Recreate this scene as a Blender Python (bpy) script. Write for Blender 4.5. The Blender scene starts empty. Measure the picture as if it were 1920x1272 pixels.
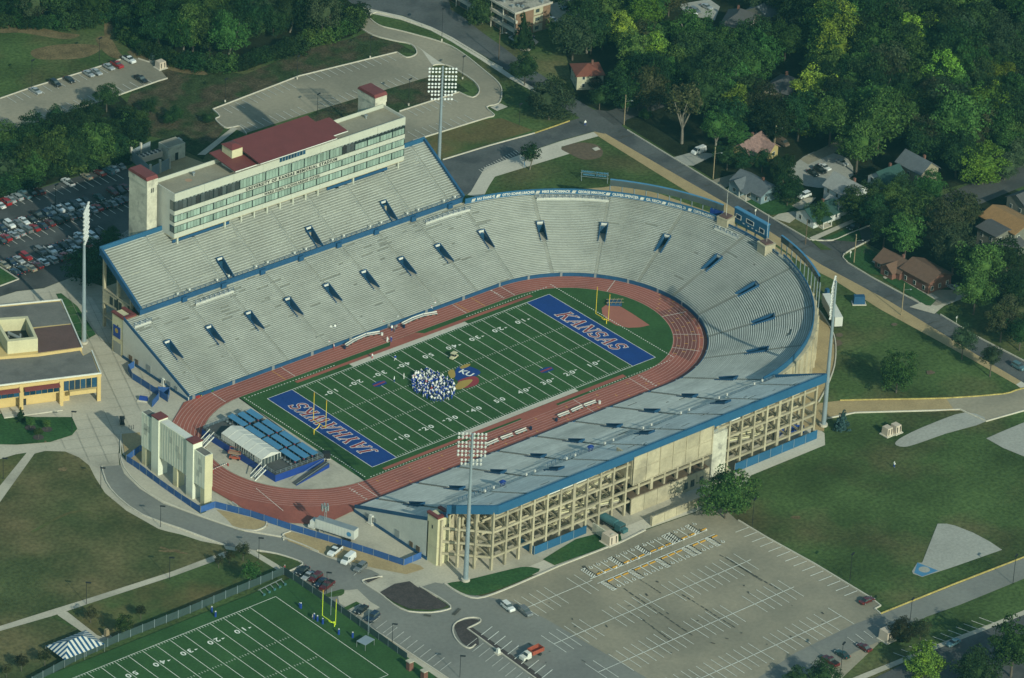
import bpy, math, random
from mathutils import Vector, Matrix
rnd = random.Random(7)
C = bpy.context.scene.collection
S = bpy.context.scene
# ---------------------------------------------------------------- camera, sky, sun, exposure
YAW, PITCH, ROLL, CP, FPX = 0.83727205, 0.50591212, 0.05236518, (-820.5207, -930.9675, 701.8308), 8982.2297
fw = Vector((math.cos(PITCH)*math.cos(YAW), math.cos(PITCH)*math.sin(YAW), -math.sin(PITCH)))
r0_ = fw.cross(Vector((0, 0, 1))).normalized(); u0_ = r0_.cross(fw)
RT = math.cos(ROLL)*r0_ + math.sin(ROLL)*u0_
UP = -math.sin(ROLL)*r0_ + math.cos(ROLL)*u0_
cd = bpy.data.cameras.new('camera'); cam = bpy.data.objects.new('camera', cd); C.objects.link(cam)
m = Matrix((RT, UP, -fw)).transposed().to_4x4(); m.translation = Vector(CP); cam.matrix_world = m
cd.sensor_width = 36.0; cd.lens = 36.0*FPX/1920.0; cd.clip_start = 50; cd.clip_end = 6000
S.camera = cam
SUN_EL, SUN_AZ = math.radians(28), math.radians(79+180)     # azimuth (from +X) of the direction towards the sun
sd = Vector((math.cos(SUN_EL)*math.cos(SUN_AZ), math.cos(SUN_EL)*math.sin(SUN_AZ), math.sin(SUN_EL)))
w = bpy.data.worlds.new('World'); S.world = w; w.use_nodes = True
nt = w.node_tree; sky = nt.nodes.new('ShaderNodeTexSky'); sky.sky_type = 'NISHITA'; sky.sun_disc = False
sky.sun_elevation = SUN_EL; sky.sun_rotation = math.radians(90)-SUN_AZ
tn = nt.nodes.new('ShaderNodeVectorMath'); tn.operation = 'MULTIPLY'; tn.inputs[1].default_value = (.80, 1.0, .88); nt.links.new(sky.outputs[0], tn.inputs[0]); nt.links.new(tn.outputs[0], nt.nodes['Background'].inputs[0]); nt.nodes['Background'].inputs[1].default_value = 0.125
ld = bpy.data.lights.new('sun', 'SUN'); ld.energy = 3.6; ld.angle = math.radians(0.6); ld.color = (.95, .98, .80)
lo = bpy.data.objects.new('sun', ld); C.objects.link(lo); lo.rotation_euler = sd.to_track_quat('Z', 'Y').to_euler()
S.view_settings.view_transform = 'Standard'; S.view_settings.look = 'None'; S.view_settings.gamma = 1
S.view_settings.use_curve_mapping = False; S.view_settings.exposure = 0.12
S.render.engine = 'CYCLES'; S.cycles.max_bounces = 4; S.cycles.volume_bounces = 0

def G(x, y, z=0.0):
    """survey: photo pixel (1920 wide) -> world point on the horizontal plane at height z"""
    d = fw + (x-960)/FPX*RT - (y-636)/FPX*UP
    t = (z-CP[2])/d.z
    return Vector((CP[0]+d.x*t, CP[1]+d.y*t, z))
# ---------------------------------------------------------------- mesh helpers
class MB:
    def __init__(s): s.v = []; s.f = []; s.m = []
    def face(s, pts, mi=0):
        n = len(s.v); s.v.extend([tuple(p) for p in pts]); s.f.append(tuple(range(n, n+len(pts)))); s.m.append(mi)
    def hexa(s, b, t, mi=0):
        n = len(s.v); k = len(b); s.v.extend([tuple(p) for p in b]); s.v.extend([tuple(p) for p in t])
        s.f.append(tuple(range(n+k-1, n-1, -1))); s.f.append(tuple(range(n+k, n+2*k))); s.m += [mi, mi]
        for i in range(k):
            j = (i+1) % k; s.f.append((n+i, n+j, n+k+j, n+k+i)); s.m.append(mi)
    def box(s, x0, x1, y0, y1, z0, z1, mi=0):
        s.hexa([(x0, y0, z0), (x1, y0, z0), (x1, y1, z0), (x0, y1, z0)], [(x0, y0, z1), (x1, y0, z1), (x1, y1, z1), (x0, y1, z1)], mi)
    def prism(s, poly, z0, z1, mi=0):
        if sum(poly[i][0]*poly[(i+1) % len(poly)][1]-poly[(i+1) % len(poly)][0]*poly[i][1] for i in range(len(poly))) < 0: poly = poly[::-1]
        s.hexa([(p[0], p[1], z0) for p in poly], [(p[0], p[1], z1) for p in poly], mi)
    def beam(s, p, q, w, h, mi=0, up=(0, 0, 1)):
        p = Vector(p); q = Vector(q); d = (q-p).normalized(); up = Vector(up)
        a = d.cross(up)
        if a.length < 1e-3: a = d.cross(Vector((1, 0, 0)))
        a.normalize(); b = a.cross(d).normalized(); a *= w/2; b *= h/2
        s.hexa([p-a-b, p+a-b, p+a+b, p-a+b], [q-a-b, q+a-b, q+a+b, q-a+b], mi)
    def tube(s, p, q, r0, r1=None, n=6, mi=0):
        p = Vector(p); q = Vector(q); r1 = r0 if r1 is None else r1; d = (q-p).normalized()
        a = d.cross(Vector((0, 0, 1)));
        if a.length < 1e-3: a = d.cross(Vector((1, 0, 0)))
        a.normalize(); b = d.cross(a)
        P = [a*math.cos(2*math.pi*i/n)+b*math.sin(2*math.pi*i/n) for i in range(n)]
        s.hexa([p+v*r0 for v in P], [q+v*r1 for v in P], mi)
    def ribbon(s, pts, w, z, mi=0, closed=False):
        pts = [Vector((p[0], p[1], 0)) for p in pts]; n = len(pts); L = []; Rr = []
        for i, p in enumerate(pts):
            a = pts[(i-1) % n] if (closed or i > 0) else p; b = pts[(i+1) % n] if (closed or i < n-1) else p
            d = (b-a); d.z = 0; d.normalize(); nn = Vector((-d.y, d.x, 0))*w/2; L.append(p+nn); Rr.append(p-nn)
        for i in range(n if closed else n-1):
            j = (i+1) % n
            s.face([(Rr[i].x, Rr[i].y, z), (Rr[j].x, Rr[j].y, z), (L[j].x, L[j].y, z), (L[i].x, L[i].y, z)], mi)
    def kerb(s, pts, w, z0, z1, closed=False, mi=0):
        pts = [Vector((p[0], p[1], 0)) for p in pts]; n = len(pts); L = []; Rr = []
        for i, p in enumerate(pts):
            a = pts[(i-1) % n] if (closed or i > 0) else p; b = pts[(i+1) % n] if (closed or i < n-1) else p
            d = (b-a); d.normalize(); nn = Vector((-d.y, d.x, 0))*w/2; L.append(p+nn); Rr.append(p-nn)
        for i in range(n if closed else n-1):
            j = (i+1) % n
            a, b, c, d = Rr[i], Rr[j], L[j], L[i]
            s.face([(a.x, a.y, z1), (b.x, b.y, z1), (c.x, c.y, z1), (d.x, d.y, z1)], mi)
            s.face([(a.x, a.y, z0), (b.x, b.y, z0), (b.x, b.y, z1), (a.x, a.y, z1)], mi)
            s.face([(c.x, c.y, z0), (d.x, d.y, z0), (d.x, d.y, z1), (c.x, c.y, z1)], mi)
        if not closed:
            for i in (0, n-1):
                s.face([(Rr[i].x, Rr[i].y, z0), (Rr[i].x, Rr[i].y, z1), (L[i].x, L[i].y, z1), (L[i].x, L[i].y, z0)], mi)
    def disc(s, c, r, z, n=20, mi=0): s.face([(c[0]+r*math.cos(2*math.pi*i/n), c[1]+r*math.sin(2*math.pi*i/n), z) for i in range(n)], mi)
    def mesh(s, name, mats, smooth=False):
        me = bpy.data.meshes.new(name); me.from_pydata(s.v, [], s.f)
        for mt in (mats if isinstance(mats, (list, tuple)) else [mats]): me.materials.append(mt)
        if isinstance(mats, (list, tuple)) and len(mats) > 1: me.polygons.foreach_set('material_index', s.m)
        if smooth: me.polygons.foreach_set('use_smooth', [True]*len(me.polygons))
        me.update(); return me
def link(o, parent=None):
    C.objects.link(o)
    if parent: o.parent = parent
    return o
def tag(o, label=None, cat=None, group=None, kind=None):
    if label: o['label'] = label
    if cat: o['category'] = cat
    if group: o['group'] = group
    if kind: o['kind'] = kind
    return o
def ob(name, mb, mats, parent=None, smooth=False, **kw):
    me = mb.mesh(name, mats, smooth) if isinstance(mb, MB) else mb
    return tag(link(bpy.data.objects.new(name, me), parent), **kw)
def empty(name, loc=(0, 0, 0), rz=0, **kw):
    o = bpy.data.objects.new(name, None); o.location = loc; o.rotation_euler = (0, 0, rz); o.empty_display_size = .2
    return tag(link(o), **kw)
def dup(root, loc, rz=0, scale=None, **kw):
    r = root.copy(); C.objects.link(r); r.location = loc; r.rotation_euler = (0, 0, rz)
    if scale: r.scale = scale
    for ch in list(root.children):
        c = ch.copy(); C.objects.link(c); c.parent = r
        for g in list(ch.children):
            d = g.copy(); C.objects.link(d); d.parent = c
    return tag(r, **kw)
# ---------------------------------------------------------------- materials
def mat(name, col, rough=.85, var=.18, scale=.35, var2=.1, scale2=3.0, metal=0, col2=None, c2lo=.5, c2hi=.62, c2scale=.05, bump=0, bscale=8, spec=.3, coord='pos', rnd_island=0):
    mt = bpy.data.materials.new(name); mt.use_nodes = True; n = mt.node_tree; N = n.nodes; Lk = n.links
    b = N['Principled BSDF']; b.inputs['Roughness'].default_value = rough; b.inputs['Metallic'].default_value = metal
    b.inputs['Specular IOR Level'].default_value = spec
    if coord == 'pos': src = N.new('ShaderNodeNewGeometry').outputs['Position']
    else: src = N.new('ShaderNodeTexCoord').outputs['Object']
    def noise(sc, det=3):
        t = N.new('ShaderNodeTexNoise'); t.inputs['Scale'].default_value = sc; t.inputs['Detail'].default_value = det
        Lk.new(src, t.inputs['Vector']); return t.outputs['Fac']
    def ramp(f, lo, hi, a, c):
        r = N.new('ShaderNodeMapRange'); r.inputs[1].default_value = lo; r.inputs[2].default_value = hi; r.inputs[3].default_value = a; r.inputs[4].default_value = c
        Lk.new(f, r.inputs[0]); return r.outputs[0]
    cur = N.new('ShaderNodeRGB'); cur.outputs[0].default_value = (*col, 1); cur = cur.outputs[0]
    if col2:
        mx = N.new('ShaderNodeMix'); mx.data_type = 'RGBA'; Lk.new(ramp(noise(c2scale, 6), c2lo, c2hi, 0, 1), mx.inputs[0]); Lk.new(cur, mx.inputs[6]); mx.inputs[7].default_value = (*col2, 1); cur = mx.outputs[2]
    f = None
    if var: f = ramp(noise(scale, 4), .3, .7, 1-var, 1+var)
    if var2:
        g = ramp(noise(scale2, 2), .3, .7, 1-var2, 1+var2)
        if f is None: f = g
        else:
            mm = N.new('ShaderNodeMath'); mm.operation = 'MULTIPLY'; Lk.new(f, mm.inputs[0]); Lk.new(g, mm.inputs[1]); f = mm.outputs[0]
    if rnd_island:
        gi = N.new('ShaderNodeNewGeometry'); g = ramp(gi.outputs['Random Per Island'], 0, 1, 1-rnd_island, 1+rnd_island)
        if f is None: f = g
        else:
            mm = N.new('ShaderNodeMath'); mm.operation = 'MULTIPLY'; Lk.new(f, mm.inputs[0]); Lk.new(g, mm.inputs[1]); f = mm.outputs[0]
    if f is not None:
        vm = N.new('ShaderNodeVectorMath'); vm.operation = 'SCALE'; Lk.new(cur, vm.inputs[0]); Lk.new(f, vm.inputs['Scale']); cur = vm.outputs[0]
    Lk.new(cur, b.inputs['Base Color'])
    if bump:
        bp = N.new('ShaderNodeBump'); bp.inputs['Strength'].default_value = bump; bp.inputs['Distance'].default_value = .2; Lk.new(noise(bscale, 3), bp.inputs['Height']); Lk.new(bp.outputs[0], b.inputs['Normal'])
    return mt
M = {}
M['grass'] = mat('grass', (.060, .094, .030), 1, .36, .045, .30, .9, col2=(.100, .095, .042), c2lo=.48, c2hi=.68, c2scale=.035, bump=.6, bscale=3, spec=.05)
M['lawn'] = mat('lawn', (.034, .084, .028), 1, .22, .09, .22, 1.2, col2=(.070, .110, .030), c2lo=.5, c2hi=.7, c2scale=.05, bump=.5, bscale=3, spec=.05)
M['lawn_worn'] = mat('lawn_worn', (.062, .090, .030), 1, .22, .06, .2, 1.0, col2=(.120, .100, .042), c2lo=.44, c2hi=.62, c2scale=.045, bump=.5, bscale=3, spec=.05)
M['meadow'] = mat('meadow', (0.072, 0.060, 0.036), 1, .35, .3, .4, 1.5, col2=(0.038, 0.055, 0.022), c2lo=.45, c2hi=.56, c2scale=.09, bump=1, bscale=1.5, spec=.02)
M['straw'] = mat('straw', (.15, .115, .06), 1, .3, .2, .3, 1.5, spec=.02)
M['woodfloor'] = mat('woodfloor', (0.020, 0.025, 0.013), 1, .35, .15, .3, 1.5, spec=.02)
M['turf'] = mat('turf', (.034, .084, .026), .9, .10, .12, .12, 1.6, spec=.1, col2=(.040, .096, .030), c2lo=.45, c2hi=.6, c2scale=.05)
M['concrete'] = mat('concrete', (0.432, 0.396, 0.312), .9, .10, .08, .08, 1.4, col2=(0.324, 0.300, 0.240), c2lo=.52, c2hi=.68, c2scale=.06)
M['concrete_white'] = mat('concrete_white', (0.483, 0.448, 0.368), .9, .08, .1, .08, 1.4)
M['tan'] = mat('tan', (.36, .27, .14), .95, .10, .2, .12, 2)
M['gravel'] = mat('gravel', (.33, .325, .285), 1, .06, .1, .10, 1.2, bump=.2, col2=(.27, .26, .22), c2lo=.55, c2hi=.75, c2scale=.08)
M['asphalt'] = mat('asphalt', (.235, .215, .162), .9, .14, .03, .08, .9, col2=(.285, .252, .185), c2lo=.44, c2hi=.58, c2scale=.03, spec=.2)
M['asphalt_new'] = mat('asphalt_new', (0.200, 0.200, 0.177), .9, .10, .05, .07, .9, col2=(0.169, 0.169, 0.156), c2lo=.5, c2hi=.65, c2scale=.04, spec=.2)
M['asphalt_dark'] = mat('asphalt_dark', (0.077, 0.079, 0.077), .9, .16, .06, .1, 1.2, col2=(0.054, 0.056, 0.056), c2lo=.5, c2hi=.62, c2scale=.08, spec=.2)
M['street'] = mat('street', (.095, .100, .098), .9, .16, .08, .12, 1.2, col2=(.070, .074, .076), c2lo=.48, c2hi=.6, c2scale=.1, spec=.2)
M['tar'] = mat('tar', (.075, .072, .06), .8, .2, .3, .2, 2)
M['track'] = mat('track', (.30, .092, .066), .9, .10, .06, .08, 1.1, col2=(.25, .075, .056), c2lo=.5, c2hi=.62, c2scale=.05)
M['track_dark'] = mat('track_dark', (.17, .055, .045), .9, .10, .1, .08, 1.5)
M['sand_red'] = mat('sand_red', (.33, .12, .085), .95, .05, .2, .05, 2)
M['white'] = mat('white', (.58, .58, .52), .7, .06, .5, .05, 4)
M['paint'] = mat('paint', (.74, .74, .66), .8, .15, .6, .15, 3)
M['paint_old'] = mat('paint_old', (.52, .51, .45), .85, .2, .6, .25, 3)
M['orange'] = mat('orange', (.60, .32, .04), .7, .1, .5, .1, 3)
M['yellow'] = mat('yellow', (.75, .55, .04), .6, 0, 1, 0, 1)
M['yellowgreen'] = mat('yellowgreen', (.62, .75, .03), .6, 0, 1, 0, 1)
M['field_blue'] = mat('field_blue', (.006, .040, .19), .9, .08, .2, .1, 2)
M['field_red'] = mat('field_red', (.25, .035, .045), .9, .06, .2, .06, 2)
M['field_gold'] = mat('field_gold', (.36, .25, .06), .9, .06, .2, .06, 2)
M['blue'] = mat('blue', (.016, .070, .150), .6, .12, .4, .06, 3)
M['blue_fascia'] = mat('blue_fascia', (.020, .095, .185), .6, .08, .2, .05, 2)
M['blue_bright'] = mat('blue_bright', (.012, .045, .23), .6, .1, .4, .06, 3)
M['blue_mesh'] = mat('blue_mesh', (.030, .085, .24), .8, .12, .5, .1, 4)
M['blue_light'] = mat('blue_light', (.065, .20, .34), .6, .06, .5, .05, 3)
M['navy'] = mat('navy', (.008, .022, .055), .5, .1, .5, 0, 3)
M['seat'] = mat('seat', (.54, .555, .49), .55, .10, .15, .08, .9, col2=(.40, .41, .36), c2lo=.5, c2hi=.7, c2scale=.07, spec=.4)
M['seat_bowl'] = mat('seat_bowl', (.52, .56, .52), .5, .10, .15, .08, .9, col2=(.44, .46, .43), c2lo=.5, c2hi=.7, c2scale=.07, spec=.4)
M['tread'] = mat('tread', (0.330, 0.314, 0.253), .9, .14, .2, .10, 1.3, col2=(0.242, 0.231, 0.187), c2lo=.5, c2hi=.68, c2scale=.1)
M['seat_dark'] = mat('seat_dark', (.055, .055, .045), .9, .3, 1, 0, 1)
M['aisle'] = mat('aisle', (.13, .15, .18), .9, .2, 1, .1, 3)
M['lawn_light'] = mat('lawn_light', (.064, .108, .038), 1, .3, .06, .25, .9, col2=(.058, .092, .030), c2lo=.42, c2hi=.6, c2scale=.09, bump=.5, bscale=3, spec=.05)
M['joint'] = mat('joint', (.24, .23, .185), .9, .1, 1, .1, 3)
M['lawn_brown'] = mat('lawn_brown', (.070, .088, .034), 1, .25, .06, .25, .9, col2=(.125, .105, .050), c2lo=.42, c2hi=.64, c2scale=.03, bump=.5, bscale=3, spec=.05)
M['lane'] = mat('lane', (.52, .34, .29), .85, .1, .5, .1, 3)
M['tread_w'] = mat('tread_w', (.32, .33, .285), .9, .14, .2, .10, 1.3, col2=(.26, .265, .225), c2lo=.5, c2hi=.68, c2scale=.1)
M['seam'] = mat('seam', (.42, .42, .33), .8, .1, 1, 0, 1)
M['aisle_tan'] = mat('aisle_tan', (.24, .19, .13), .9, .2, 1, .1, 3)
M['cream'] = mat('cream', (.53, .49, .31), .85, .07, .3, .05, 2)
M['cream_conc'] = mat('cream_conc', (0.400, 0.352, 0.240), .9, .14, .25, .08, 1.5, col2=(0.288, 0.256, 0.184), c2lo=.5, c2hi=.7, c2scale=.2)
M['stained'] = mat('stained', (.50, .48, .38), .9, .15, .25, .1, 1.5, col2=(.30, .29, .24), c2lo=.52, c2hi=.66, c2scale=.35)
M['yellow_stucco'] = mat('yellow_stucco', (.55, .40, .17), .9, .05, .3, .04, 2)
M['wall_white'] = mat('wall_white', (.50, .50, .44), .85, .06, .3, .05, 2)
M['pb_white'] = mat('pb_white', (.44, .45, .37), .7, .03, .3, .03, 2)
M['panel'] = mat('panel', (.66, .67, .54), .75, .05, .3, .03, 2)
M['roof_deck'] = mat('roof_deck', (.27, .245, .18), .95, .10, .3, .08, 1.5, col2=(.22, .20, .15), c2lo=.5, c2hi=.65, c2scale=.15)
M['roof_grey'] = mat('roof_grey', (.15, .145, .13), .95, .12, .2, .08, 1.5, col2=(.12, .115, .105), c2lo=.5, c2hi=.62, c2scale=.15)
M['roof_red'] = mat('roof_red', (0.150, 0.038, 0.036), .6, .07, .3, .06, 2)
M['roof_maroon'] = mat('roof_maroon', (.11, .062, .055), .9, .1, .3, .08, 2)
M['glass_green'] = mat('glass_green', (.25, .34, .28), .12, .15, .15, 0, 1, spec=.8)
M['glass_dark'] = mat('glass_dark', (.035, .045, .045), .08, .1, .2, 0, 1, spec=.8)
M['glass_blue'] = mat('glass_blue', (.015, .05, .09), .08, .1, .2, 0, 1, spec=.8)
M['frame_dark'] = mat('frame_dark', (.02, .03, .03), .5, 0, 1, 0, 1)
M['steel'] = mat('steel', (.30, .33, .33), .45, .06, .3, 0, 1, metal=.4)
M['galv'] = mat('galv', (.27, .33, .36), .5, .06, .3, 0, 1, metal=.3)
M['black'] = mat('black', (.015, .016, .018), .6, 0, 1, 0, 1)
M['letter'] = mat('letter', (.01, .01, .012), .6, 0, 1, 0, 1)
M['brown'] = mat('brown', (.12, .085, .055), .9, .2, 1, .1, 4)
M['wood'] = mat('wood', (.28, .22, .13), .9, .15, .6, .1, 4)
M['mulch'] = mat('mulch', (.060, .048, .046), 1, .2, .4, .25, 2, bump=.5)
M['lampglass'] = mat('lampglass', (.62, .64, .62), .25, 0, 1, 0, 1, spec=.6)
M['rubber'] = mat('rubber', (.02, .02, .02), .8, 0, 1, 0, 1)
M['utility'] = mat('utility', (.50, .42, .33), .8, .05, .5, 0, 1)
M['fence_green'] = mat('fence_green', (.035, .060, .058), .8, .12, .4, .08, 3)
M['dark'] = mat('dark', (.03, .032, .03), .9, .2, .5, 0, 1)
M['brick'] = mat('brick', (.16, .075, .055), .9, .15, .5, .15, 5)
M['red'] = mat('red', (.40, .04, .03), .6, .05, .5, 0, 1)
M['trailer'] = mat('trailer', (.52, .53, .48), .5, .04, .4, 0, 1)
M['teal'] = mat('teal', (.05, .13, .14), .5, .08, .4, 0, 1)
M['copper'] = mat('copper', (.35, .22, .14), .7, .1, .5, 0, 1)
def objrand(mt, lo, hi):
    N = mt.node_tree.nodes; Lk = mt.node_tree.links; b = N['Principled BSDF']; oi = N.new('ShaderNodeObjectInfo'); mr = N.new('ShaderNodeMapRange'); mr.inputs[3].default_value = lo; mr.inputs[4].default_value = hi; Lk.new(oi.outputs['Random'], mr.inputs[0])
    vm_ = N.new('ShaderNodeVectorMath'); vm_.operation = 'SCALE'; l = b.inputs['Base Color'].links[0].from_socket; Lk.new(l, vm_.inputs[0]); Lk.new(mr.outputs[0], vm_.inputs['Scale']); Lk.new(vm_.outputs[0], b.inputs['Base Color'])
for k_, a_, b_ in (('glass_green', .66, 1.15), ('glass_dark', .5, 2.2), ('glass_blue', .6, 1.6), ('cream_conc', .84, 1.08), ('seat', .92, 1.06), ('seat_bowl', .92, 1.05), ('blue_mesh', .85, 1.15), ('blue_fascia', .9, 1.1), ('concrete_white', .92, 1.06)): objrand(M[k_], a_, b_)
# ---------------------------------------------------------------- text (flat lettering meshes)
_tc = {}
def textverts(txt, size, bold=0.0, shear=0.0, space=1.0, sx=1.0):
    key = (txt, size, bold, shear, space, sx)
    if key in _tc: return _tc[key]
    cu = bpy.data.curves.new('t', 'FONT'); cu.body = txt; cu.size = size; cu.offset = bold; cu.shear = shear; cu.space_character = space
    cu.align_x = 'CENTER'; cu.align_y = 'CENTER'; cu.resolution_u = 3
    o = bpy.data.objects.new('t', cu); C.objects.link(o)
    me = bpy.data.meshes.new_from_object(o.evaluated_get(bpy.context.evaluated_depsgraph_get()))
    v = [(p.co.x*sx, p.co.y) for p in me.vertices]; f = [tuple(p.vertices) for p in me.polygons]
    bpy.data.objects.remove(o); bpy.data.curves.remove(cu); bpy.data.meshes.remove(me)
    _tc[key] = (v, f); return v, f
def text_on(mb, fn, txt, size, mi=0, **kw):
    v, f = textverts(txt, size, **kw); n = len(mb.v)
    mb.v.extend([tuple(fn(a, b)) for a, b in v]); mb.f.extend([tuple(i+n for i in q) for q in f]); mb.m.extend([mi]*len(f))
def plane_fn(o, u, v): 
    o = Vector(o); u = Vector(u); v = Vector(v); return lambda a, b: o+u*a+v*b
# ---------------------------------------------------------------- ground sheets (each 4 mm above the one before)
_lvl = [0]
def nextz(): _lvl[0] += 1; return 0.01+0.003*_lvl[0]
def smooth(pts, n=4, closed=True):
    P = [Vector(p) for p in pts]; out = []; k = len(P)
    for i in range(k if closed else k-1):
        p0, p1, p2, p3 = (P[(i-1) % k] if closed or i else P[i]), P[i], P[(i+1) % k], (P[(i+2) % k] if closed or i+2 < k else P[min(i+1, k-1)])
        for j in range(n):
            t = j/n; out.append(.5*((2*p1)+(p2-p0)*t+(2*p0-5*p1+4*p2-p3)*t*t+(3*p1-p0-3*p2+p3)*t**3))
    if not closed: out.append(P[-1])
    return out
def W(px, z=0): return [G(a, b, z) for a, b in px]
def sheet(name, px, m, smo=0, z=None, world=False, parent=None, label=None):
    p = [Vector((a, b, 0)) for a, b in px] if world else W(px)
    if smo: p = smooth(p, smo)
    z = nextz() if z is None else z
    mb = MB(); pts = [(q.x, q.y, z) for q in p]
    if sum(pts[i][0]*pts[(i+1) % len(pts)][1]-pts[(i+1) % len(pts)][0]*pts[i][1] for i in range(len(pts))) < 0: pts = pts[::-1]
    mb.face(pts); return ob(name, mb, M[m], parent, kind='structure')
KB = MB(); KY = MB()
def kerbline(px, smo=3, w=.32, yellow=False, closed=False, world=False):
    p = [Vector((a, b, 0)) for a, b in px] if world else W(px)
    if smo: p = smooth(p, smo, closed)
    (KY if yellow else KB).kerb(p, w, 0, .42, closed)
def lines(px_pairs, w, z, mb):
    for a, b in px_pairs: mb.ribbon([a, b], w, z)
# ================================================================ SETTING
g = MB(); g.face([(-2500, -2500, 0), (2500, -2500, 0), (2500, 2500, 0), (-2500, 2500, 0)])
ob('ground', g, M['grass'], kind='structure')
# woodland floors and rough meadow
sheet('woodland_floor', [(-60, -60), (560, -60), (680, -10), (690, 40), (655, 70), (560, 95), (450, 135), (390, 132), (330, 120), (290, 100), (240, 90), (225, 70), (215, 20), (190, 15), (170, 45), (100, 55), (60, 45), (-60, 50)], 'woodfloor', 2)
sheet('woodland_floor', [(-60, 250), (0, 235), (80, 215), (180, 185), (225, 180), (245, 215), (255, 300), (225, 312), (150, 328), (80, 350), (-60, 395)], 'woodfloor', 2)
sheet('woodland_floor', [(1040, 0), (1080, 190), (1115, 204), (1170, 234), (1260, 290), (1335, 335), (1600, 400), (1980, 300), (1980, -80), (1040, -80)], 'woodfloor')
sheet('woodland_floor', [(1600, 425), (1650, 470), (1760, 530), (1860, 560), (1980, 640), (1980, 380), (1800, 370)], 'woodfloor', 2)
sheet('meadow', [(250, 165), (310, 128), (395, 130), (460, 140), (560, 98), (660, 72), (690, 60), (745, 80), (781, 100), (744, 99), (560, 144), (399, 206), (421, 240), (380, 300), (300, 260), (255, 250), (235, 200)], 'meadow')
sheet('meadow', [(699, 176), (807, 144), (850, 150), (880, 172), (860, 174), (749, 210), (700, 226), (520, 268), (500, 250), (600, 206)], 'meadow')
sheet('meadow', [(774, 268), (905, 225), (940, 222), (1000, 245), (915, 270), (832, 298), (790, 310), (730, 320)], 'lawn_worn')
for p in ([(60, 95), (110, 84), (170, 84), (190, 92), (160, 108), (110, 112), (68, 110)], [(0, 48), (60, 50), (120, 62), (150, 66), (120, 74), (40, 62), (0, 62)], [(180, 72), (205, 70), (225, 100), (240, 112), (210, 108), (190, 92)], [(205, 20), (212, 62), (196, 68), (198, 20)], [(240, 96), (300, 100), (345, 118), (390, 140), (330, 135), (260, 112)]):
    sheet('dry_grass', p, 'straw', 4)
# stadium apron and south plaza
sheet('plaza', [(-60, 575), (31, 547), (82, 541), (138, 519), (200, 540), (260, 600), (360, 740), (262, 815), (228, 815), (222, 850), (225, 890), (255, 925), (300, 955), (370, 980), (450, 1003), (529, 1012), (614, 1040), (690, 1065), (760, 1080), (843, 1085), (870, 1100), (800, 1130), (760, 1130), (700, 1112), (640, 1100), (560, 1075), (555, 1060), (482, 1040), (422, 1030), (340, 1003), (297, 993), (237, 959), (197, 926), (178, 896), (167, 874), (148, 859), (122, 848), (85, 847), (65, 852), (-60, 872)], 'concrete')
sheet('plaza', [(790, 1040), (843, 1085), (870, 1100), (1013, 1076), (1047, 1061), (1166, 1015), (1210, 993), (1304, 960), (1400, 905), (1408, 892), (1547, 835), (1546, 813), (1527, 798), (1500, 780), (1300, 850), (900, 1000)], 'concrete_white')
ap = [(45+77*math.cos(math.radians(a)), -1.5+77*math.sin(math.radians(a))) for a in range(100, -96, -5)]
sheet('apron', [(-70, 98)]+ap+[(30, -92), (-74, -92), (-100, -60), (-108, -20), (-108, 24), (-92, 50)], 'concrete', world=True)
sheet('apron', [(1523, 571), (1539, 587), (1560, 621), (1567, 648), (1565, 686), (1552, 723), (1535, 755), (1500, 790), (1470, 740), (1480, 640), (1500, 580)], 'tan', 3)
sheet('service_yard', [(250, 330), (340, 290), (420, 320), (440, 360), (300, 400), (262, 345)], 'tan')
sheet('paved_corner', [(1020, 360), (1130, 352), (1150, 349), (1169, 347), (1240, 365), (1330, 398), (1420, 440), (1480, 480), (1530, 560), (1500, 600), (1400, 520)], 'tan', 0)
# street with its pavement
sheet('pavement', [(1113, 248), (1131, 240), (1240, 306), (1365, 378), (1540, 491), (1667, 560), (1782, 630), (1920, 712), (1990, 755), (1990, 790), (1905, 722), (1854, 693), (1774, 648), (1651, 581), (1561, 524), (1507, 497), (1460, 462), (1400, 425), (1308, 372), (1238, 329), (1140, 268), (1120, 255)], 'tan')
sheet('pavement', [(1905, 722), (1990, 775), (1990, 740), (1920, 712)], 'concrete_white')
sheet('street', [(600, -60), (657, 6), (702, 22), (755, 30), (804, 49), (867, 82), (920, 112), (942, 127), (1000, 165), (1060, 205), (1140, 254), (1240, 312), (1365, 384), (1540, 497), (1667, 565), (1782, 635), (1854, 680), (1990, 760), (1990, 715), (1920, 678), (1875, 656), (1827, 630), (1736, 576), (1632, 520), (1518, 451), (1449, 411), (1358, 356), (1334, 341), (1260, 296), (1176, 245), (1166, 236), (1113, 206), (1081, 187), (1017, 142), (987, 124), (942, 88), (905, 62), (864, 30), (822, 4), (780, -40)], 'street')
sheet('street', [(700, -60), (800, -60), (838, -10), (846, 16), (800, 20), (760, 8), (700, 4)], 'street')
sheet('street', [(1500, 452), (1553, 447), (1591, 437), (1700, 395), (1820, 345), (1990, 262), (1990, 320), (1839, 383), (1750, 412), (1630, 452), (1588, 470), (1579, 483), (1610, 505), (1590, 500)], 'asphalt_dark')
sheet('street', [(1113, 206), (1140, 209), (1200, 190), (1290, 165), (1290, 185), (1215, 212), (1175, 225), (1166, 236), (1150, 235)], 'asphalt_dark')
sheet('road', [(1100, 218), (1070, 227), (1002, 251), (915, 275), (830, 301), (730, 330), (730, 380), (860, 375), (883, 360), (909, 315), (943, 302), (1049, 265), (1113, 247), (1135, 252)], 'street')
sheet('footpath', [(1113, 248), (1122, 256), (1052, 276), (1068, 289), (928, 332), (917, 349), (905, 372), (876, 366), (883, 360), (909, 315), (943, 302), (1049, 266)], 'concrete_white')
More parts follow.
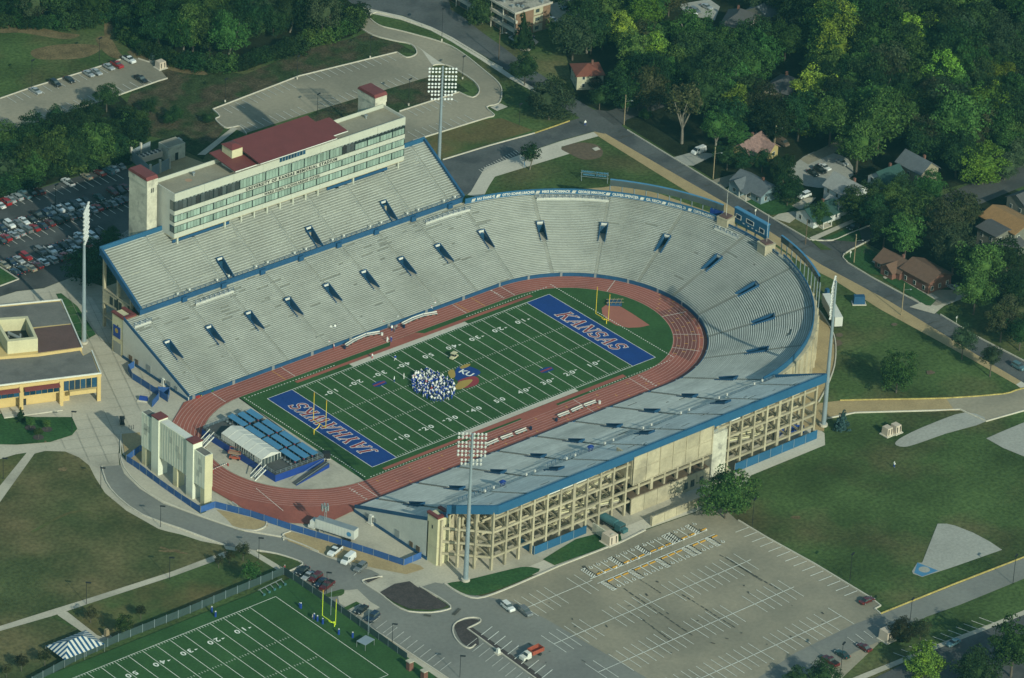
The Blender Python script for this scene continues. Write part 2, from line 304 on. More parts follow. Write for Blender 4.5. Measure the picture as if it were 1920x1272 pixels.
sheet('bare_earth', [(1052, 278), (1085, 268), (1118, 272), (1130, 283), (1125, 296), (1095, 300), (1068, 289)], 'brown', 3)
sheet('footpath', [(657, 8), (706, 20), (755, 31), (811, 52), (849, 71), (905, 105), (960, 142), (1030, 182), (1028, 188), (955, 148), (900, 112), (845, 78), (808, 58), (752, 38), (700, 27), (680, 30), (655, 22)], 'concrete_white', 0)
# parking lots
sheet('parking_lot', [(399, 206), (560, 144), (744, 99), (762, 109), (779, 106), (792, 94), (811, 124), (807, 144), (699, 176), (600, 206), (459, 251), (436, 240), (421, 240), (404, 225), (412, 219)], 'asphalt')
sheet('parking_lot', [(730, 217), (860, 174), (886, 184), (905, 180), (935, 195), (912, 202), (927, 217), (916, 221), (774, 265), (700, 290), (680, 240)], 'asphalt')
sheet('access_road', [(655, 8), (680, 20), (691, 32), (699, 41), (717, 51), (755, 60), (830, 81), (867, 101), (905, 131), (935, 157), (941, 176), (935, 195), (905, 200), (886, 184), (899, 172), (888, 153), (845, 126), (822, 122), (800, 126), (785, 110), (779, 94), (770, 84), (736, 77), (699, 67), (672, 51), (650, 40)], 'asphalt')
sheet('pavement', [(780, 86), (800, 100), (822, 116), (845, 126), (832, 122), (811, 124), (792, 96)], 'concrete_white')
sheet('parking_lot', [(-60, 205), (0, 186), (60, 165), (156, 136), (226, 113), (240, 106), (259, 111), (282, 118), (290, 118), (314, 148), (297, 153), (221, 180), (75, 228), (-60, 268)], 'asphalt')
sheet('parking_lot', [(-60, 400), (0, 379), (78, 353), (151, 330), (212, 311), (243, 318), (262, 330), (262, 480), (190, 520), (138, 519), (82, 541), (31, 547), (-60, 575)], 'asphalt_dark')
sheet('lawn', [(-60, 485), (0, 502), (35, 525), (0, 538), (-60, 552)], 'lawn')
sheet('parking_lot', [(191, 876), (227, 873), (233, 889), (262, 917), (306, 945), (375, 970), (454, 997), (529, 1010), (597, 1038), (614, 1046), (650, 1058), (697, 1070), (712, 1078), (684, 1088), (690, 1098), (712, 1112), (737, 1132), (766, 1146), (808, 1148), (844, 1140), (834, 1128), (822, 1121), (788, 1102), (816, 1093), (834, 1096), (861, 1112), (895, 1121), (941, 1107), (1013, 1078), (1047, 1063), (1166, 1017), (1210, 995), (1304, 962), (1340, 940), (1384, 978), (1439, 1011), (1528, 1060), (1632, 1123), (1651, 1138), (1640, 1143), (1651, 1153), (1720, 1158), (1690, 1182), (1650, 1205), (1560, 1290), (1500, 1400), (900, 1400), (843, 1272), (732, 1202), (642, 1146), (605, 1118), (543, 1073), (566, 1060), (557, 1052), (482, 1033), (422, 1024), (337, 992), (268, 967), (221, 933), (199, 904)], 'asphalt')
sheet('road', [(191, 876), (227, 873), (233, 889), (262, 917), (306, 945), (375, 970), (454, 997), (529, 1010), (597, 1038), (614, 1046), (650, 1058), (697, 1070), (712, 1078), (684, 1088), (690, 1098), (712, 1112), (737, 1132), (766, 1146), (808, 1148), (844, 1140), (834, 1128), (822, 1121), (788, 1102), (816, 1093), (834, 1096), (861, 1112), (960, 1128), (1030, 1165), (1260, 1300), (1300, 1400), (900, 1400), (843, 1272), (732, 1202), (642, 1146), (605, 1118), (543, 1073), (566, 1060), (557, 1052), (482, 1033), (422, 1024), (337, 992), (268, 967), (221, 933), (199, 904)], 'asphalt_new')
sheet('road', [(1380, 1300), (1491, 1225), (1600, 1172), (1651, 1153), (1785, 1100), (1920, 1047), (1990, 1018), (1990, 1056), (1920, 1086), (1800, 1135), (1736, 1158), (1700, 1180), (1600, 1225), (1480, 1300)], 'asphalt_new')
sheet('parking_lot', [(1600, 1300), (1640, 1272), (1728, 1230), (1877, 1170), (1990, 1122), (1990, 1400), (1600, 1400)], 'asphalt_dark')
sheet('footpath', [(1570, 1290), (1599, 1272), (1723, 1222), (1867, 1167), (1990, 1116), (1990, 1126), (1877, 1171), (1728, 1229), (1623, 1273)], 'concrete')
sheet('driveway', [(1535, 757), (1576, 752), (1667, 750), (1774, 748), (1811, 746), (1811, 771), (1747, 771), (1603, 775), (1547, 787), (1545, 810), (1500, 800)], 'tan')
sheet('driveway', [(1774, 748), (1881, 740), (1905, 733), (1990, 712), (1990, 745), (1920, 771), (1850, 791), (1811, 771), (1790, 771)], 'asphalt')
sheet('gravel_path', [(1678, 833), (1694, 819), (1747, 795), (1811, 774), (1849, 791), (1774, 814), (1720, 833), (1694, 839)], 'gravel', 3)
sheet('ball_diamond', [(1849, 823), (1881, 809), (1920, 793), (1990, 765), (1990, 890), (1920, 857), (1881, 841)], 'gravel')
sheet('ball_diamond', [(1758, 983), (1775, 983), (1792, 987), (1825, 1000), (1855, 1016), (1879, 1032), (1785, 1065), (1729, 1083), (1712, 1077), (1710, 1072), (1720, 1056), (1729, 1056)], 'gravel')
sheet('home_plate_area', [(1720, 1056), (1759, 1071), (1729, 1082), (1714, 1075)], 'blue_light')
q = G(1733, 1069); g = MB(); g.disc((q.x, q.y), 1.6, nextz()); ob('home_plate_circle', g, M['gravel'], kind='structure')
# lawns and paths
sheet('lawn', [(-60, 775), (0, 777), (66, 783), (135, 783), (145, 805), (135, 817), (94, 830), (31, 835), (-60, 833)], 'lawn', 0)
sheet('lawn', [(105, 552), (115, 551), (145, 575), (180, 628), (150, 645), (130, 600)], 'lawn')
sheet('lawn', [(-60, 872), (0, 862), (30, 853), (50, 850), (40, 862), (0, 912), (-60, 940)], 'lawn_worn')
sheet('lawn', [(479, 1035), (520, 1041), (557, 1052), (566, 1059), (541, 1072)], 'lawn_worn')
sheet('lawn', [(839, 1095), (870, 1090), (960, 1068), (985, 1064), (1004, 1066), (1010, 1073), (941, 1104), (891, 1118), (862, 1110)], 'lawn', 2)
sheet('lawn', [(1018, 1050), (1050, 1030), (1080, 1012), (1115, 1003), (1160, 990), (1166, 1015), (1040, 1061)], 'lawn')
sheet('lawn', [(1547, 787), (1603, 775), (1747, 771), (1811, 774), (1747, 795), (1694, 819), (1678, 833), (1694, 839), (1720, 833), (1774, 814), (1849, 791), (1990, 745), (1990, 765), (1849, 823), (1990, 890), (1990, 1016), (1920, 1044), (1785, 1097), (1651, 1150), (1642, 1143), (1653, 1138), (1634, 1122), (1530, 1059), (1441, 1010), (1384, 977), (1340, 938), (1403, 903), (1409, 894), (1547, 836), (1546, 813)], 'lawn') if 0 else None
sheet('footpath', [(-60, 1190), (0, 1175), (89, 1147), (163, 1124), (319, 1074), (425, 1034), (435, 1042), (325, 1082), (165, 1134), (93, 1158), (-60, 1202)], 'concrete')
sheet('footpath', [(100, 1146), (126, 1148), (182, 1192), (215, 1205), (196, 1214), (174, 1200), (110, 1156)], 'concrete')
sheet('footpath', [(50, 850), (68, 850), (0, 945), (-60, 1020), (-60, 985), (0, 912)], 'concrete')
sheet('footpath', [(435, 1028), (479, 1035), (541, 1072), (605, 1116), (732, 1202), (880, 1300), (858, 1300), (820, 1272), (765, 1240), (560, 1098), (532, 1078), (470, 1040)], 'concrete')
sheet('pavement', [(632, 1110), (670, 1106), (695, 1130), (712, 1140), (680, 1160), (636, 1132)], 'concrete')
sheet('lawn', [(606, 1117), (640, 1106), (646, 1110), (640, 1118), (612, 1121)], 'lawn', 2)
sheet('lawn', [(642, 1142), (668, 1129), (676, 1133), (650, 1146)], 'lawn')
sheet('planting_bed', [(712, 1112), (740, 1096), (768, 1091), (784, 1103), (788, 1102), (840, 1136), (830, 1142), (806, 1145), (768, 1143), (739, 1130)], 'mulch')
sheet('planting_bed', [(684, 1089), (705, 1080), (717, 1082), (690, 1094)], 'mulch')
sheet('planting_bed', [(853, 1180), (858, 1168), (885, 1162), (899, 1166), (876, 1178), (893, 1190), (898, 1210), (882, 1214), (866, 1206)], 'mulch', 2)
sheet('planting_bed', [(876, 1180), (886, 1178), (1000, 1258), (1060, 1305), (1040, 1305), (960, 1240)], 'mulch')
sheet('gravel_bed', [(228, 815), (262, 812), (270, 850), (262, 868), (255, 880), (236, 868)], 'tan', 0)
sheet('gravel_bed', [(385, 966), (403, 956), (450, 966), (500, 980), (502, 987), (480, 995), (440, 990)], 'tan')
sheet('gravel_bed', [(532, 1000), (545, 998), (640, 1022), (788, 1062), (795, 1068), (762, 1078), (700, 1066), (614, 1042), (540, 1016)], 'tan', 0)
sheet('south_lawn', [(-60, 1010), (0, 943), (65, 852), (85, 847), (122, 848), (148, 859), (167, 874), (178, 896), (197, 926), (237, 959), (297, 993), (371, 1015), (419, 1024), (425, 1034), (319, 1074), (163, 1124), (89, 1147), (0, 1175), (-60, 1190)], 'lawn_brown')
sheet('south_lawn', [(-60, 1202), (93, 1158), (174, 1196), (196, 1214), (141, 1238), (60, 1285), (-60, 1340)], 'lawn_brown')
sheet('south_lawn', [(126, 1148), (165, 1134), (325, 1082), (435, 1042), (470, 1040), (532, 1078), (334, 1158), (222, 1202), (182, 1192)], 'lawn_worn')
sheet('pavement', [(222, 850), (232, 858), (237, 867), (262, 884), (300, 912), (340, 940), (376, 965), (403, 955), (425, 975), (440, 992), (454, 998), (375, 971), (306, 946), (262, 918), (233, 890), (226, 873)], 'concrete')
# houses district ground
sheet('parking_yard', [(1478, 330), (1490, 308), (1525, 286), (1560, 288), (1590, 300), (1600, 330), (1560, 352), (1510, 350)], 'gravel', 2)
sheet('driveway', [(1500, 300), (1560, 270), (1640, 238), (1650, 246), (1560, 290), (1515, 310)], 'asphalt')
sheet('driveway', [(1264, 296), (1300, 286), (1345, 290), (1300, 312), (1286, 312)], 'gravel')
sheet('driveway', [(1333, 340), (1395, 322), (1400, 328), (1360, 354), (1350, 352)], 'asphalt')
sheet('driveway', [(1448, 410), (1470, 396), (1510, 372), (1530, 372), (1500, 405), (1480, 420)], 'concrete')
sheet('driveway', [(1705, 577), (1750, 560), (1830, 540), (1840, 548), (1770, 575), (1752, 590)], 'concrete')
sheet('driveway', [(1700, 560), (1752, 545), (1800, 545), (1790, 565), (1755, 575)], 'asphalt')
sheet('lawn', [(1358, 356), (1385, 342), (1470, 380), (1500, 395), (1448, 405), (1420, 395)], 'lawn')
sheet('lawn', [(1582, 484), (1620, 462), (1680, 500), (1660, 520), (1632, 515)], 'lawn')
sheet('lawn', [(1656, 525), (1690, 508), (1755, 565), (1745, 575), (1736, 574)], 'lawn')
sheet('lawn', [(1450, 412), (1476, 420), (1560, 470), (1540, 470), (1515, 448)], 'lawn_worn')
sheet('lawn', [(1616, 452), (1600, 455), (1545, 450), (1600, 425), (1610, 430)], 'lawn')
sheet('footpath', [(1518, 447), (1600, 412), (1604, 417), (1524, 454)], 'concrete')
sheet('footpath', [(1655, 521), (1680, 508), (1684, 511), (1660, 525)], 'concrete')
sheet('footpath', [(1640, 488), (1760, 560), (1752, 563), (1634, 492)], 'concrete')
sheet('parking_yard', [(1270, 10), (1330, 0), (1350, 14), (1340, 40), (1290, 30)], 'gravel')
sheet('parking_yard', [(1025, 10), (1070, 0), (1110, 10), (1100, 40), (1040, 44)], 'asphalt')
sheet('driveway', [(965, 72), (990, 66), (1010, 80), (990, 100), (975, 95)], 'concrete')
sheet('stair_walk', [(436, 240), (446, 243), (385, 292), (370, 292)], 'concrete')
sheet('stair_walk', [(150, 548), (172, 560), (216, 632), (218, 650), (190, 640), (160, 590)], 'concrete_white')
for p in ([(1280, 300), (1345, 278), (1350, 300), (1320, 318)],): pass
for (a, b, rr) in ((715, 130, 0),): pass
# patches of bare ground
for (a, b, sx, sy, mt) in ((1573, 630, 9, 4, 'brown'), (1571, 645, 8, 7, 'brown'), (1677, 610, 6, 3, 'brown'), (1744, 700, 9, 4, 'brown'), (118, 882, 10, 4, 'straw'), (320, 1035, 22, 3, 'straw'), (85, 830, 3, 2, 'straw'), (1492, 972, 10, 4, 'straw')):
    sheet('bare_patch', [(a+sx*math.cos(t*math.pi/5)*rnd.uniform(.7, 1.1), b+sy*math.sin(t*math.pi/5)*rnd.uniform(.7, 1.1)) for t in range(10)], mt, 2)
def worn(px, w0, m_):
    P = smooth(W(px), 5, False); mb = MB(); z = nextz()
    for i in range(len(P)-1): mb.ribbon([P[i], P[i+1]], w0*rnd.uniform(.4, 1.3), z+.0004*(i % 5))
    ob('worn_track', mb, M[m_], kind='structure')
worn([(300, 1028), (330, 1036), (352, 1040)], .9, 'straw'); worn([(60, 1000), (150, 960), (240, 1000)], .9, 'lawn_worn')
sheet('utility_pad', [(919, 203), (939, 196), (952, 202), (932, 210)], 'concrete_white')
sheet('utility_pad', [(1110, 280), (1120, 277), (1126, 282), (1116, 285)], 'concrete_white')
# tar seams and stains on the big lot, cracks on the street
mb = MB(); zz = nextz()
for a, b in (((1350, 1042), (1460, 1108)), ((1280, 1117), (1380, 1180)), ((1170, 1105), (1300, 1195)), ((1380, 1060), (1430, 1092)), ((1200, 1160), (1260, 1205)), ((1180, 1075), (1240, 1115))):
    for k in range(12):
        t0 = k/12; t1 = (k+.8)/12
        mb.ribbon([G(a[0]+(b[0]-a[0])*t0+rnd.uniform(-1, 1), a[1]+(b[1]-a[1])*t0), G(a[0]+(b[0]-a[0])*t1+rnd.uniform(-1, 1), a[1]+(b[1]-a[1])*t1)], rnd.uniform(.12, .4), zz)
for k in range(34):
    q = G(rnd.uniform(950, 1560), rnd.uniform(1060, 1260)); mb.ribbon([q, q+Vector((rnd.uniform(-.5, .8), rnd.uniform(-1.4, .5), 0))], rnd.uniform(.2, .5), zz)
for (a, b) in (((850, 1155), (862, 1143)), ((1094, 1063), (1100, 1070)), ((160, 300), (166, 306)), ((795, 1155), (808, 1157))):
    mb.ribbon([G(*a), G(*b)], 1.0, zz)
for k in range(46):                          # transverse tar joints on the street
    t = k/46; a = Vector((1140+(1782-1140)*t, 254+(635-254)*t, 0)); b = Vector((1176+(1815-1176)*t, 245+(625-245)*t, 0))
    if rnd.random() < .6:
        s0 = rnd.uniform(0, .4); s1 = rnd.uniform(.55, 1); p = G(*(a.lerp(b, s0)).xy); q2 = G(*(a.lerp(b, s1)).xy); mb.ribbon([p, (p+q2)/2+Vector((0, rnd.uniform(-.5, .5), 0)), q2], rnd.uniform(.12, .35), zz)
for k in range(90):                          # crazed surface of the side street
    p = G(rnd.uniform(1560, 1640), rnd.uniform(445, 475)); mb.ribbon([p, p+Vector((rnd.uniform(-2, 2), rnd.uniform(-2, 2), 0))], .12, zz)
ob('tar_seams', mb, M['tar'], kind='structure')
jp = [G(*p) for p in ((0, 572), (82, 545), (138, 522), (200, 545), (258, 640), (300, 735), (228, 815), (227, 870), (190, 878), (165, 868), (122, 846), (60, 846), (145, 806), (135, 783), (195, 770), (190, 705), (150, 640))]
def pin(x, y):
    c = False; j = len(jp)-1
    for i in range(len(jp)):
        a, b = jp[i], jp[j]
        if (a.y > y) != (b.y > y) and x < (b.x-a.x)*(y-a.y)/(b.y-a.y)+a.x: c = not c
        j = i
    return c
mb = MB(); zz = nextz(); cs, sn = math.cos(-.41), math.sin(-.41)
for k in range(-26, 27):
    for t in range(-80, 80):
        for (a0, b0, a1, b1) in ((k*5.2, t*1.5, k*5.2, t*1.5+1.5), (t*1.5, k*5.2, t*1.5+1.5, k*5.2)):
            p = (-100+a0*cs-b0*sn, 55+a0*sn+b0*cs); q_ = (-100+a1*cs-b1*sn, 55+a1*sn+b1*cs)
            if pin(*p) and pin(*q_): mb.ribbon([p, q_], .10, zz)
ob('paving_joints', mb, M['joint'], kind='structure')
# ---- kerbs
kerbline([(399, 206), (560, 144), (744, 99)], 0); kerbline([(744, 99), (762, 109), (779, 104), (781, 96), (770, 84), (736, 77), (699, 67), (672, 51)])
kerbline([(691, 32), (699, 41), (717, 51), (755, 60), (830, 81), (867, 101), (905, 131), (935, 157), (941, 176), (935, 195), (912, 202), (927, 217), (916, 221)])
kerbline([(749, 210), (860, 174)], 0); kerbline([(860, 174), (886, 184), (899, 172), (888, 153), (845, 126), (822, 122), (811, 124)])
kerbline([(916, 221), (774, 265)], 0); kerbline([(399, 206), (412, 219), (404, 225), (421, 240), (436, 240), (450, 238), (462, 252)])
kerbline([(0, 186), (60, 165), (156, 136), (226, 113)], 0); kerbline([(0, 250), (75, 228), (221, 180), (297, 153), (314, 148)], 0); kerbline([(259, 111), (282, 118), (290, 116)])
kerbline([(0, 502), (35, 525), (0, 538)], 0)
kerbline([(830, 301), (915, 275), (1002, 251)], 0, yellow=False); kerbline([(1002, 251), (1040, 238), (1068, 228)], 2, w=.3, yellow=True)
kerbline([(227, 815), (226, 850), (233, 878), (262, 912), (306, 942), (375, 968), (454, 995), (529, 1008), (597, 1036)], 2)
kerbline([(191, 876), (199, 904), (221, 933), (268, 967), (337, 992), (422, 1024)], 2)
kerbline([(482, 1033), (520, 1040), (557, 1052), (567, 1060), (541, 1073)]); kerbline([(605, 1118), (642, 1146), (732, 1202), (850, 1280)], 0)
kerbline([(717, 1082), (684, 1088), (681, 1094), (712, 1114), (737, 1134), (766, 1148), (808, 1150), (838, 1145), (845, 1138), (822, 1121), (788, 1102)], 2)
kerbline([(834, 1096), (861, 1113), (895, 1123), (941, 1109), (1013, 1078)], 3, w=.5); kerbline([(1013, 1078), (1047, 1063), (1166, 1017), (1210, 995)], 0, w=.5)
kerbline([(878, 1179), (901, 1167), (895, 1160), (872, 1161), (852, 1172), (850, 1190), (862, 1208), (880, 1217), (892, 1210)], 3)
kerbline([(876, 1180), (1040, 1300)], 0)
kerbline([(1384, 977), (1439, 1010), (1528, 1059), (1632, 1122), (1651, 1137), (1640, 1143), (1651, 1152)], 0, w=.4, yellow=False)
kerbline([(1651, 1152), (1785, 1098), (1920, 1046), (1990, 1016)], 0, w=.32, yellow=True)
kerbline([(1575, 752), (1667, 750), (1774, 748), (1881, 740), (1905, 733), (1990, 712)], 2, w=.32, yellow=True)
kerbline([(1547, 787), (1603, 775), (1747, 771), (1800, 769), (1849, 791), (1920, 771), (1990, 746)], 0)
kerbline([(1176, 245), (1260, 296), (1334, 341), (1358, 356), (1449, 411), (1518, 451)], 0); kerbline([(1589, 494), (1632, 520), (1736, 576), (1750, 583)], 0); kerbline([(1763, 591), (1827, 630), (1920, 678), (1990, 715)], 0)
kerbline([(691, 32), (706, 24), (755, 37), (811, 56), (849, 75), (905, 109), (942, 129)], 2)
kerbline([(1588, 492), (1582, 478), (1630, 452)], 3); kerbline([(1518, 451), (1560, 452), (1591, 440), (1640, 420)], 3)
kerbline([(1523, 571), (1539, 587), (1560, 621), (1567, 648), (1565, 686), (1552, 723), (1535, 755)], 3)
kerbline([(500, 975), (498, 988), (480, 996), (460, 995)], 3); kerbline([(532, 1014), (530, 1004), (545, 998)], 3)
ob('kerbs', KB, M['concrete_white'], kind='structure'); ob('yellow_kerbs', KY, mat('kerb_yellow', (.40, .32, .10), .9, .2, .5, .2, 2), kind='structure')
# ---- parking bays
pz = nextz(); pk = MB(); po = MB()
def L2(a, b, w=.21, m_=pk): m_.ribbon([a, b], w, pz)
def V2(x, y): return Vector((x, y, 0))
def row_double(pxa, pxb, step=2.75, L=5.2, skip=()):
    a = G(*pxa); b = G(*pxb); y = (a.y+b.y)/2; L2(V2(a.x, y), V2(b.x, y)); n = int((b.x-a.x)/step)
    for k in range(n+1):
        if k in skip or rnd.random() < .04: continue
        x = a.x+k*step; L2(V2(x, y-L), V2(x, y+L), .15)
row_double((985, 1141), (1112, 1091)); row_double((1036, 1208), (1410, 1053), skip=(14, 15, 28)); row_double((1119, 1261), (1491, 1104), skip=(12, 20)); row_double((1313, 1272), (1580, 1158)); row_double((1200, 1320), (1310, 1273))
def row_single(pxa, pxb, d, L=5.2, step=2.75, m_=pk):
    a = G(*pxa); b = G(*pxb); n = int((b-a).length/step); u = (b-a).normalized()
    for k in range(1, n): L2(a+u*k*step, a+u*k*step+Vector(d)*L, m_=m_)
row_single((1388, 982), (1625, 1120), (-1, .05, 0), 4.8, 3.3)
row_single((712, 1186), (850, 1275), (.96, .28, 0), 5.2, 2.75, po); row_single((642, 1142), (735, 1200), (.96, .28, 0), 5.2, 2.75, po)
row_single((890, 1184), (1030, 1285), (.96, .28, 0), 5.4, 2.9, pk); row_single((882, 1190), (1010, 1285), (-.96, -.28, 0), 5.4, 2.9, po)
row_single((405, 208), (560, 147), (0, -1, 0), 5.2, 2.9, po); row_single((560, 146), (742, 101), (0, -1, 0), 5.2, 2.9, po)
row_single((455, 250), (600, 206), (0, 1, 0), 5.2, 2.9, po); row_single((600, 206), (805, 145), (0, 1, 0), 5.2, 2.9, po)
row_single((751, 212), (858, 177), (0, -1, 0), 5.2, 2.9, po); row_single((770, 264), (912, 221), (0, 1, 0), 5.2, 2.9, po)
row_single((0, 188), (226, 115), (0, -1, 0), 5.2, 2.9, po); row_single((75, 227), (310, 150), (0, 1, 0), 5.2, 2.9, po)
row_single((0, 380), (240, 320), (0, -1, 0), 5.2, 2.75, po)
for (a, b) in (((0, 452), (240, 378)), ((30, 505), (215, 432))):
    p, q = G(*a), G(*b); n = int((q-p).length/2.75)
    for k in range(n): t = p.lerp(q, k/n); L2(t+V2(0, -5.2), t+V2(0, 5.2), m_=po)
row_single((1660, 1232), (1860, 1150), (.3, -1, 0), 4.5, 2.9, po); row_single((1590, 1215), (1660, 1190), (.1, 1, 0), 4, 2.9, po)
row_single((662, 1060), (700, 1074), (-.9, -.4, 0), 5, 2.9, po)
# hatched crossings near the stadium
for k in range(26):
    t = k/26; p = G(205+t*55, 455+t*(-35)); L2(p, p+V2(1.5, -2.2), .16, po)
for k in range(16): p = G(905+k*4.6, 325-k*2.4); L2(p, p+V2(.3, 2.3), .25, po)
# accessible bays: two facing rows with hatching, wheel stops and symbols
ay = (G(1135, 1082).y+G(1325, 1004).y)/2; ax0 = G(1112, 1091).x; ax1 = G(1335, 1001).x
for dy in (-1.5, 1.5): L2(V2(ax0, ay+dy), V2(ax1, ay+dy), .28)
stops = MB(); sym = MB(); k = 0; x = ax0+1; hatch = (0, 4, 8, 12, 13, 16, 20)
def ring(c, r, w_, m_):
    for i in range(10):
        a0 = 2*math.pi*i/10; a1 = 2*math.pi*(i+1)/10; m_.ribbon([V2(c.x+r*math.cos(a0), c.y+r*math.sin(a0)), V2(c.x+r*math.cos(a1), c.y+r*math.sin(a1))], w_, pz)
stop_pos = []
while x < ax1-1.5:
    wbay = 1.7 if k in hatch or (k % 4 == 0) else 2.8
    for sg in (-1, 1):
        y0 = ay+sg*1.5; y1 = ay+sg*6.7
        L2(V2(x, y0), V2(x, y1), .26)
        if wbay < 2:
            L2(V2(x+wbay, y0), V2(x+wbay, y1), .26); L2(V2(x, y1), V2(x+wbay, y1), .26)
            for j in range(6): L2(V2(x, y0+sg*(.1+j*.82)), V2(x+wbay, y0+sg*(1.0+j*.82)), .26)
        else:
            stop_pos.append((x+wbay/2, ay+sg*2.3)); cc = V2(x+wbay/2, ay+sg*5.9)
            ring(cc, .45, .24, pk); L2(cc+V2(-.05, .2*1), cc+V2(0, 1.0), .2); L2(cc+V2(0, .45), cc+V2(.5, .4), .16)
    x += wbay; k += 1
ob('bay_markings', pk, M['paint'], kind='structure'); ob('faded_bay_markings', po, M['paint_old'], kind='structure')
b = MB(); b.box(-1.0, 1.0, -.2, .2, 0, .16); me_stop = b.mesh('wheel_stop', M['orange'])
for i, (x, y) in enumerate(stop_pos):
    o = ob('wheel_stop', me_stop, None, label='orange painted wheel stop at the head of an accessible parking bay beside the stadium', cat='wheel stop', group='orange wheel stops of the accessible bays'); o.location = (x, y, .25)
b = MB(); b.tube((0, 0, 0), (0, 0, 1.6), .04); b.box(-.2, .2, -.03, .03, 1.2, 1.8, 1); me_sg = b.mesh('sign', [M['steel'], M['white']])
for i in range(10):
    o = ob('bay_sign', me_sg, None, label='small white sign on a short post between the accessible parking bays', cat='sign', group='signs of the accessible bays'); o.location = (ax0+4+i*(ax1-ax0-6)/9, ay, .25)
GZ = .3

# ---------------------------------------------------------------- running track and football field
tz = nextz()
def oval(off, step=6):
    pts = [(-60, .5+29.5+off), (45, .5+29.5+off)]
    R_ = 29.5+off
    pts += [(45+R_*math.cos(math.radians(a)), .5+R_*math.sin(math.radians(a))) for a in range(90-step, -90, -step)]
    pts += [(45, .5-R_), (-60, .5-R_)]
    pts += [(-60-R_*math.cos(math.radians(a)), .5+R_*math.sin(math.radians(a))) for a in range(-90+step, 90, step)]
    return pts
cxN, RN = 45, 38.7
outer = [(-76, 37.2), (45, 37.2)]+[(45+RN*math.cos(math.radians(a)), -1.5+RN*math.sin(math.radians(a))) for a in range(86, -90, -4)]+[(45, -40.2), (-76, -40.2), (-86, -41.1), (-97.9, -30.2), (-99.6, -9), (-101, 8), (-96, 20), (-86.1, 29.7)]
sheet('running_track', outer, 'track', world=True)
sheet('track_resurfaced', [(45+r*math.cos(math.radians(a)), .5+r*math.sin(math.radians(a))) for r, rng in ((30, range(-8, -63, -5)), (37, range(-63, -7, 5))) for a in rng], 'track_dark', world=True)
sheet('infield', [(x, y) for x, y in oval(0)], 'turf', world=True)
sheet('infield_apron', [(-61.5, 30), (-61.5, -29), (-64, -28.5)]+[(-60-29.4*math.cos(math.radians(a)), .5+29.4*math.sin(math.radians(a))) for a in range(-80, 90, 6)]+[(-62, 30)], 'concrete', world=True)
lz = nextz(); tm = MB()
for k in range(9): tm.ribbon([Vector((x, y, 0)) for x, y in oval(.1+k*1.14)], .12, lz, closed=True)
ob('lane_lines', tm, M['lane'], kind='structure'); tm = MB()
for x, c in ((-66, 0), (-40, 0), (26.5, 0), (46, 0)):
    tm.ribbon([(x, 30.2), (x, 37)], .14, lz)
for x in (-64, -24, 18, 40): tm.ribbon([(x, -29.2), (x, -38.6)], .14, lz)
for a in (-14, -36, -52, 30): tm.ribbon([(45+29.7*math.cos(math.radians(a)), .5+29.7*math.sin(math.radians(a))), (45+38*math.cos(math.radians(a)), .5+38*math.sin(math.radians(a)))], .14, lz)
for k in range(24): tm.ribbon([(-89-k*.06, -14-k*.6), (-89.2-k*.06, -14.6-k*.6)], .12, lz)
for i in range(8):
    text_on(tm, plane_fn((42+0, 30.9+i*.82, lz), (0, -1, 0), (1, 0, 0)), str(i+1), .9, bold=.03)
    text_on(tm, plane_fn((43.5, -29.9-i*1.05, lz), (0, 1, 0), (-1, 0, 0)), str(i+1), 1.0, bold=.03)
    text_on(tm, plane_fn((-67.5, -29.9-i*1.05, lz), (0, 1, 0), (-1, 0, 0)), str(i+1), 1.0, bold=.03)
ob('lane_markings', tm, M['paint'], kind='structure')
tm = MB()
for x in (27.8, -43.5, 34): tm.ribbon([(x, 30.2), (x-.01, 37)], .16, lz+.004)
for a in range(-60, 0, 9):
    for k in range(1, 8, 2):
        r = 29.6+k*1.14; t = math.radians(a+k*1.7); tm.ribbon([(45+r*math.cos(t), .5+r*math.sin(t)), (45+(r+1)*math.cos(t), .5+(r+1)*math.sin(t))], .22, lz+.004)
for x in range(-60, 40, 12):
    for k in (1, 4, 6): tm.ribbon([(x+k*1.5, -29.6-k*1.14), (x+k*1.5, -30.6-k*1.14)], .2, lz+.004)
ob('hurdle_marks', tm, M['orange'], kind='structure')
# runways and the pale team strips along both sidelines
sheet('runway', [(-42, 26.6), (-42, 27.9), (-22, 27.9), (-22, 26.6)], 'track', world=True)
sheet('runway', [(22, 26.6), (22, 27.9), (50, 27.6), (50, 26.3)], 'track', world=True)
sheet('team_area', [(-22, 26.3), (-22, 27.9), (-5.5, 27.9), (-3.7, 29.9), (6, 29.9), (8, 27.9), (22, 27.9), (22, 26.3)], 'track', world=True)
sheet('team_area', [(-22, -26.3), (-22, -28), (-2, -28.2), (-2, -29.2), (12, -29.2), (12, -28), (40, -28), (40, -26.4)], 'track', world=True)
sheet('runway', [(-53, -26.6), (-53, -27.9), (-22, -27.9), (-22, -26.6)], 'track', world=True)
sheet('sideline_strip', [(-22.4, 24.5), (-22.4, 26.5), (22.6, 26.3), (22.6, 24.5)], 'concrete_white', world=True)
sheet('sideline_strip', [(-22.4, -24.5), (-22.4, -26.3), (22.6, -26.2), (22.6, -24.5)], 'concrete_white', world=True)
qd = [G(*p) for p in ((1128, 580), (1136, 574), (1150, 572), (1165, 578), (1185, 590), (1218, 612), (1200, 616), (1178, 617), (1155, 612), (1138, 602), (1129, 590))]
sheet('high_jump_area', [(p.x, p.y) for p in qd], 'sand_red', world=True)
fz = nextz(); fl = MB()
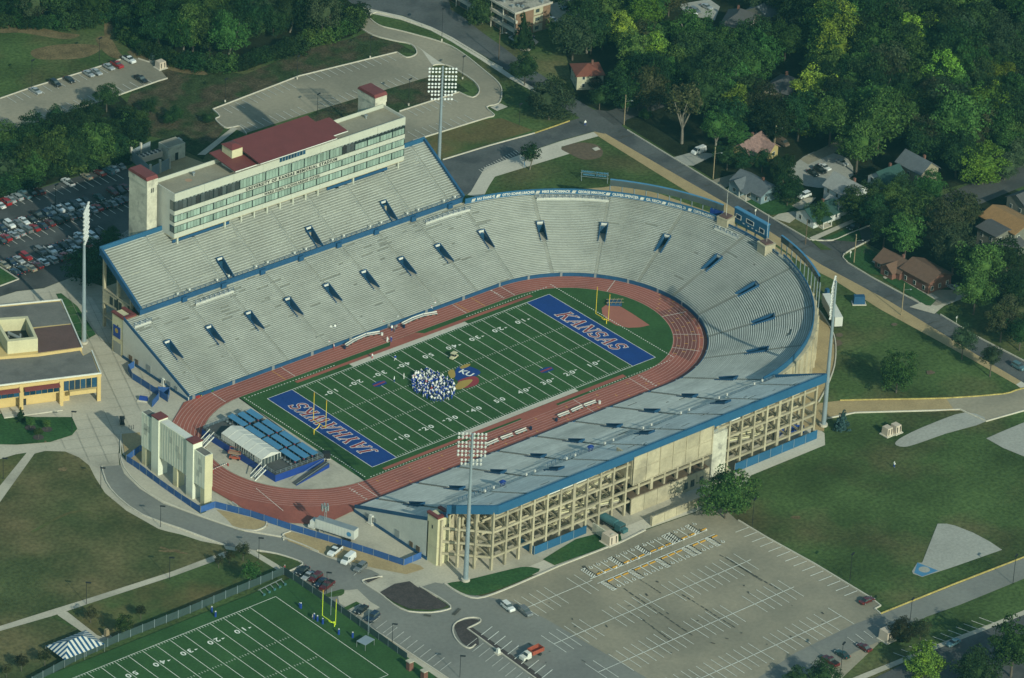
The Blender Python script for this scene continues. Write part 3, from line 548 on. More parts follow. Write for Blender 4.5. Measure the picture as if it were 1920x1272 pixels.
def FR(x0, x1, y0, y1, ox=0, oy=0, z=None, m_=None):
    z = fz if z is None else z; m_ = m_ or fl; m_.face([(ox+x0, oy+y0, z), (ox+x1, oy+y0, z), (ox+x1, oy+y1, z), (ox+x0, oy+y1, z)])
HX, HY, YD = 54.86, 24.38, .9144
def field_lines(m_, z, ox, oy, minx=-60):
    for k in range(0, 21):
        x = -45.72+k*4.572
        if x < minx: continue
        FR(x-.075, x+.075, -HY+.05, HY-.05, ox, oy, z, m_)
    for k in range(1, 100):
        if k % 5 == 0: continue
        x = -45.72+k*YD
        if x < minx: continue
        for y0, y1 in ((-HY+.1, -HY+.9), (HY-.9, HY-.1), (-6.4, -5.7), (5.7, 6.4)): FR(x-.06, x+.06, y0, y1, ox, oy, z, m_)
    for k in range(1, 10):
        x = -45.72+k*9.144; n = str(50-abs(50-k*10))
        if x < minx: continue
        for sg in (-1, 1):
            u = (1, 0, 0) if sg < 0 else (-1, 0, 0); v = (0, 1, 0) if sg < 0 else (0, -1, 0)
            for j, c in enumerate(n):
                du = (-1.15 if j == 0 else 1.15)*u[0]
                text_on(m_, plane_fn((ox+x+du, oy+sg*16.6, z), u, v), c, 2.6, bold=.05, sx=1.15)
            if k != 5:
                d = -1 if k < 5 else 1; xx = ox+x+d*2.5; y = oy+sg*16.6+(.5 if sg < 0 else -.5)
                m_.face([(xx, y-.35, z), (xx+d*1.0, y, z), (xx, y+.35, z)][::(1 if d > 0 else -1)])
FR(-HX-.1, HX+.1, HY, HY+.16); FR(-HX-.1, HX+.1, -HY-.16, -HY); FR(-HX-.16, -HX, -HY, HY); FR(HX, HX+.16, -HY, HY)
field_lines(fl, fz, 0, 0)
for k in range(60):
    y = -27.5+k*.95
    for x in (-HX-5.2, HX+4.6): FR(x-.15, x+.15, y, y+.45)
for k in range(30):
    for y in (28.4, -28.4):
        x = -HX-4+k*1.1; FR(x, x+.5, y-.12, y+.12); x = 25+k*1.1; FR(x, x+.5, y-.12, y+.12)
fld = ob('field_lines', fl, M['paint'], kind='structure')
ez = nextz(); mb = MB(); FR(-HX, -45.8, -HY, HY, z=ez, m_=mb); ob('end_zone', mb, M['field_blue'], kind='structure')
mb = MB(); FR(45.8, HX, -HY, HY, z=ez, m_=mb); ob('end_zone', mb, M['field_blue'], kind='structure')
# slanted serif capitals for the end zones, drawn as strokes (unit cell 1 high)
def arc(cx, cy, rx, ry, a0, a1, n=10): return [(cx+rx*math.cos(math.radians(a0+(a1-a0)*i/n)), cy+ry*math.sin(math.radians(a0+(a1-a0)*i/n))) for i in range(n+1)]
T_, t_ = .17, .075
GL = {
 'K': (.80, [([(.16, 0), (.16, 1)], T_), ([(.66, .98), (.22, .48)], t_), ([(.32, .58), (.68, .02)], T_), ([(.03, .02), (.30, .02)], .06), ([(.03, .98), (.30, .98)], .06), ([(.53, .98), (.80, .98)], .06), ([(.54, .02), (.82, .02)], .06)]),
 'A': (.84, [([(.10, 0), (.42, 1)], t_), ([(.42, 1), (.70, 0)], T_), ([(.20, .32), (.60, .32)], .06), ([(.0, .02), (.24, .02)], .06), ([(.54, .02), (.84, .02)], .06)]),
 'N': (.82, [([(.14, 0), (.14, 1)], t_), ([(.16, .98), (.66, .04)], T_), ([(.68, 0), (.68, 1)], t_), ([(.0, .02), (.28, .02)], .06), ([(.02, .98), (.22, .98)], .06), ([(.54, .98), (.82, .98)], .06)]),
 'S': (.66, [(arc(.32, .73, .22, .24, 20, 270)+arc(.32, .26, .24, .24, 90, -150), .12), ([(.56, .68), (.56, .96)], .06), ([(.07, .04), (.07, .32)], .06)]),
 'J': (.52, [([(.30, .98), (.30, .22)], T_), (arc(.16, .18, .16, .16, 0, -150, 6), .10), ([(.14, .98), (.48, .98)], .06)]),
 'Y': (.80, [([(.10, .98), (.40, .46)], T_), ([(.68, .98), (.40, .46)], t_), ([(.40, .48), (.40, 0)], T_), ([(.0, .98), (.26, .98)], .06), ([(.54, .98), (.80, .98)], .06), ([(.26, .02), (.54, .02)], .06)]),
 'H': (.86, [([(.16, 0), (.16, 1)], T_), ([(.68, 0), (.68, 1)], T_), ([(.16, .5), (.68, .5)], .07), ([(.02, .02), (.30, .02)], .06), ([(.02, .98), (.30, .98)], .06), ([(.54, .02), (.82, .02)], .06), ([(.54, .98), (.82, .98)], .06)]),
 'W': (1.14, [([(.12, .98), (.34, 0)], T_), ([(.36, 0), (.56, .98)], t_), ([(.56, .98), (.78, 0)], T_), ([(.80, 0), (.98, .98)], t_), ([(.0, .98), (.26, .98)], .06), ([(.44, .98), (.68, .98)], .06), ([(.86, .98), (1.1, .98)], .06)]),
}
def wordmark(name, txt, o, u, v, H, wide, z):
    u = Vector(u); v = Vector(v); o = Vector(o); tot = sum(GL[c][0]+.06 for c in txt); x = -tot/2
    for c in txt:
        gw, st = GL[c]
        out = MB(); red = MB()
        for m_, ex, zz_ in ((out, .07, z), (red, 0, z+.008)):
            for i, (pts, w_) in enumerate(st):
                P = []
                for a, b in pts:
                    aa = (x+a+(b-.5)*.28)*wide; bb = (b-.5); P.append(o+u*(aa*H)+v*(bb*H))
                if ex: d0 = (P[1]-P[0]).normalized()*.06*H*.5; d1 = (P[-1]-P[-2]).normalized()*.06*H*.5; P[0] = P[0]-d0; P[-1] = P[-1]+d1
                m_.ribbon(P, (w_+ex)*H, zz_+i*.0006)
        a = ob('end_zone_letter', out, M['paint'], kind='structure'); ob('letter_face', red, M['field_red'], a)
        x += gw+.06
wz = nextz(); nextz(); nextz()
wordmark('KANSAS', 'KANSAS', (50.2, -1, 0), (0, -1, 0), (1, 0, 0), 5.0, 1.12, wz)
wordmark('JAYHAWKS', 'JAYHAWKS', (-50.3, -.2, 0), (0, 1, 0), (-1, 0, 0), 5.0, 1.02, wz)
# midfield emblem: plain coloured patches with the two letters
mz = nextz(); c0 = G(874, 704)
def patch(name, px, m, dz=0): return sheet(name, px, m, 3, z=mz+dz)
patch('emblem_patch', [(857, 692), (872, 688), (893, 694), (901, 701), (893, 707), (874, 713), (857, 716), (852, 706)], 'field_blue')
patch('emblem_patch', [(858, 718), (875, 710), (890, 708), (898, 714), (895, 723), (882, 728), (868, 730)], 'field_red', .004)
patch('emblem_patch', [(853, 728), (862, 718), (880, 714), (886, 716), (876, 726), (864, 732), (855, 732)], 'field_gold', .008)
patch('emblem_patch', [(840, 700), (848, 695), (853, 700), (853, 709), (845, 711)], 'field_gold', .012)
patch('emblem_patch', [(862, 691), (872, 686), (882, 685), (878, 690), (866, 694)], 'field_gold', .016)
mb = MB(); text_on(mb, plane_fn((*G(874, 702).xy, mz+.03), (.25, -.97, 0), (.97, .25, 0)), 'KU', 3.4, bold=.08)
ob('emblem_letters', mb, M['paint'], kind='structure')
for (a, b) in ((711, 722), (1024, 696)):
    q = G(a, b); mb = MB(); n2 = MB(); z = nextz()
    mb.face([(q.x-2.4, q.y-.5, z), (q.x-1.2, q.y-1.3, z), (q.x+2, q.y-1.2, z), (q.x+2.6, q.y+.5, z), (q.x+1, q.y+1.3, z), (q.x-1.8, q.y+1.2, z)])
    n2.face([(q.x-2.2, q.y-.35, z+.004), (q.x+2.2, q.y-.35, z+.004), (q.x+2.2, q.y+.35, z+.004), (q.x-2.2, q.y+.35, z+.004)])
    o = ob('conference_mark', mb, M['field_blue'], kind='structure'); ob('mark_band', n2, M['field_red'], o)
# practice field
pf = [(-120.3, -62.9), (-120.3, -111.7), (-260, -111.7), (-260, -62.9)]
sheet('practice_turf', [(-110.6, -57.9), (-110.6, -120), (-300, -120), (-300, -57.9)], 'turf', world=True)
z = nextz(); pm = MB(); ox, oy = -120.3-54.86, -87.3
field_lines(pm, z, ox, oy, minx=-50)
FR(-HX, HX, HY-.1, HY+.05, ox, oy, z, pm); FR(-HX, HX, -HY-.05, -HY+.1, ox, oy, z, pm); FR(HX-.1, HX+.05, -HY, HY, ox, oy, z, pm)
ob('practice_field_lines', pm, M['paint'], kind='structure')
print('levels', _lvl[0])
# ================================================================ STADIUM BOWL
L1, LC = 119.0, math.pi*54
LT = L1+LC+119.0
YC = -1.5
def pos(s, r, z=0):
    if s < L1: return (-74+s, YC+r, z)
    if s < L1+LC:
        t = math.pi/2-(s-L1)/54; return (45+r*math.cos(t), YC+r*math.sin(t), z)
    return (45-(s-L1-LC), YC-r, z)
def zb(r): return 1.2+(r-38.8)*.372
PS = [x+74 for x in (-67.6, -52.1, -37.2, -22.3, -7.3, 7.3, 22, 36.7)]+[L1+math.radians(90-a)*54 for a in (81.3, 61.7, 41.8, 21.5, 1.8, -18.3, -38.6, -59.2, -80.3)]+[L1+LC+45-x for x in (37.9, 22.9, 8.2, -6.5, -21, -36.1, -51.4, -66.2)]
brk = [0, L1]+[L1+LC*i/40 for i in range(1, 41)]+[LT]
def segs(cuts, jitter=None):
    """intervals of [0,LT] outside the cuts, split at the path's break points"""
    iv = []; a = 0
    for c0, c1 in sorted(cuts):
        if c0 > a: iv.append((a, c0))
        a = max(a, c1)
    if a < LT: iv.append((a, LT))
    out = []
    for a, b in iv:
        p = [a]+[x for x in brk if a+.01 < x < b-.01]+[b]; out.append(p)
    return out
def sweep(mb, p, prof, mi, f=pos, cap=False):
    """sweep a profile [(r,z)...] along path stations p"""
    for i in range(len(p)-1):
        for j in range(len(prof)-1):
            (ra, za), (rb, zb_) = prof[j], prof[j+1]
            mb.face([f(p[i], ra, za), f(p[i+1], ra, za), f(p[i+1], rb, zb_), f(p[i], rb, zb_)][::-1], mi)
NR, DR = 48, .65
bowl = empty('seating_bowl', (0, 0, 0), label='horseshoe shaped lower bowl of pale bleacher rows wrapping around the running track', cat='grandstand')
R_IN, R_OUT = 51.6, 58.3
for i in range(NR):
    r = 38.8+i*DR; z = zb(r); mb = MB(); k = 54/r
    cut_t = []; cut_b = []
    for s in PS:
        kk = k if L1 < s < L1+LC else 1
        if R_IN-.3 < r < R_OUT-.2: cut_t.append((s-1.05*kk, s+1.05*kk)); cut_b.append((s-1.25*kk, s+1.25*kk))
        else: cut_b.append((s-.55*kk, s+.55*kk))
    if i == 0: prof = [(r, z), (r+DR, z)]
    else: prof = [(r, z-.242), (r, z), (r+DR, z)]
    for p in segs(cut_t): sweep(mb, p, prof, 0)
    west_dark = []
    nd = rnd.randint(0, 3) if i > 10 else rnd.randint(0, 1)
    if i in (33, 34, 36, 38, 40, 41): nd += 3
    for _ in range(nd):
        a = rnd.uniform(0, 130) if rnd.random() < .75 else rnd.uniform(130, LT); west_dark.append((a, a+rnd.uniform(.8, 5)))
    if i > 30 and i % 2:
        a = rnd.uniform(0, 40); west_dark.append((a, a+rnd.uniform(1, 6)))
    for p in segs(cut_b+west_dark):
        if p[-1]-p[0] < .3: continue
        sweep(mb, p, [(r+.20, z+.38), (r+.20, z+.43), (r+.52, z+.43), (r+.52, z+.38)], 1)
    for a, b in west_dark:
        b = min(b, LT-.1); sweep(mb, [a, b], [(r+.22, z+.36), (r+.34, z+.36)], 2)
    ob('seating_row', mb, [M['tread_w'], M['seat'], M['seat_dark']], bowl)
for s in PS:                                                    # aisles: half steps and nosings
    mb = MB()
    for i in range(NR):
        r = 38.8+i*DR; z = zb(r); k = 54/r if L1 < s < L1+LC else 1
        if R_IN-.3 < r < R_OUT-.2: continue
        a, b = s-.5*k, s+.5*k
        sweep(mb, [a, b], [(r+.30, z+.005), (r+.30, z+.13), (r+DR, z+.13)], 0); sweep(mb, [a, b], [(r+.02, z+.012), (r+.14, z+.012)], 1)
    ob('aisle', mb, [M['tread_w'] if s < L1+LC-8 else M['aisle_tan'], M['aisle'] if s < L1+14 else M['aisle_tan'] if s < L1+LC-8 else M['seat_dark']], bowl)
mb = MB()
P0 = segs([])[0]
sweep(mb, P0, [(38.6, 0), (38.6, 1.5), (38.8, 1.5), (38.8, 1.2)], 0); ob('front_wall', mb, M['blue'], bowl)
mb = MB()
for s_ in [x*14.8+1 for x in range(27)]:
    if s_ > LT-1: continue
    sweep(mb, [s_, s_+1.0], [(38.5, .3), (38.5, 1.6), (38.95, 1.6), (38.95, 1.2)], 0)
ob('field_gate', mb, M['steel'], bowl)
mb = MB(); sweep(mb, P0, [(70, zb(70)), (71, zb(70)), (71, 0)], 0); ob('outer_wall', mb, M['cream_conc'], bowl)
mb = MB()
for k in range(52):
    s_ = L1-8+k*3.6
    if s_ > L1+LC+2: break
    for (ra, rb) in ((71, 71.5),): 
        p = [pos(s_, ra), pos(s_+.6, ra), pos(s_+.6, rb), pos(s_, rb)]
        mb.prism([(q[0], q[1]) for q in p], 0, 12.6)
ob('buttress', mb, M['cream_conc'], bowl, kind='stuff')
for x, sg in ((-74, 1), (-74, -1)):                              # end walls with a sloped blue rail
    mb = MB(); ys = [YC+sg*38.8, YC+sg*71]
    pts = [(x, ys[0], 0), (x, ys[1], 0), (x, ys[1], 12.8), (x, ys[0], 1.2)]
    b2 = [(p[0]-.3, p[1], p[2]) for p in pts]; mb.hexa(pts, b2); ob('end_wall', mb, M['wall_white'], bowl)
    mb = MB(); mb.beam((x-.1, ys[0], 1.2+.6), (x-.1, ys[1], 12.8+.5), .35, 1.0); ob('end_rail', mb, M['blue'], bowl)
    mb = MB(); mb.beam((x-.42, ys[0], .5), (x-.42, ys[1], .5), .2, 1.0); ob('skirting', mb, M['blue'], bowl)
    for yy, hh, ww in ((44.5, 2.4, 1.2), (48, 2.4, 1.6), (58, 3.4, 1.9), (64, 2.6, 1.4), (67, 2.6, 1.6)):
        mb = MB(); mb.box(x-.46, x-.3, YC+sg*yy-ww/2, YC+sg*yy+ww/2, 0, hh); ob('door', mb, M['steel'] if yy < 60 else M['brown'], bowl)
# entry tunnels
def portal(s, parent, f, r0, r1, zf, label=None, half=1.05, mats=None, kfun=True):
    k = (54/((r0+r1)/2)) if (L1 < s < L1+LC and kfun) else 1
    a, b = s-half*k, s+half*k; t = .16*k; z0 = zf(r0); z1 = zf(r1)
    mb = MB()
    for aa, bb in ((a-t, a), (b, b+t)):
        q = [f(aa, r0), f(bb, r0), f(bb, r1), f(aa, r1)]
        mb.hexa([(p[0], p[1], z0-1.2) for p in q], [(q[0][0], q[0][1], z0+.5), (q[1][0], q[1][1], z0+.5), (q[2][0], q[2][1], z1+1.05), (q[3][0], q[3][1], z1+1.05)])
    q = [f(a-t, r1), f(b+t, r1), f(b+t, r1+.2), f(a-t, r1+.2)]
    mb.prism([(p[0], p[1]) for p in q], z1-.5, z1+1.1)
    o = ob('entry_tunnel', mb, M['blue'], parent)
    mb = MB(); q = [f(a, r0-.1), f(b, r0-.1), f(b, r1), f(a, r1)]; mb.face([(q[0][0], q[0][1], z0+.02), (q[1][0], q[1][1], z0+.02), (q[2][0], q[2][1], z0-.3), (q[3][0], q[3][1], z0-.3)][::-1]); ob('tunnel_floor', mb, M['concrete'], o)
    mb = MB(); q = [f(a, r1-.12), f(b, r1-.12)]; mb.face([(q[0][0], q[0][1], z0-.3), (q[1][0], q[1][1], z0-.3), (q[1][0], q[1][1], z1-.4), (q[0][0], q[0][1], z1-.4)]); ob('tunnel_mouth', mb, M['glass_blue'], o)
    mb = MB(); q = [f(a+.15*k, r1-.15), f(b-.15*k, r1-.15)]; mb.face([(q[0][0], q[0][1], z1+.2), (q[1][0], q[1][1], z1+.2), (q[1][0], q[1][1], z1+.95), (q[0][0], q[0][1], z1+.95)]); ob('section_sign', mb, M['white'], o)
    return o
for s in PS: portal(s, bowl, pos, R_IN, R_OUT, zb)
# ring of honour banner along the rim of the curve
S0, S1 = 119+math.radians(90-80.5)*54, L1+math.radians(90+82)*54
ban = empty('rim_banner', (0, 0, 0), label='long blue banner wall with white player names along the rim of the curved stand', cat='banner')
def stations(a, b, n): return [a+(b-a)*i/n for i in range(n+1)]
SB0, SB1 = L1+math.radians(90-8.5)*54, L1+math.radians(90+12)*54       # gap for the scoreboard
for a, b in ((S0, SB0-1), (SB1+1.5, S1)):
    mb = MB(); sweep(mb, stations(a, b, 26), [(69.7, zb(70)), (69.7, 14.75), (69.95, 14.75), (69.95, zb(70))], 0); ob('banner_panel', mb, M['blue_fascia'], ban)
def arc_text(txt, s, r, z, size, name, **kw):
    mb = MB(); fn = lambda a, b: pos(s+a*54/r, r, z+b)
    text_on(mb, fn, txt, size, **kw); ob(name, mb, M['white'], ban)
NM = [('RAY EVANS 42', (890, 369), (925, 364)), ('OTTO SCHNELLBACHER', (938, 361), (1000, 354)), ('MIKE McCORMACK', (1014, 354), (1069, 354)), ('GEORGE MRKONIC', (1084, 355), (1136, 359)), ('OLIVER SPENCER', (1149, 361), (1199, 368)), ('GIL REICH', (1213, 371), (1242, 376)), ('JOHN HADL 21', (1255, 379), (1289, 388)), ('CURTIS McCLINTON', (1303, 393), (1344, 406)), ('GALE SAYERS 48', (1459, 473), (1485, 497)), ('BOBBY DOUGLASS', (1490, 503), (1511, 531)), ('JOHN ZOOK', (1514, 538), (1521, 555))]
def s_at(p):
    q = G(p[0], p[1], 13.9); return L1+(math.pi/2-math.atan2(q.y-YC, q.x-45))*54
for t, p, p2 in NM:
    s0, s1 = s_at(p), s_at(p2); v, f_ = textverts(t, 1.25, bold=.04); wx = max(a for a, b in v)-min(a for a, b in v); mb = MB(); k_ = (s1-s0)/wx; sm_ = (s0+s1)/2
    text_on(mb, lambda a, b: pos(sm_+a*k_, 69.62, 13.78+b), t, 1.25, bold=.04); ob('banner_name', mb, M['white'], ban)
    mb = MB(); sa = s0-1.1; fn = lambda a, b: pos(sa+a*54/69.6, 69.6, 13.75+b)
    mb.face([fn(-.7, -.5), fn(.5, -.5), fn(.9, .5), fn(-.3, .5)]); ob('banner_mark', mb, M['paint_old'], ban)
# rails for wheelchair rows
def rail(parent, name, a, b, r, z, f=pos, h=1.0, posts=1.6, m_='blue', n=None, panel=True):
    mb = MB(); L = abs(b-a); n = n or max(1, int(L/posts)); st = stations(a, b, n)
    for i in range(n+1):
        p = f(st[i], r, z); mb.box(p[0]-.05, p[0]+.05, p[1]-.05, p[1]+.05, z, z+h)
        if i < n:
            q = f(st[i+1], r, z)
            for hh in (h, h*.5): mb.beam((p[0], p[1], z+hh), (q[0], q[1], z+hh), .07, .07)
    return ob(name, mb, M[m_], parent)
def access_row(a, b, r, f=pos, par=bowl, zf=zb):
    z = zf(r)
    mb = MB(); sweep(mb, stations(a, b, 8), [(r-.9, z-.5), (r-.9, z+.25), (r+.5, z+.25)], 0, f); ob('accessible_platform', mb, M['wall_white'], par)
    rail(par, 'platform_rail', a, b, r-.8, z+.25, f)
    mb = MB(); n = int(abs(b-a)/1.6)
    for i in range(n):
        s = a+(i+.5)*(b-a)/n; p = f(s, r+.1, z); mb.box(p[0]-.28, p[0]+.28, p[1]-.28, p[1]+.28, z+.6, z+.75)
    ob('companion_seat', mb, M['white'], par)
def s_of(p, z):
    q = G(*p, z)
    if q.x < 45: return (q.x+74) if q.y > 0 else L1+LC+45-q.x
    return L1+(math.pi/2-math.atan2(q.y-YC, q.x-45))*54
access_row(s_of((1007, 372), 12.8), s_of((1141, 377), 12.8), 68.6)
access_row(s_of((352, 560), 12.4), s_of((423, 535), 12.4), 68)
access_row(s_of((785, 410), 12.4), s_of((872, 384), 12.4), 68)
access_row(.8, 7, 67.6)
access_row(s_of((1380, 387), 12.8)+2, s_of((1435, 450), 12.8)-5, 67.6)

# ---------------------------------------------------------------- upper deck on the press box side
def upper(name, label, y0, sgn, n, dy, z0, dz, xa, xb, aisles, ports, seatm, rail_m='blue', lip=1.6, wall_m='blue'):
    root = empty(name, (0, 0, 0), label=label, cat='grandstand')
    slope = dz/dy; zf = lambda r: z0+r*slope
    f = lambda s, r, z=0: (s, y0+sgn*r, z)
    pr1 = 6.0
    for i in range(n):
        r = i*dy; z = zf(r); mb = MB(); A, B = xa(r), xb(r)
        cuts = [(s-1.2, s+1.2) for s in ports] if r < pr1-.3 else []
        def iv(cuts):
            out = []; a = A
            for c0, c1 in sorted(cuts):
                if c0 > a: out.append((a, min(c0, B)))
                a = max(a, c1)
            if a < B: out.append((a, B))
            return [p for p in out if p[1]-p[0] > .2]
        prof = [(r, z-dz), (r, z), (r+dy, z)] if i else [(r, z-lip), (r, z), (r+dy, z)]
        for p in iv(cuts): sweep(mb, [p[0], p[1]] if sgn > 0 else [p[1], p[0]], prof, 0, f)
        bc = [(s-.5, s+.5) for s in aisles if not any(abs(s-q) < 1 and r < pr1 for q in ports)]+[(c[0]-.2, c[1]+.2) for c in cuts]
        dk = []
        for _ in range(rnd.randint(0, 3)): a = rnd.uniform(A, B-5); dk.append((a, a+rnd.uniform(1, 4)))
        for p in iv(bc+dk): sweep(mb, [p[0], p[1]] if sgn > 0 else [p[1], p[0]], [(r+.22, z+.36), (r+.22, z+.43), (r+.57, z+.43), (r+.57, z+.36)], 1, f)
        ob('seating_row', mb, [M['tread_w'], M[seatm]], root)
    for s in aisles:
        mb = MB()
        for i in range(n):
            r = i*dy; z = zf(r)
            if not (xa(r)+.6 < s < xb(r)-.6) or any(abs(s-q) < 1.3 and r < pr1 for q in ports): continue
            pp = [s-.45, s+.45] if sgn > 0 else [s+.45, s-.45]
            sweep(mb, pp, [(r+dy*.45, z+.005), (r+dy*.45, z+dz/2), (r+dy, z+dz/2)], 0, f); sweep(mb, pp, [(r+.02, z+.012), (r+.20, z+.012)], 1, f)
        ob('aisle', mb, [M['tread_w'] if sgn > 0 else M['aisle_tan'], M['blue'] if sgn > 0 else M['seat_dark']], root)
    for s in ports: portal(s if sgn > 0 else s, root, f, -.1, pr1, zf, kfun=False)
    return root, f, zf
AW = [x for x in (-67.6+14.8*k for k in range(1, 9)) if x < 55]
uw, fW, zW = upper('upper_grandstand', 'steep upper grandstand of pale rows below the long white press box', 68.6, 1, 26, .75, 14.7, .45, lambda r: -68.4, lambda r: 56.2, AW, (-34.5, -.3, 29.2), 'seat')
mb = MB(); mb.box(-69, 56.2, 68.2, 68.55, 13.3, 15.0); ob('front_wall', mb, M['blue'], uw)
rail(uw, 'front_rail', -68.5, 56, -.2, 15.0, fW, h=1.0, posts=2)
mb = MB(); mb.box(-69, 56.2, 68.56, 68.7, 12.4, 13.3); ob('wall_foot', mb, M['tread_w'], uw)
for s in AW:
    mb = MB(); mb.box(s-.9, s+.9, 67.5, 68.2, 13, 14.6); ob('gate_box', mb, M['blue'], uw)
    for d in (-2.2, 2.2): mb = MB(); mb.box(s+d-.25, s+d+.25, 68.1, 68.5, 15.9, 16.5); ob('flood_lamp', mb, M['white'], uw)
ztop = zW(26*.75)
for x, d in ((-68.4, -1), (56.2, 1)):
    mb = MB(); mb.beam((x+d*.35, 68.4, 14.7+.1), (x+d*.35, 88.3, ztop+.1), .7, 2.0); ob('side_fascia', mb, M['blue'], uw)
mb = MB(); mb.box(-69.1, 56.9, 88.2, 88.6, ztop-1.6, ztop+1.3); ob('rear_parapet', mb, M['blue_fascia'], uw)
# frame under the deck
for x in (-67.5, -60, -50, -40, -30, -20, -10, 0, 10, 20, 30, 40, 50, 55):
    for y in (88, 81, 74.5):
        mb = MB(); mb.box(x-.4, x+.4, y-.4, y+.4, 0, zW(y-68.6)-.9); ob('column', mb, M['cream_conc'], uw)
for z in (4.5, 9, 13.5):
    mb = MB(); mb.box(-68, 55.5, 71+(z > 10)*3, 88.3, z-.4, z); ob('floor_slab', mb, M['cream_conc'], uw)
mb = MB(); mb.box(-67.9, -67.6, 76, 87.6, 9, 12.8); ob('wall_panel', mb, M['cream_conc'], uw)
for y in (79.5, 81.7, 83.9): mb = MB(); mb.box(-68, -67.88, y-.7, y+.7, 9.6, 12.2); ob('window', mb, M['frame_dark'], uw)
mb = MB(); mb.box(-60, 55, 72, 72.3, 0, 13.5); ob('back_wall', mb, M['cream_conc'], uw)

# ---------------------------------------------------------------- upper deck over the arcade
def xaE(r): return -70.8 if r < 5 else -70.8+(r-5)/(15.2-5)*8.4
def xbE(r): return 58.6+r/15*4.2
AE = [x for x in (-51.4, -36.1, -21, -6.5, 8.2, 22.9, 37.9, 52)]
ue, fE, zE = upper('upper_grandstand', 'upper grandstand with blue fascia on the concrete arcade above the striped parking lot', -71.6, -1, 23, .66, 13.5, .294, xaE, xbE, AE, (-30.3, 4, 33.8), 'seat_bowl', lip=.9)
rail(ue, 'front_rail', -70.8, 58.6, -.2, 13.5, fE, h=1.0, posts=1.5, m_='galv')
for s in AE:
    for d in (-1.6, 1.6): mb = MB(); mb.box(s+d-.25, s+d+.25, -71.6, -71.2, 14.1, 14.8); ob('flood_lamp', mb, M['white'], ue)
zt = zE(15.2)
mb = MB(); mb.box(-62.6, 63.2, -88.2, -87.6, zt-1.9, zt+.8); ob('rear_fascia', mb, M['blue_fascia'], ue)
mb = MB(); mb.hexa([(-62.6, -88.2, zt-1.9), (-62.6, -87.6, zt-1.9), (-72.2, -77.6, zt-3.2), (-72.6, -77.9, zt-3.2)][::-1], [(-62.6, -88.2, zt+.8), (-62.6, -87.6, zt+.8), (-72.2, -77.6, zt-.6), (-72.6, -77.9, zt-.6)][::-1]); ob('corner_fascia', mb, M['blue_fascia'], ue)
mb = MB(); mb.beam((63.1, -87.8, zt+.1), (58.9, -71.6, 13.9), .4, 1.5); ob('side_fascia', mb, M['blue'], ue)
mb = MB(); mb.beam((-72.3, -77.8, 16.5), (-71, -71.6, 13.7), .4, 1.4); ob('side_fascia', mb, M['blue'], ue)
# blue booths and rails on the walkway
for x in (-45, -12): 
    q = (x, -69.8); mb = MB(); mb.tube((q[0], q[1], zb(68.3)), (q[0], q[1], zb(68.3)+1.6), .7, .7, 8); mb.tube((q[0], q[1], zb(68.3)+1.6), (q[0], q[1], zb(68.3)+2.3), 1.1, .2, 8)
    ob('camera_booth', mb, M['blue_bright'], None, label='small round blue booth on the walkway %s' % ('nearer the floodlight mast in front' if x < -30 else 'above the middle of the arcade stand'), cat='booth', group='blue booths on the walkway')
for a in ((-60, -47), (-27, -14)):
    rail(ue, 'walkway_rail', a[0], a[1], -3.2, zb(66.9)+.3, fE, h=1.2, posts=1.4, m_='blue_fascia')

# ---------------------------------------------------------------- concrete arcade
ar = empty('stadium_arcade', (0, -80, 0), label='open concrete frame of columns and beams under the blue roof edge, facing the parking lot', cat='building')
def ao(name, mb, m_, par=None): o = ob(name, mb, M[m_], par or ar); o.location = (0, 80, 0) if par is None else (0, 0, 0); return o
XS = [-63.3+4.95*k for k in range(26)]
LV = (4.4, 8.2, 12.5, 16.8)
for k, x in enumerate(XS):
    pan = -13 < x < 18
    wide = .5 if k in (6, 12, 17, 22) else .32
    for j, y in enumerate((-87, -80.4, -74)):
        top = zE(-71.6-y)-.35
        if pan and j == 0: top = 10
        if k < 2: top -= 1.2
        mb = MB(); mb.box(x-wide, x+wide, y-.42, y+.42, 0, top); ao('column', mb, 'cream_conc')
    for z in LV:
        for ya, yb in ((-86.6, -80.8), (-80, -74.4)):
            zz = z
            if zz > zE(-71.6-yb)-.8 or (pan and ya < -86 and z > 10): continue
            mb = MB(); sag = .9                                   # haunched cross beam
            n_ = 6
            for i in range(n_):
                t0, t1 = i/n_, (i+1)/n_; y0 = ya+(yb-ya)*t0; y1 = ya+(yb-ya)*t1
                h0 = .45+sag*(2*t0-1)**2; h1 = .45+sag*(2*t1-1)**2
                mb.hexa([(x-.22, y0, zz-h0), (x+.22, y0, zz-h0), (x+.22, y1, zz-h1), (x-.22, y1, zz-h1)], [(x-.22, y0, zz), (x+.22, y0, zz), (x+.22, y1, zz), (x-.22, y1, zz)])
            ao('cross_beam', mb, 'cream_conc')
for z in LV:
    for j, y in enumerate((-87, -80.4, -74)):
        if z > zE(-71.6-y)-.6: continue
        for (a, b) in ((-63.3, -12.6), (17.6, 60.6)) if (j == 0 and z > 9) else ((-63.3, 60.6),):
            mb = MB(); mb.box(a, b, y-.30, y+.30, z-.62, z+.02); ao('beam', mb, 'cream_conc')
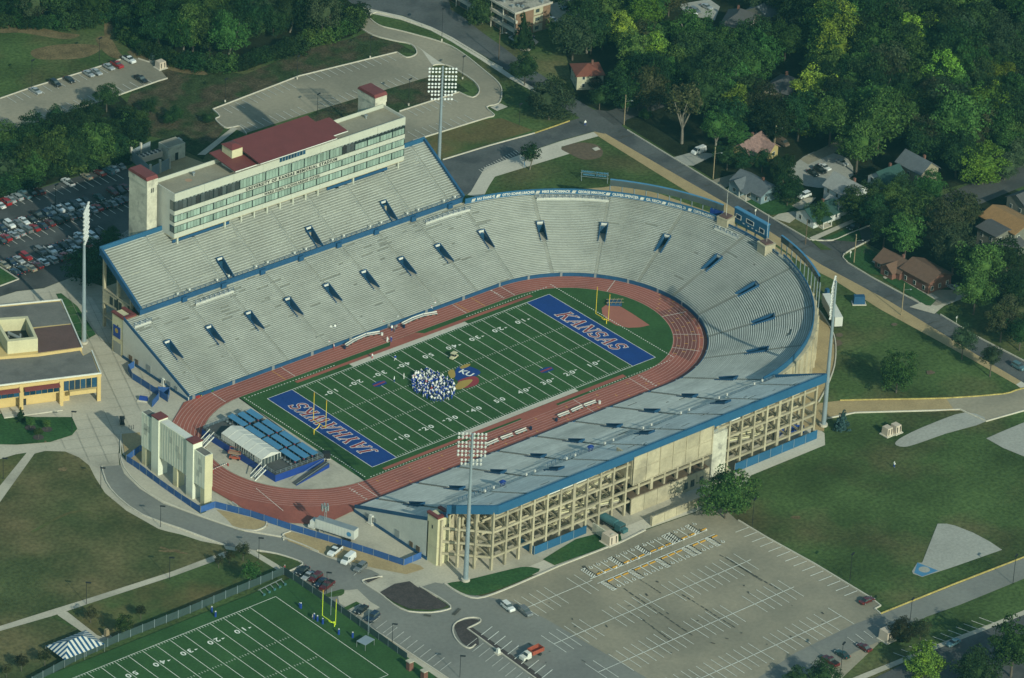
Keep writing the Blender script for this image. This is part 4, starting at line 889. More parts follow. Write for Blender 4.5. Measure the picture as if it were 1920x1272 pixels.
# raker under the deck
for x in XS:
    mb = MB(); mb.beam((x, -87.2, zE(15.6)-.75), (x, -72, zE(.4)-.75), .4, .8); ao('raker', mb, 'cream_conc')
mb = MB(); mb.face([(-62, -87.3, zE(15.6)-.3), (62, -87.3, zE(15.6)-.3), (58, -71.6, zE(0)-.3), (-70, -71.6, zE(0)-.3)][::-1]); ao('deck_soffit', mb, 'cream_conc')
mb = MB(); mb.box(-73.6, 60, -72.2, -71.8, 0, 13); ao('back_wall', mb, 'cream_conc')
for i, x in enumerate((-58, -50, -43, -33, -24, -4, 4, 12, 22, 30, 38, 47, 55)): mb = MB(); mb.box(x-1.3, x+1.3, -72.35, -72.2, 0, 2.6); ao('door', mb, 'blue' if i % 3 else 'dark')
for i, x in enumerate((-30, -20, 24, 34, 44)):
    mb = MB(); mb.box(x-2, x+2, -72.3, -72.2, 4.9+(i % 2)*3.9, 6.6+(i % 2)*3.9); ao('window', mb, 'glass_dark')
# intermediate floors and ramps
for (xa_, xb_, z) in ((-63, -40, 4.5), (-40, -13, 8.3), (-13, 18, 5.4), (18, 60, 8.3)):
    mb = MB(); mb.box(xa_, xb_, -80, -73, z-.3, z+.06); ao('floor_slab', mb, 'concrete')
def ramp(xa_, za, xb_, zb2, y0, y1):
    mb = MB(); mb.hexa([(xa_, y0, za-.3), (xb_, y0, zb2-.3), (xb_, y1, zb2-.3), (xa_, y1, za-.3)], [(xa_, y0, za), (xb_, y0, zb2), (xb_, y1, zb2), (xa_, y1, za)]); o = ao('ramp', mb, 'concrete')
    for yy in (y0, y1):
        mb = MB(); mb.beam((xa_, yy, za+1.05), (xb_, yy, zb2+1.05), .1, .12); mb.beam((xa_, yy, za+.45), (xb_, yy, zb2+.45), .06, .5)
        r_ = ob('ramp_rail', mb, M['cream'], o)
ramp(-38, 0.4, -15, 4.4, -83.3, -81); ramp(-38, 8.3, -15, 4.6, -86, -83.7); ramp(-38, 8.4, -15, 12.4, -83.3, -81)
ramp(22, 3, 44, 7, -83.3, -81); ramp(22, 10.5, 40, 7.2, -86, -83.7)
# end bays past the chamfer
for (x, y) in ((-66.6, -83.6), (-69.9, -80.2), (-73.2, -76.8), (-73.2, -72.6)):
    mb = MB(); mb.box(x-.35, x+.35, y-.35, y+.35, 0, zE(-71.6-y)-1.2); ao('column', mb, 'cream_conc')
for z in LV[:3]:
    mb = MB(); mb.beam((-63.3, -87, z-.3), (-73.2, -76.8, z-.3), .5, .6); ao('beam', mb, 'cream_conc')
    mb = MB(); mb.beam((-66.6, -83.6, z-.3), (-63.3, -74, z-.3), .4, .6); ao('beam', mb, 'cream_conc')
    mb = MB(); mb.beam((-70, -80.2, z-.3), (-66, -74, z-.3), .4, .6); ao('beam', mb, 'cream_conc')
# precast panels, each its own piece
for r_, (z0, z1) in enumerate(((10.2, 14.6), (14.75, 19.1))):
    for k in range(6):
        x0 = -12.2+k*5.05; mb = MB(); mb.box(x0+.12, x0+4.93, -88.35, -87.9, z0, z1); ao('precast_panel', mb, 'cream_conc')
    mb = MB(); mb.box(-12.5, -12.1, -87.9, -81, z0, z1); ao('precast_panel', mb, 'cream_conc')
for k in range(7):
    x0 = -12.3+k*5.05; mb = MB(); mb.box(x0-.12, x0+.28, -88.55, -88.3, 10, 19.2); ao('panel_rib', mb, 'cream_conc')
for z in (9.9, 14.6): mb = MB(); mb.box(-12.4, 18.2, -88.5, -87.6, z, z+.2); ao('panel_rib', mb, 'cream_conc')
for k in range(6):
    x0 = -12.2+k*5.05; mb = MB(); mb.box(x0+.05, x0+4.97, -88.2, -87.8, 0, 5.2); ao('wall_panel', mb, 'cream_conc')
mb = MB(); mb.box(-12.3, 18, -87.8, -80, 5.2, 5.4); ao('floor_slab', mb, 'brown')
for x in (9, 11.5, 15): mb = MB(); mb.box(x-.7, x+.7, -88.32, -88.2, 1.2, 3.4); ao('window', mb, 'glass_dark')
mb = MB(); mb.box(18.4, 23.9, -88.4, -82, 0, 16.2); ao('stair_shaft', mb, 'stained')
mb = MB(); mb.box(19, 21, -87.5, -85, 16.2, 16.9); mb.box(21, 22.6, -87, -85.5, 16.2, 17.2); ao('rooftop_duct', mb, 'steel')
for x0, x1 in ((-43.4, -38.5), (-38.4, -33.5), (-33.4, -28.7), (26, 30)): 
    mb = MB(); mb.box(x0+.4, x1-.1, -87.1, -86.95, 17.1, 18.5); ao('wall_panel', mb, 'white')
# blue screens along the foot of the arcade
def fence_pts(name, pts, h, m_, label, posts=3.0, cat='fence', group=None, post_m='steel', bands=2, z0=0.0, n2='fence_panel'):
    root = empty(name, (pts[0][0], pts[0][1], 0), label=label, cat=cat, group=group)
    off = Vector((pts[0][0], pts[0][1], 0))
    for a, b in zip(pts[:-1], pts[1:]):
        a = Vector((a[0], a[1], 0))-off; b = Vector((b[0], b[1], 0))-off; L = (b-a).length; n = max(1, round(L/posts)); u = (b-a)/n
        for i in range(n):
            p = a+u*i; q = a+u*(i+1); mb = MB(); d = (q-p).normalized()*.04; mb.beam(p+d+Vector((0, 0, z0+h*.52)), q-d+Vector((0, 0, z0+h*.52)), .05, h*.92); ob(n2, mb, M[m_], root)
            mb = MB(); mb.box(p.x-.06, p.x+.06, p.y-.06, p.y+.06, 0, h+.12); ob('post', mb, M[post_m], root)
    return root
fence_pts('screen_fence', [(-48.5, -81.6), (-48.5, -88.3), (-29, -88.3)], 2.9, 'blue_light' if 0 else 'blue_fascia', 'blue panel fence across the foot of the open arcade beside the sloping lawn', posts=4.9)
fence_pts('screen_fence', [(28, -88.4), (61, -88.4)], 3.2, 'blue_fascia', 'long blue panel fence at the foot of the arcade above the concrete walk', posts=4.9)
fence_pts('screen_fence', [(50, -82), (56, -80), (60, -84)], 3.0, 'blue_bright', 'short dark blue screen standing inside the far end bays of the arcade', posts=3)
o = tag(ob('retaining_wall', (lambda b: (b.box(-27, -26.6, -96.5, -88.5, 0, 3.0), b.box(-27.4, -26.3, -96.9, -96.3, 0, 3.3), b)[-1])(MB()), M['stained']), 'concrete yard wall beside the teal tank truck', 'wall')
wl = empty('yard_wall', (-11, -96, 0), label='long low concrete wall of six panels between the arcade and the parking lot', cat='wall')
for k in range(7): mb = MB(); x = k*4.6; mb.box(x+.06, x+4.54, -.15, .15, 0, 2.9); ob('wall_panel', mb, M['cream_conc'], wl)
mb = MB(); mb.box(-.3, .1, -.35, .5, 0, 3.1); ob('pier', mb, M['cream_conc'], wl)
# corner towers with red copings
def corner_tower(loc, sx, sy, h, label):
    r = empty('corner_tower', loc, label=label, cat='tower', group='cream corner towers of the stadium')
    mb = MB(); mb.box(-sx/2, sx/2, -sy/2, sy/2, 0, h); ob('shaft', mb, M['cream'], r)
    mb = MB()
    for a in ((-sx/2-.2, sx/2+.2, -sy/2-.2, -sy/2+.9), (-sx/2-.2, -sx/2+.9, -sy/2+.9, sy/2+.2), (sx/2-.9, sx/2+.2, -sy/2+.9, sy/2+.2)): mb.box(a[0], a[1], a[2], a[3], h+.003, h+.6)
    ob('coping', mb, M['roof_red'], r)
    for k in range(3): mb = MB(); mb.box(-.5+k*.9, -.2+k*.9, -sy/2-.06, -sy/2+.02, h-4.2, h-2.8); ob('slit_window', mb, M['frame_dark'], r)
    mb = MB(); mb.box(-sx/2-.05, -sx/2+.02, -.2, .2, h-4, h-2.9); ob('slit_window', mb, M['frame_dark'], r)
    mb = MB(); mb.box(-sx/2-.06, sx/2+.06, -sy/2-.06, sy/2+.06, 5.6, 5.72); ob('string_course', mb, M['cream_conc'], r)
    return r
t1 = corner_tower((-72, -74.2, 0), 4.6, 4.4, 15.2, 'cream corner tower with red coping between the white end wall and the open arcade')
t2 = corner_tower((-72, 72.2, 0), 4.4, 5.6, 12.9, 'cream corner tower carrying a square blue banner beside the campus stairs')
mb = MB(); mb.box(-2.36, -2.22, -1.3, 2.1, 5.6, 9.4); bn = ob('blue_banner', mb, M['blue_bright'], t2)
mb = MB(); mb.disc((0, 0), .8, 0, 12); mm = mb.mesh('emblem_disc', M['field_gold']); o = link(bpy.data.objects.new('emblem_disc', mm), bn); o.location = (-2.38, .4, 7.9); o.rotation_euler = (0, -math.pi/2, 0)
mb = MB(); mb.box(-2.3, -2.22, -1.6, 2, 0, 4); ob('glass_door', mb, M['steel'], t2)
mb = MB(); mb.box(-74.2, -70, -76.2, -76.0, 12, 13); 

# ---------------------------------------------------------------- press box
pb = empty('press_box', (-1.5, 88, 0), label='long white three storey press box with green windows and stadium name lettering', cat='building')
def po_(name, mb, m_, par=None):
    o = ob(name, mb, M[m_], par or pb)
    if par is None: o.location = (1.5, -88, 0)
    return o
X0, X1, Y0, Y1 = -46, 43.5, 82.2, 92.6
bands = [(26.0, 27.5), (30.05, 31.2), (33.7, 35.1), (38.4, 41.0)]
for i, (a, b) in enumerate(bands):
    n = 8
    for k in range(n):
        xa_ = X0+(X1-X0)*k/n; xb_ = X0+(X1-X0)*(k+1)/n; mb = MB(); mb.box(xa_+.03, xb_-.03, Y0, Y0+.35, a, b-(1.2 if (i == 3 and -6.3 < (xa_+xb_)/2 < 3.8) else 0)); po_('wall_panel', mb, 'pb_white')
mb = MB(); mb.box(X0+.2, X1-.2, Y0+.9, Y1, 26.1, 40.0); po_('core', mb, 'pb_white')
mb = MB(); mb.box(X0, X0+.25, Y0+.36, Y1+.2, 26.0, 41); mb.box(X1-.25, X1, Y0+.36, Y1+.2, 26.0, 41); po_('side_wall', mb, 'wall_white')
for (za, zc) in ((27.7, 30), (31.3, 33.6), (35.2, 38.3)):
    mb = MB(); mb.box(X0-.05, X0+.3, Y0+.3, Y0+2.2, za, zc); po_('corner_window', mb, 'glass_dark')
mb = MB(); mb.box(X0+.3, X1-.3, Y1, Y1+.3, 39, 41.3); po_('rear_parapet', mb, 'pb_white')
mb = MB(); mb.box(X0+.3, X1-.3, Y0+.4, Y1-.05, 40.0, 40.08); po_('roof_deck', mb, 'roof_deck')
levels = [(27.5, 30.05), (31.2, 33.7), (35.1, 38.4)]
NB = 18; bw = (X1-X0)/NB
for li, (a, b) in enumerate(levels):
    for k in range(NB):
        xa_ = X0+k*bw; dark = (li == 2 and (k < 5 or k == 13)); tr = 4 if not dark else 3
        h1 = b-.35 if not (li == 2 and k >= 14) else b-1.3
        for j in range(tr):
            pa = xa_+.18+(bw-.28)*j/tr; pc = xa_+.18+(bw-.28)*(j+1)/tr
            mb = MB(); mb.box(pa+.05, pc-.05, Y0+.25, Y0+.32, a+.12, h1); po_('window_pane', mb, 'glass_dark' if dark else 'glass_green')
    mb = MB(); mb.box(X0+.05, X1-.05, Y0+.34, Y0+.7, a, b)
    for k in range(NB+1): x = X0+k*bw; mb.box(x-.11+(.12 if k == 0 else 0), x+.11-(.12 if k == NB else 0), Y0+.08, Y0+.335, a, b)
    mb.box(X0+.1, X1-.1, Y0+.15, Y0+.33, b-.3, b-.003); mb.box(X0+.1, X1-.1, Y0+.15, Y0+.33, a+.003, a+.1)
    po_('window_frame', mb, 'frame_dark')
    if li:
        mb = MB(); n = 62 if li == 2 else 44
        for k in range(n):
            x = X0+.6+(X1-X0-1.2)*k/(n-1)
            if li == 1 and -20 < x < 18: continue
            mb.box(x-.42, x+.3, Y0-.5, Y0-.06, b+.03, b+.12)
        po_('sunshade', mb, 'steel')
mb = MB(); text_on(mb, plane_fn((-1.25, Y0-.04, 34.38), (1, 0, 0), (0, 0, 1)), 'UNIVERSITY OF KANSAS MEMORIAL STADIUM', 1.3, bold=.07, sx=1.0, space=1.28); 
xs = [v[0] for v in mb.v]; kx = 35.4/(max(xs)-min(xs)); mb.v = [(-1.25+(v[0]+1.25)*kx, v[1], v[2]) for v in mb.v]; po_('lettering', mb, 'letter')
mb = MB(); text_on(mb, plane_fn((-1.05, Y0-.04, 30.6), (1, 0, 0), (0, 0, 1)), 'WARD FAMILY SCHOLARSHIP SUITES', 1.0, bold=.055, space=1.2)
xs = [v[0] for v in mb.v]; kx = 21.5/(max(xs)-min(xs)); mb.v = [(-1.05+(v[0]+1.05)*kx, v[1], v[2]) for v in mb.v]; po_('lettering', mb, 'letter')
mb = MB(); mb.box(X0, X1, Y0+.3, Y1, 25.6, 26); po_('floor_slab', mb, 'cream_conc')
for x in (-44, -26, -19.8, -14.8, -9.8, -4.8, .2, 5.2, 10, 24, 42): mb = MB(); mb.box(x-.25, x+.25, 83, 83.6, 20, 25.6); po_('leg', mb, 'pb_white')
for a, b in ((-45.5, -24), (14, 38)): mb = MB(); mb.box(a, b, 83.6, 83.8, zW(15.0)-.5, zW(15.0)+.9); po_('blue_screen', mb, 'blue')
for k in range(9): mb = MB(); x = -6.2+k*1.13; mb.box(x+.05, x+1.05, Y0-.03, Y0+.03, 39.85, 42.1); po_('window_pane', mb, 'glass_blue')
# penthouse with red roofs
mb = MB(); mb.box(-12, 12.5, 83.3, 92, 40.1, 43.2); po_('penthouse', mb, 'stained')
def sloped_roof(x0, x1, y0, y1, z0, z1, m_='roof_red', th=.3):
    mb = MB(); mb.hexa([(x0, y0, z0-th), (x1, y0, z0-th), (x1, y1, z1-th), (x0, y1, z1-th)], [(x0, y0, z0), (x1, y0, z0), (x1, y1, z1), (x0, y1, z1)]); o = po_('roof', mb, m_)
    mb = MB(); mb.beam((x0, y0-.05, z0-.1), (x1, y0-.05, z0-.1), .08, .28); po_('gutter', mb, 'white'); return o
ra = G(488, 307.5, 43.4); rb_ = G(632, 259.4, 43.4)
sloped_roof(ra.x, rb_.x, (ra.y+rb_.y)/2, 94.2, 43.4, 45.2); sloped_roof(rb_.x+.05, rb_.x+6.0, 81.6, 90.8, 43.3, 44.2); sloped_roof(-23.6, ra.x+1.2, 81.6, 94.6, 42.2, 43.2)
mb = MB(); mb.box(-21.6, -11.9, 84, 91, 40.1, 42.0); po_('penthouse', mb, 'wall_white')
mb = MB(); mb.box(-19.8, -15.8, 88.2, 93.2, 42.6, 45.6); po_('roof_tower', mb, 'cream'); mb = MB()
b0 = [(-20.1, 87.9, 45.6), (-15.5, 87.9, 45.6), (-15.5, 93.5, 45.6), (-20.1, 93.5, 45.6)]
mb.hexa(b0, [(-18.4, 90, 46.5), (-17.2, 90, 46.5), (-17.2, 91.6, 46.5), (-18.4, 91.6, 46.5)]); po_('roof', mb, 'roof_red')
for x, y in ((-33, 90), (20, 90.5), (34, 90)): mb = MB(); mb.tube((x, y, 40), (x, y, 41), .3); mb.tube((x, y, 40.9), (x, y, 41.3), .55); po_('roof_vent', mb, 'steel')
mb = MB(); mb.disc((-36, 88.5), 1.1, 40.1, 10); po_('rust_stain', mb, 'copper')
for (x0, x1, y0, y1, h, lb) in ((-51, -47.3, 89.2, 98.2, 44.6, 'tall streaked concrete stair tower at the car park end of the press box'), (40.2, 44.6, 93.2, 101.5, 44.6, 'shorter looking concrete stair tower at the far end of the press box roof')):
    st = empty('stair_tower', ((x0+x1)/2, (y0+y1)/2, 0), label=lb, cat='tower', group='press box stair towers'); sx, sy = (x1-x0)/2, (y1-y0)/2
    mb = MB(); mb.box(-sx, sx, -sy, sy, 0, h-3); ob('shaft', mb, M['stained'], st)
    mb = MB(); mb.box(-sx-.15, sx+.15, -sy-.15, sy+.15, h-3, h-.6); ob('crown', mb, M['stained'], st)
    mb = MB(); mb.hexa([(-sx-.3, -sy-.3, h-.6), (sx+.3, -sy-.3, h-.6), (sx+.3, sy+.3, h-.6), (-sx-.3, sy+.3, h-.6)], [(-sx-.2, -sy+.4, h+.3), (sx+.2, -sy+.4, h+.3), (sx+.2, sy-.4, h+.3), (-sx-.2, sy-.4, h+.3)]); ob('roof', mb, M['roof_red'], st)
    for k in range(2): mb = MB(); mb.box(-.4+k*.6, -.15+k*.6, -sy-.2, -sy-.12, h-5, h-3.6); ob('slit_window', mb, M['frame_dark'], st)

# ---------------------------------------------------------------- scoreboard group on the rim
sb = empty('scoreboard', (119.5, 3.6, 0), label='blue scoreboard with white lamp digits standing behind the rim of the curved stand', cat='scoreboard')
mb = MB(); mb.box(-.5, .6, -7.4, 7.4, 11.8, 16.6); ob('cabinet', mb, M['blue_light'] if 0 else M['blue_fascia'], sb)
mb = MB(); mb.box(-.6, .8, -7.5, 7.5, 16.6, 16.9); ob('cap', mb, M['blue_light'], sb)
for y, z, w_, h_ in ((-5.2, 13.9, 2.2, 1.6), (.2, 14.6, 3.4, 1.4), (5.4, 14.3, 2.4, 1.6)):
    mb = MB()
    for a in ((y-w_/2, y+w_/2, z+h_/2-.1, z+h_/2), (y-w_/2, y+w_/2, z-h_/2, z-h_/2+.1), (y-w_/2, y-w_/2+.1, z-h_/2+.1, z+h_/2-.1), (y+w_/2-.1, y+w_/2, z-h_/2+.1, z+h_/2-.1)): mb.box(-.62, -.51, a[0], a[1], a[2], a[3])
    o = ob('digit_window', mb, M['white'], sb); mb = MB()
    for k in range(3): mb.box(-.58, -.505, y-w_/2+.2+k*(w_-.3)/3, y-w_/2+.2+(k+.75)*(w_-.3)/3, z-h_/2+.25, z+h_/2-.25)
    ob('digit', mb, M['navy'], o)
mb = MB()
for y in (-2.8, -1, .8, 3, -4): mb.box(-.56, -.505, y-.35, y+.35, 12.8, 13.1)
ob('caption', mb, M['white'], sb)
for y in (-6.5, -2, 2, 6.5): mb = MB(); mb.box(-.2, .2, y-.2, y+.2, 0, 12.2); ob('post', mb, M['galv'], sb)
mb = MB(); sweep(mb, stations(SB0+.5, SB1-.5, 6), [(69.6, zb(69)-.4), (69.6, 13.6), (70, 13.6)], 0); tag(ob('blue_wall', mb, M['blue']), 'low dark blue wall under the scoreboard between the two stone booths', 'wall')
for (a, b) in ((1361, 412), (1437, 461)):
    q = G(a, b, 14.0); bt = empty('rim_booth', (q.x, q.y, 0), math.atan2(q.y-YC, q.x-45), label='square pale booth with brown flat roof, %s end of the scoreboard' % ('at the house side' if a < 1400 else 'at the video ribbon'), cat='booth', group='square booths beside the scoreboard')
    mb = MB(); mb.box(-2.0, 2.0, -2.0, 2.0, 10.5, 14.9); ob('walls', mb, M['cream_conc'], bt)
    mb = MB(); mb.box(-2.15, 2.15, -2.15, 2.15, 14.9, 15.15); ob('roof', mb, M['cream_conc'], bt)
    mb = MB(); mb.box(-1.5, 1.5, -1.5, 1.5, 15.15, 15.5); ob('roof_cap', mb, M['roof_maroon'], bt)
    mb = MB(); mb.tube((0, 0, 15.5), (0, 0, 25), .06, .04); fp = tag(ob('flagpole', mb, M['white']), 'thin white pole rising from the %s square booth' % ('left' if a < 1400 else 'right'), 'flagpole'); fp.location = (q.x, q.y, 0)
def video_ribbon(a0, a1, label):
    r = empty('video_ribbon', (0, 0, 0), label=label, cat='display', group='dark ribbon displays behind the rim')
    A = stations(L1+math.radians(90-a0)*54, L1+math.radians(90-a1)*54, 10)
    mb = MB(); sweep(mb, A, [(73.2, 14.9), (73.2, 17), (73.6, 17), (73.6, 14.9), (73.2, 14.9)], 0); ob('screen', mb, M['glass_dark'], r)
    mb = MB(); sweep(mb, A, [(73.1, 17.02), (73.1, 17.2), (73.7, 17.2)], 0); ob('top_rim', mb, M['blue_light'], r)
    for s in A:
        p = pos(s, 73.7); mb = MB(); mb.box(p[0]-.12, p[0]+.12, p[1]-.12, p[1]+.12, 0, 15); ob('post', mb, M['galv'], r)
video_ribbon(42, 12, 'long dark ribbon display on posts behind the names, on the house side'); video_ribbon(-8, -30, 'curved dark ribbon display on posts, running down from the square booth')
for (a, b, zz, lb) in ((1352, 402, 14, 'blue tarpaulin roll behind the banner end'),):
    q = G(a, b, zz); mb = MB(); mb.box(-2, 2, -.8, .8, 12, 14.2); o = tag(ob('tarpaulin', mb, M['blue_bright']), lb, 'tarpaulin'); o.location = (q.x+1, q.y+3, 0); o.rotation_euler = (0, 0, 1.9)
# lettered board outside the curve
q = G(1110, 344, 0); bs = empty('lettered_board', (q.x+1, q.y, 0), math.radians(-48), label='light blue freestanding sign of pale letters on the grass behind the curved stand', cat='sign')
mb = MB(); text_on(mb, plane_fn((0, 0, 3.6), (1, 0, 0), (0, 0, 1)), 'UNIVERSITY OF KANSAS', .8, bold=.03); ob('sign_letters', mb, M['blue_light'], bs)
mb = MB(); text_on(mb, plane_fn((0, 0, 2.5), (1, 0, 0), (0, 0, 1)), 'MEMORIAL STADIUM', .8, bold=.03); ob('sign_letters', mb, M['blue_light'], bs)
mb = MB(); mb.box(-4.6, 4.6, .05, .15, 3.0, 3.08); mb.box(-4.6, 4.6, .05, .15, 1.7, 1.78); mb.box(-4.3, -4.15, .05, .2, 0, 4); mb.box(4.15, 4.3, .05, .2, 0, 4); ob('sign_frame', mb, M['galv'], bs)
# ================================================================ OBJECTS
def T(name, p, rz=0, z=None, **kw): return empty(name, (p[0], p[1], GZ if z is None else z), rz, **kw)
# ---- goal posts
def goal(x, y, d, m_, label, group='goal posts', h=9.14):
    r = T('goal_post', (x, y), label=label, cat='goal post')
    mb = MB(); pr = (0, 0, 0); pts = [(d*2, 0, 0), (d*2, 0, 1.6)]+[(d*(2-2*math.sin(t)), 0, 1.6+1.3*(1-math.cos(t))+0.0) for t in (.4, .8, 1.2, 1.57)]
    for a, b in zip(pts[:-1], pts[1:]): mb.tube(a, b, .13, .13, 8)
    ob('gooseneck', mb, m_, r); mb = MB(); mb.tube((0, -2.9, 2.95), (0, 2.9, 2.95), .1, .1, 8); ob('crossbar', mb, m_, r)
    for s in (-1, 1):
        mb = MB(); mb.tube((0, s*2.86, 2.9), (0, s*2.86, 3+h), .085, .08, 8); ob('upright', mb, m_, r)
        mb = MB(); mb.box(-.06, .06, s*2.86-.12, s*2.86+.12, 3+h-.9, 3+h+.05); ob('ribbon', mb, M['orange'], r)
    return r
goal(HX, 0, 1, M['yellow'], 'yellow goal post behind the KANSAS end zone, beside the red high jump area'); goal(-HX, 0, -1, M['yellow'], 'yellow goal post standing over the JAYHAWKS end zone')
q = G(636, 1186); goal(q.x-1.6, q.y+2.6, 1, M['yellowgreen'], 'bright yellow green goal post on the practice field', h=8)
# ---- floodlight masts
mbl = MB(); mbl.tube((0, 0, 0), (0, -.45, -.12), .38, .22, 8, 1); mbl.tube((0, .12, .03), (0, 0, 0), .34, .38, 8, 0); me_l = mbl.mesh('lamp', [M['lampglass'], M['white']])
def mast(x, y, h, face, nc, nr, dx, dz, label, r0=.75, gap=True):
    r = T('floodlight_mast', (x, y), face, label=label, cat='floodlight mast', group='stadium floodlight masts')
    mb = MB(); mb.tube((0, 0, 0), (0, 0, h), r0, .28, 14); ob('pole', mb, M['galv'], r)
    mb = MB(); mb.tube((0, 0, 0), (0, 0, .7), r0+.5, r0+.5, 12); ob('footing', mb, M['concrete_white'], r)
    for j in range(nr):
        z = h-.4-j*dz-(j//2)*.35; n = nc if j < nr-2 else nc-2
        mb = MB(); mb.box(-(n-1)*dx/2-.4, (n-1)*dx/2+.4, .3, .42, z-.06, z+.06); ob('cross_arm', mb, M['steel'], r)
        for k in range(n):
            xx = (k-(n-1)/2)*dx
            if gap and abs(xx) < dx*.3: continue
            o = link(bpy.data.objects.new('lamp', me_l), r); o.location = (xx, .75, z-.05)
    return r
def facing(x, y): return math.atan2(-y, -x)-math.pi/2
mast(-78.6, 83.2, 46, facing(-78.6, 83.2), 8, 9, 1.05, 1.15, 'tall floodlight mast between the yellow campus building and the steep upper stand')
mast(67.7, -84.2, 48.3, facing(67.7, -84.2), 8, 9, 1.05, 1.15, 'tall floodlight mast at the far end of the arcade stand, near the white trailer')
mast(-72.8, -87.4, 47, facing(-72.8, -87.4), 8, 8, 1.05, 1.2, 'tall floodlight mast in front of the arcade stand on the small green island')
mast(68, 93.9, 46.6, facing(68, 93.9), 9, 9, 1.05, 1.15, 'tall floodlight mast behind the corner of the steep upper stand')
# ---- people
def figure(name, spread=.25, arm=.35, bend=0):
    pts = [((0, 0, .95), .17), ((0, 0, 1.2), .16), ((0, bend*.2, 1.42), .19), ((0, bend*.3, 1.55), .08), ((0, bend*.35, 1.70), .13), ((0, bend*.35, 1.80), .11),
           ((.12, 0, .9), .12), ((spread*.6, .04, .5), .09), ((spread, 0, .06), .07), ((spread, -.14, .04), .06),
           ((-.12, 0, .9), .12), ((-spread*.6, .04, .5), .09), ((-spread, 0, .06), .07), ((-spread, -.14, .04), .06),
           ((.22, bend*.2, 1.42), .09), ((.22+arm*.4, -.03, 1.15), .06), ((.2+arm*.5, -.2, .95), .05),
           ((-.22, bend*.2, 1.42), .09), ((-.22-arm*.4, -.03, 1.15), .06), ((-.2-arm*.5, -.2, .95), .05)]
    ed = [(0, 1), (1, 2), (2, 3), (3, 4), (4, 5), (0, 6), (6, 7), (7, 8), (8, 9), (0, 10), (10, 11), (11, 12), (12, 13), (2, 14), (14, 15), (15, 16), (2, 17), (17, 18), (18, 19)]
    me = bpy.data.meshes.new(name); me.from_pydata([p[0] for p in pts], ed, []); o = bpy.data.objects.new(name, me); C.objects.link(o)
    md = o.modifiers.new('s', 'SKIN'); 
    if not me.skin_vertices: bpy.context.view_layer.objects.active = o
    for i, p in enumerate(pts): me.skin_vertices[0].data[i].radius = (p[1], p[1]*.85)
    me.skin_vertices[0].data[0].use_root = True
    sb_ = o.modifiers.new('d', 'SUBSURF'); sb_.levels = 1
    m2 = bpy.data.meshes.new_from_object(o.evaluated_get(bpy.context.evaluated_depsgraph_get())); bpy.data.objects.remove(o); m2.name = name
    return m2
def skin_ok():
    me = bpy.data.meshes.new('x'); me.from_pydata([(0, 0, 0), (0, 0, 1)], [(0, 1)], []); return hasattr(me, 'skin_vertices')
def person_mat(name, head, top, legs):
    mt = mat(name, top, .8, 0, 1, 0, 1); N = mt.node_tree.nodes; Lk = mt.node_tree.links; tc = N.new('ShaderNodeTexCoord'); sp = N.new('ShaderNodeSeparateXYZ'); Lk.new(tc.outputs['Object'], sp.inputs[0])
    cr = N.new('ShaderNodeValToRGB'); cr.color_ramp.interpolation = 'CONSTANT'; e = cr.color_ramp.elements; e[0].position = 0; e[0].color = (.3, .3, .3, 1); e[1].position = .05; e[1].color = (*legs, 1)
    for p_, c_ in ((.47, top), (.80, (.35, .2, .14)), (.83, head)): x = e.new(p_); x.color = (*c_, 1)
    dv = N.new('ShaderNodeMath'); dv.operation = 'DIVIDE'; Lk.new(sp.outputs[2], dv.inputs[0]); dv.inputs[1].default_value = 1.95; Lk.new(dv.outputs[0], cr.inputs[0]); Lk.new(cr.outputs[0], N['Principled BSDF'].inputs['Base Color']); return mt
FM = [figure('person', .22, .3), figure('person', .32, .5, -.4), figure('person', .16, .15, .3)]
WH = (.78, .78, .72); BL = (.014, .05, .28); GR = (.3, .3, .28); RD = (.5, .05, .05)
PM = {'blue': person_mat('kit_blue', WH, BL, BL), 'bluewhite': person_mat('kit_blue_white', WH, BL, WH), 'white': person_mat('kit_white', WH, WH, BL), 'allwhite': person_mat('kit_all_white', WH, WH, WH), 'red': person_mat('kit_red', WH, RD, BL), 'grey': person_mat('kit_grey', GR, GR, (.05, .05, .06)), 'band': person_mat('kit_band', RD, (.7, .68, .66), RD), 'helmblue': person_mat('kit_navy', BL, WH, BL)}
pcache = {}
def person(x, y, kit, label, group=None, rz=None, z=None):
    v = rnd.randrange(3); key = (v, kit)
    if key not in pcache: me = FM[v].copy(); me.materials.clear(); me.materials.append(PM[kit]); pcache[key] = me
    o = ob('person', pcache[key], None, label=label, cat='person', group=group); o.location = (x, y, GZ if z is None else z); o.rotation_euler = (0, 0, rnd.uniform(0, 6.28) if rz is None else rz); s = rnd.uniform(.98, 1.1); o.scale = (s*1.15, s*1.15, s); return o
desc = {'blue': 'player in blue kit and white helmet in the midfield huddle', 'bluewhite': 'player with blue shirt and white trousers in the midfield huddle', 'white': 'player with white shirt and blue trousers in the midfield huddle', 'red': 'player in a red shirt standing out in the midfield huddle', 'helmblue': 'player in white shirt and blue headgear in the midfield huddle', 'allwhite': 'player dressed all in white in the midfield huddle'}
hud = [(782, 704), (800, 700), (816, 706), (838, 716), (850, 722), (853, 740), (848, 752), (822, 757), (806, 753), (790, 744), (776, 738), (770, 716)]
HW = [G(*p) for p in hud]
def inside(p, poly):
    c = False; j = len(poly)-1
    for i in range(len(poly)):
        a, b = poly[i], poly[j]
        if (a[1] > p[1]) != (b[1] > p[1]) and p[0] < (b[0]-a[0])*(p[1]-a[1])/(b[1]-a[1])+a[0]: c = not c
        j = i
    return c
pl_ = []; tries = 0
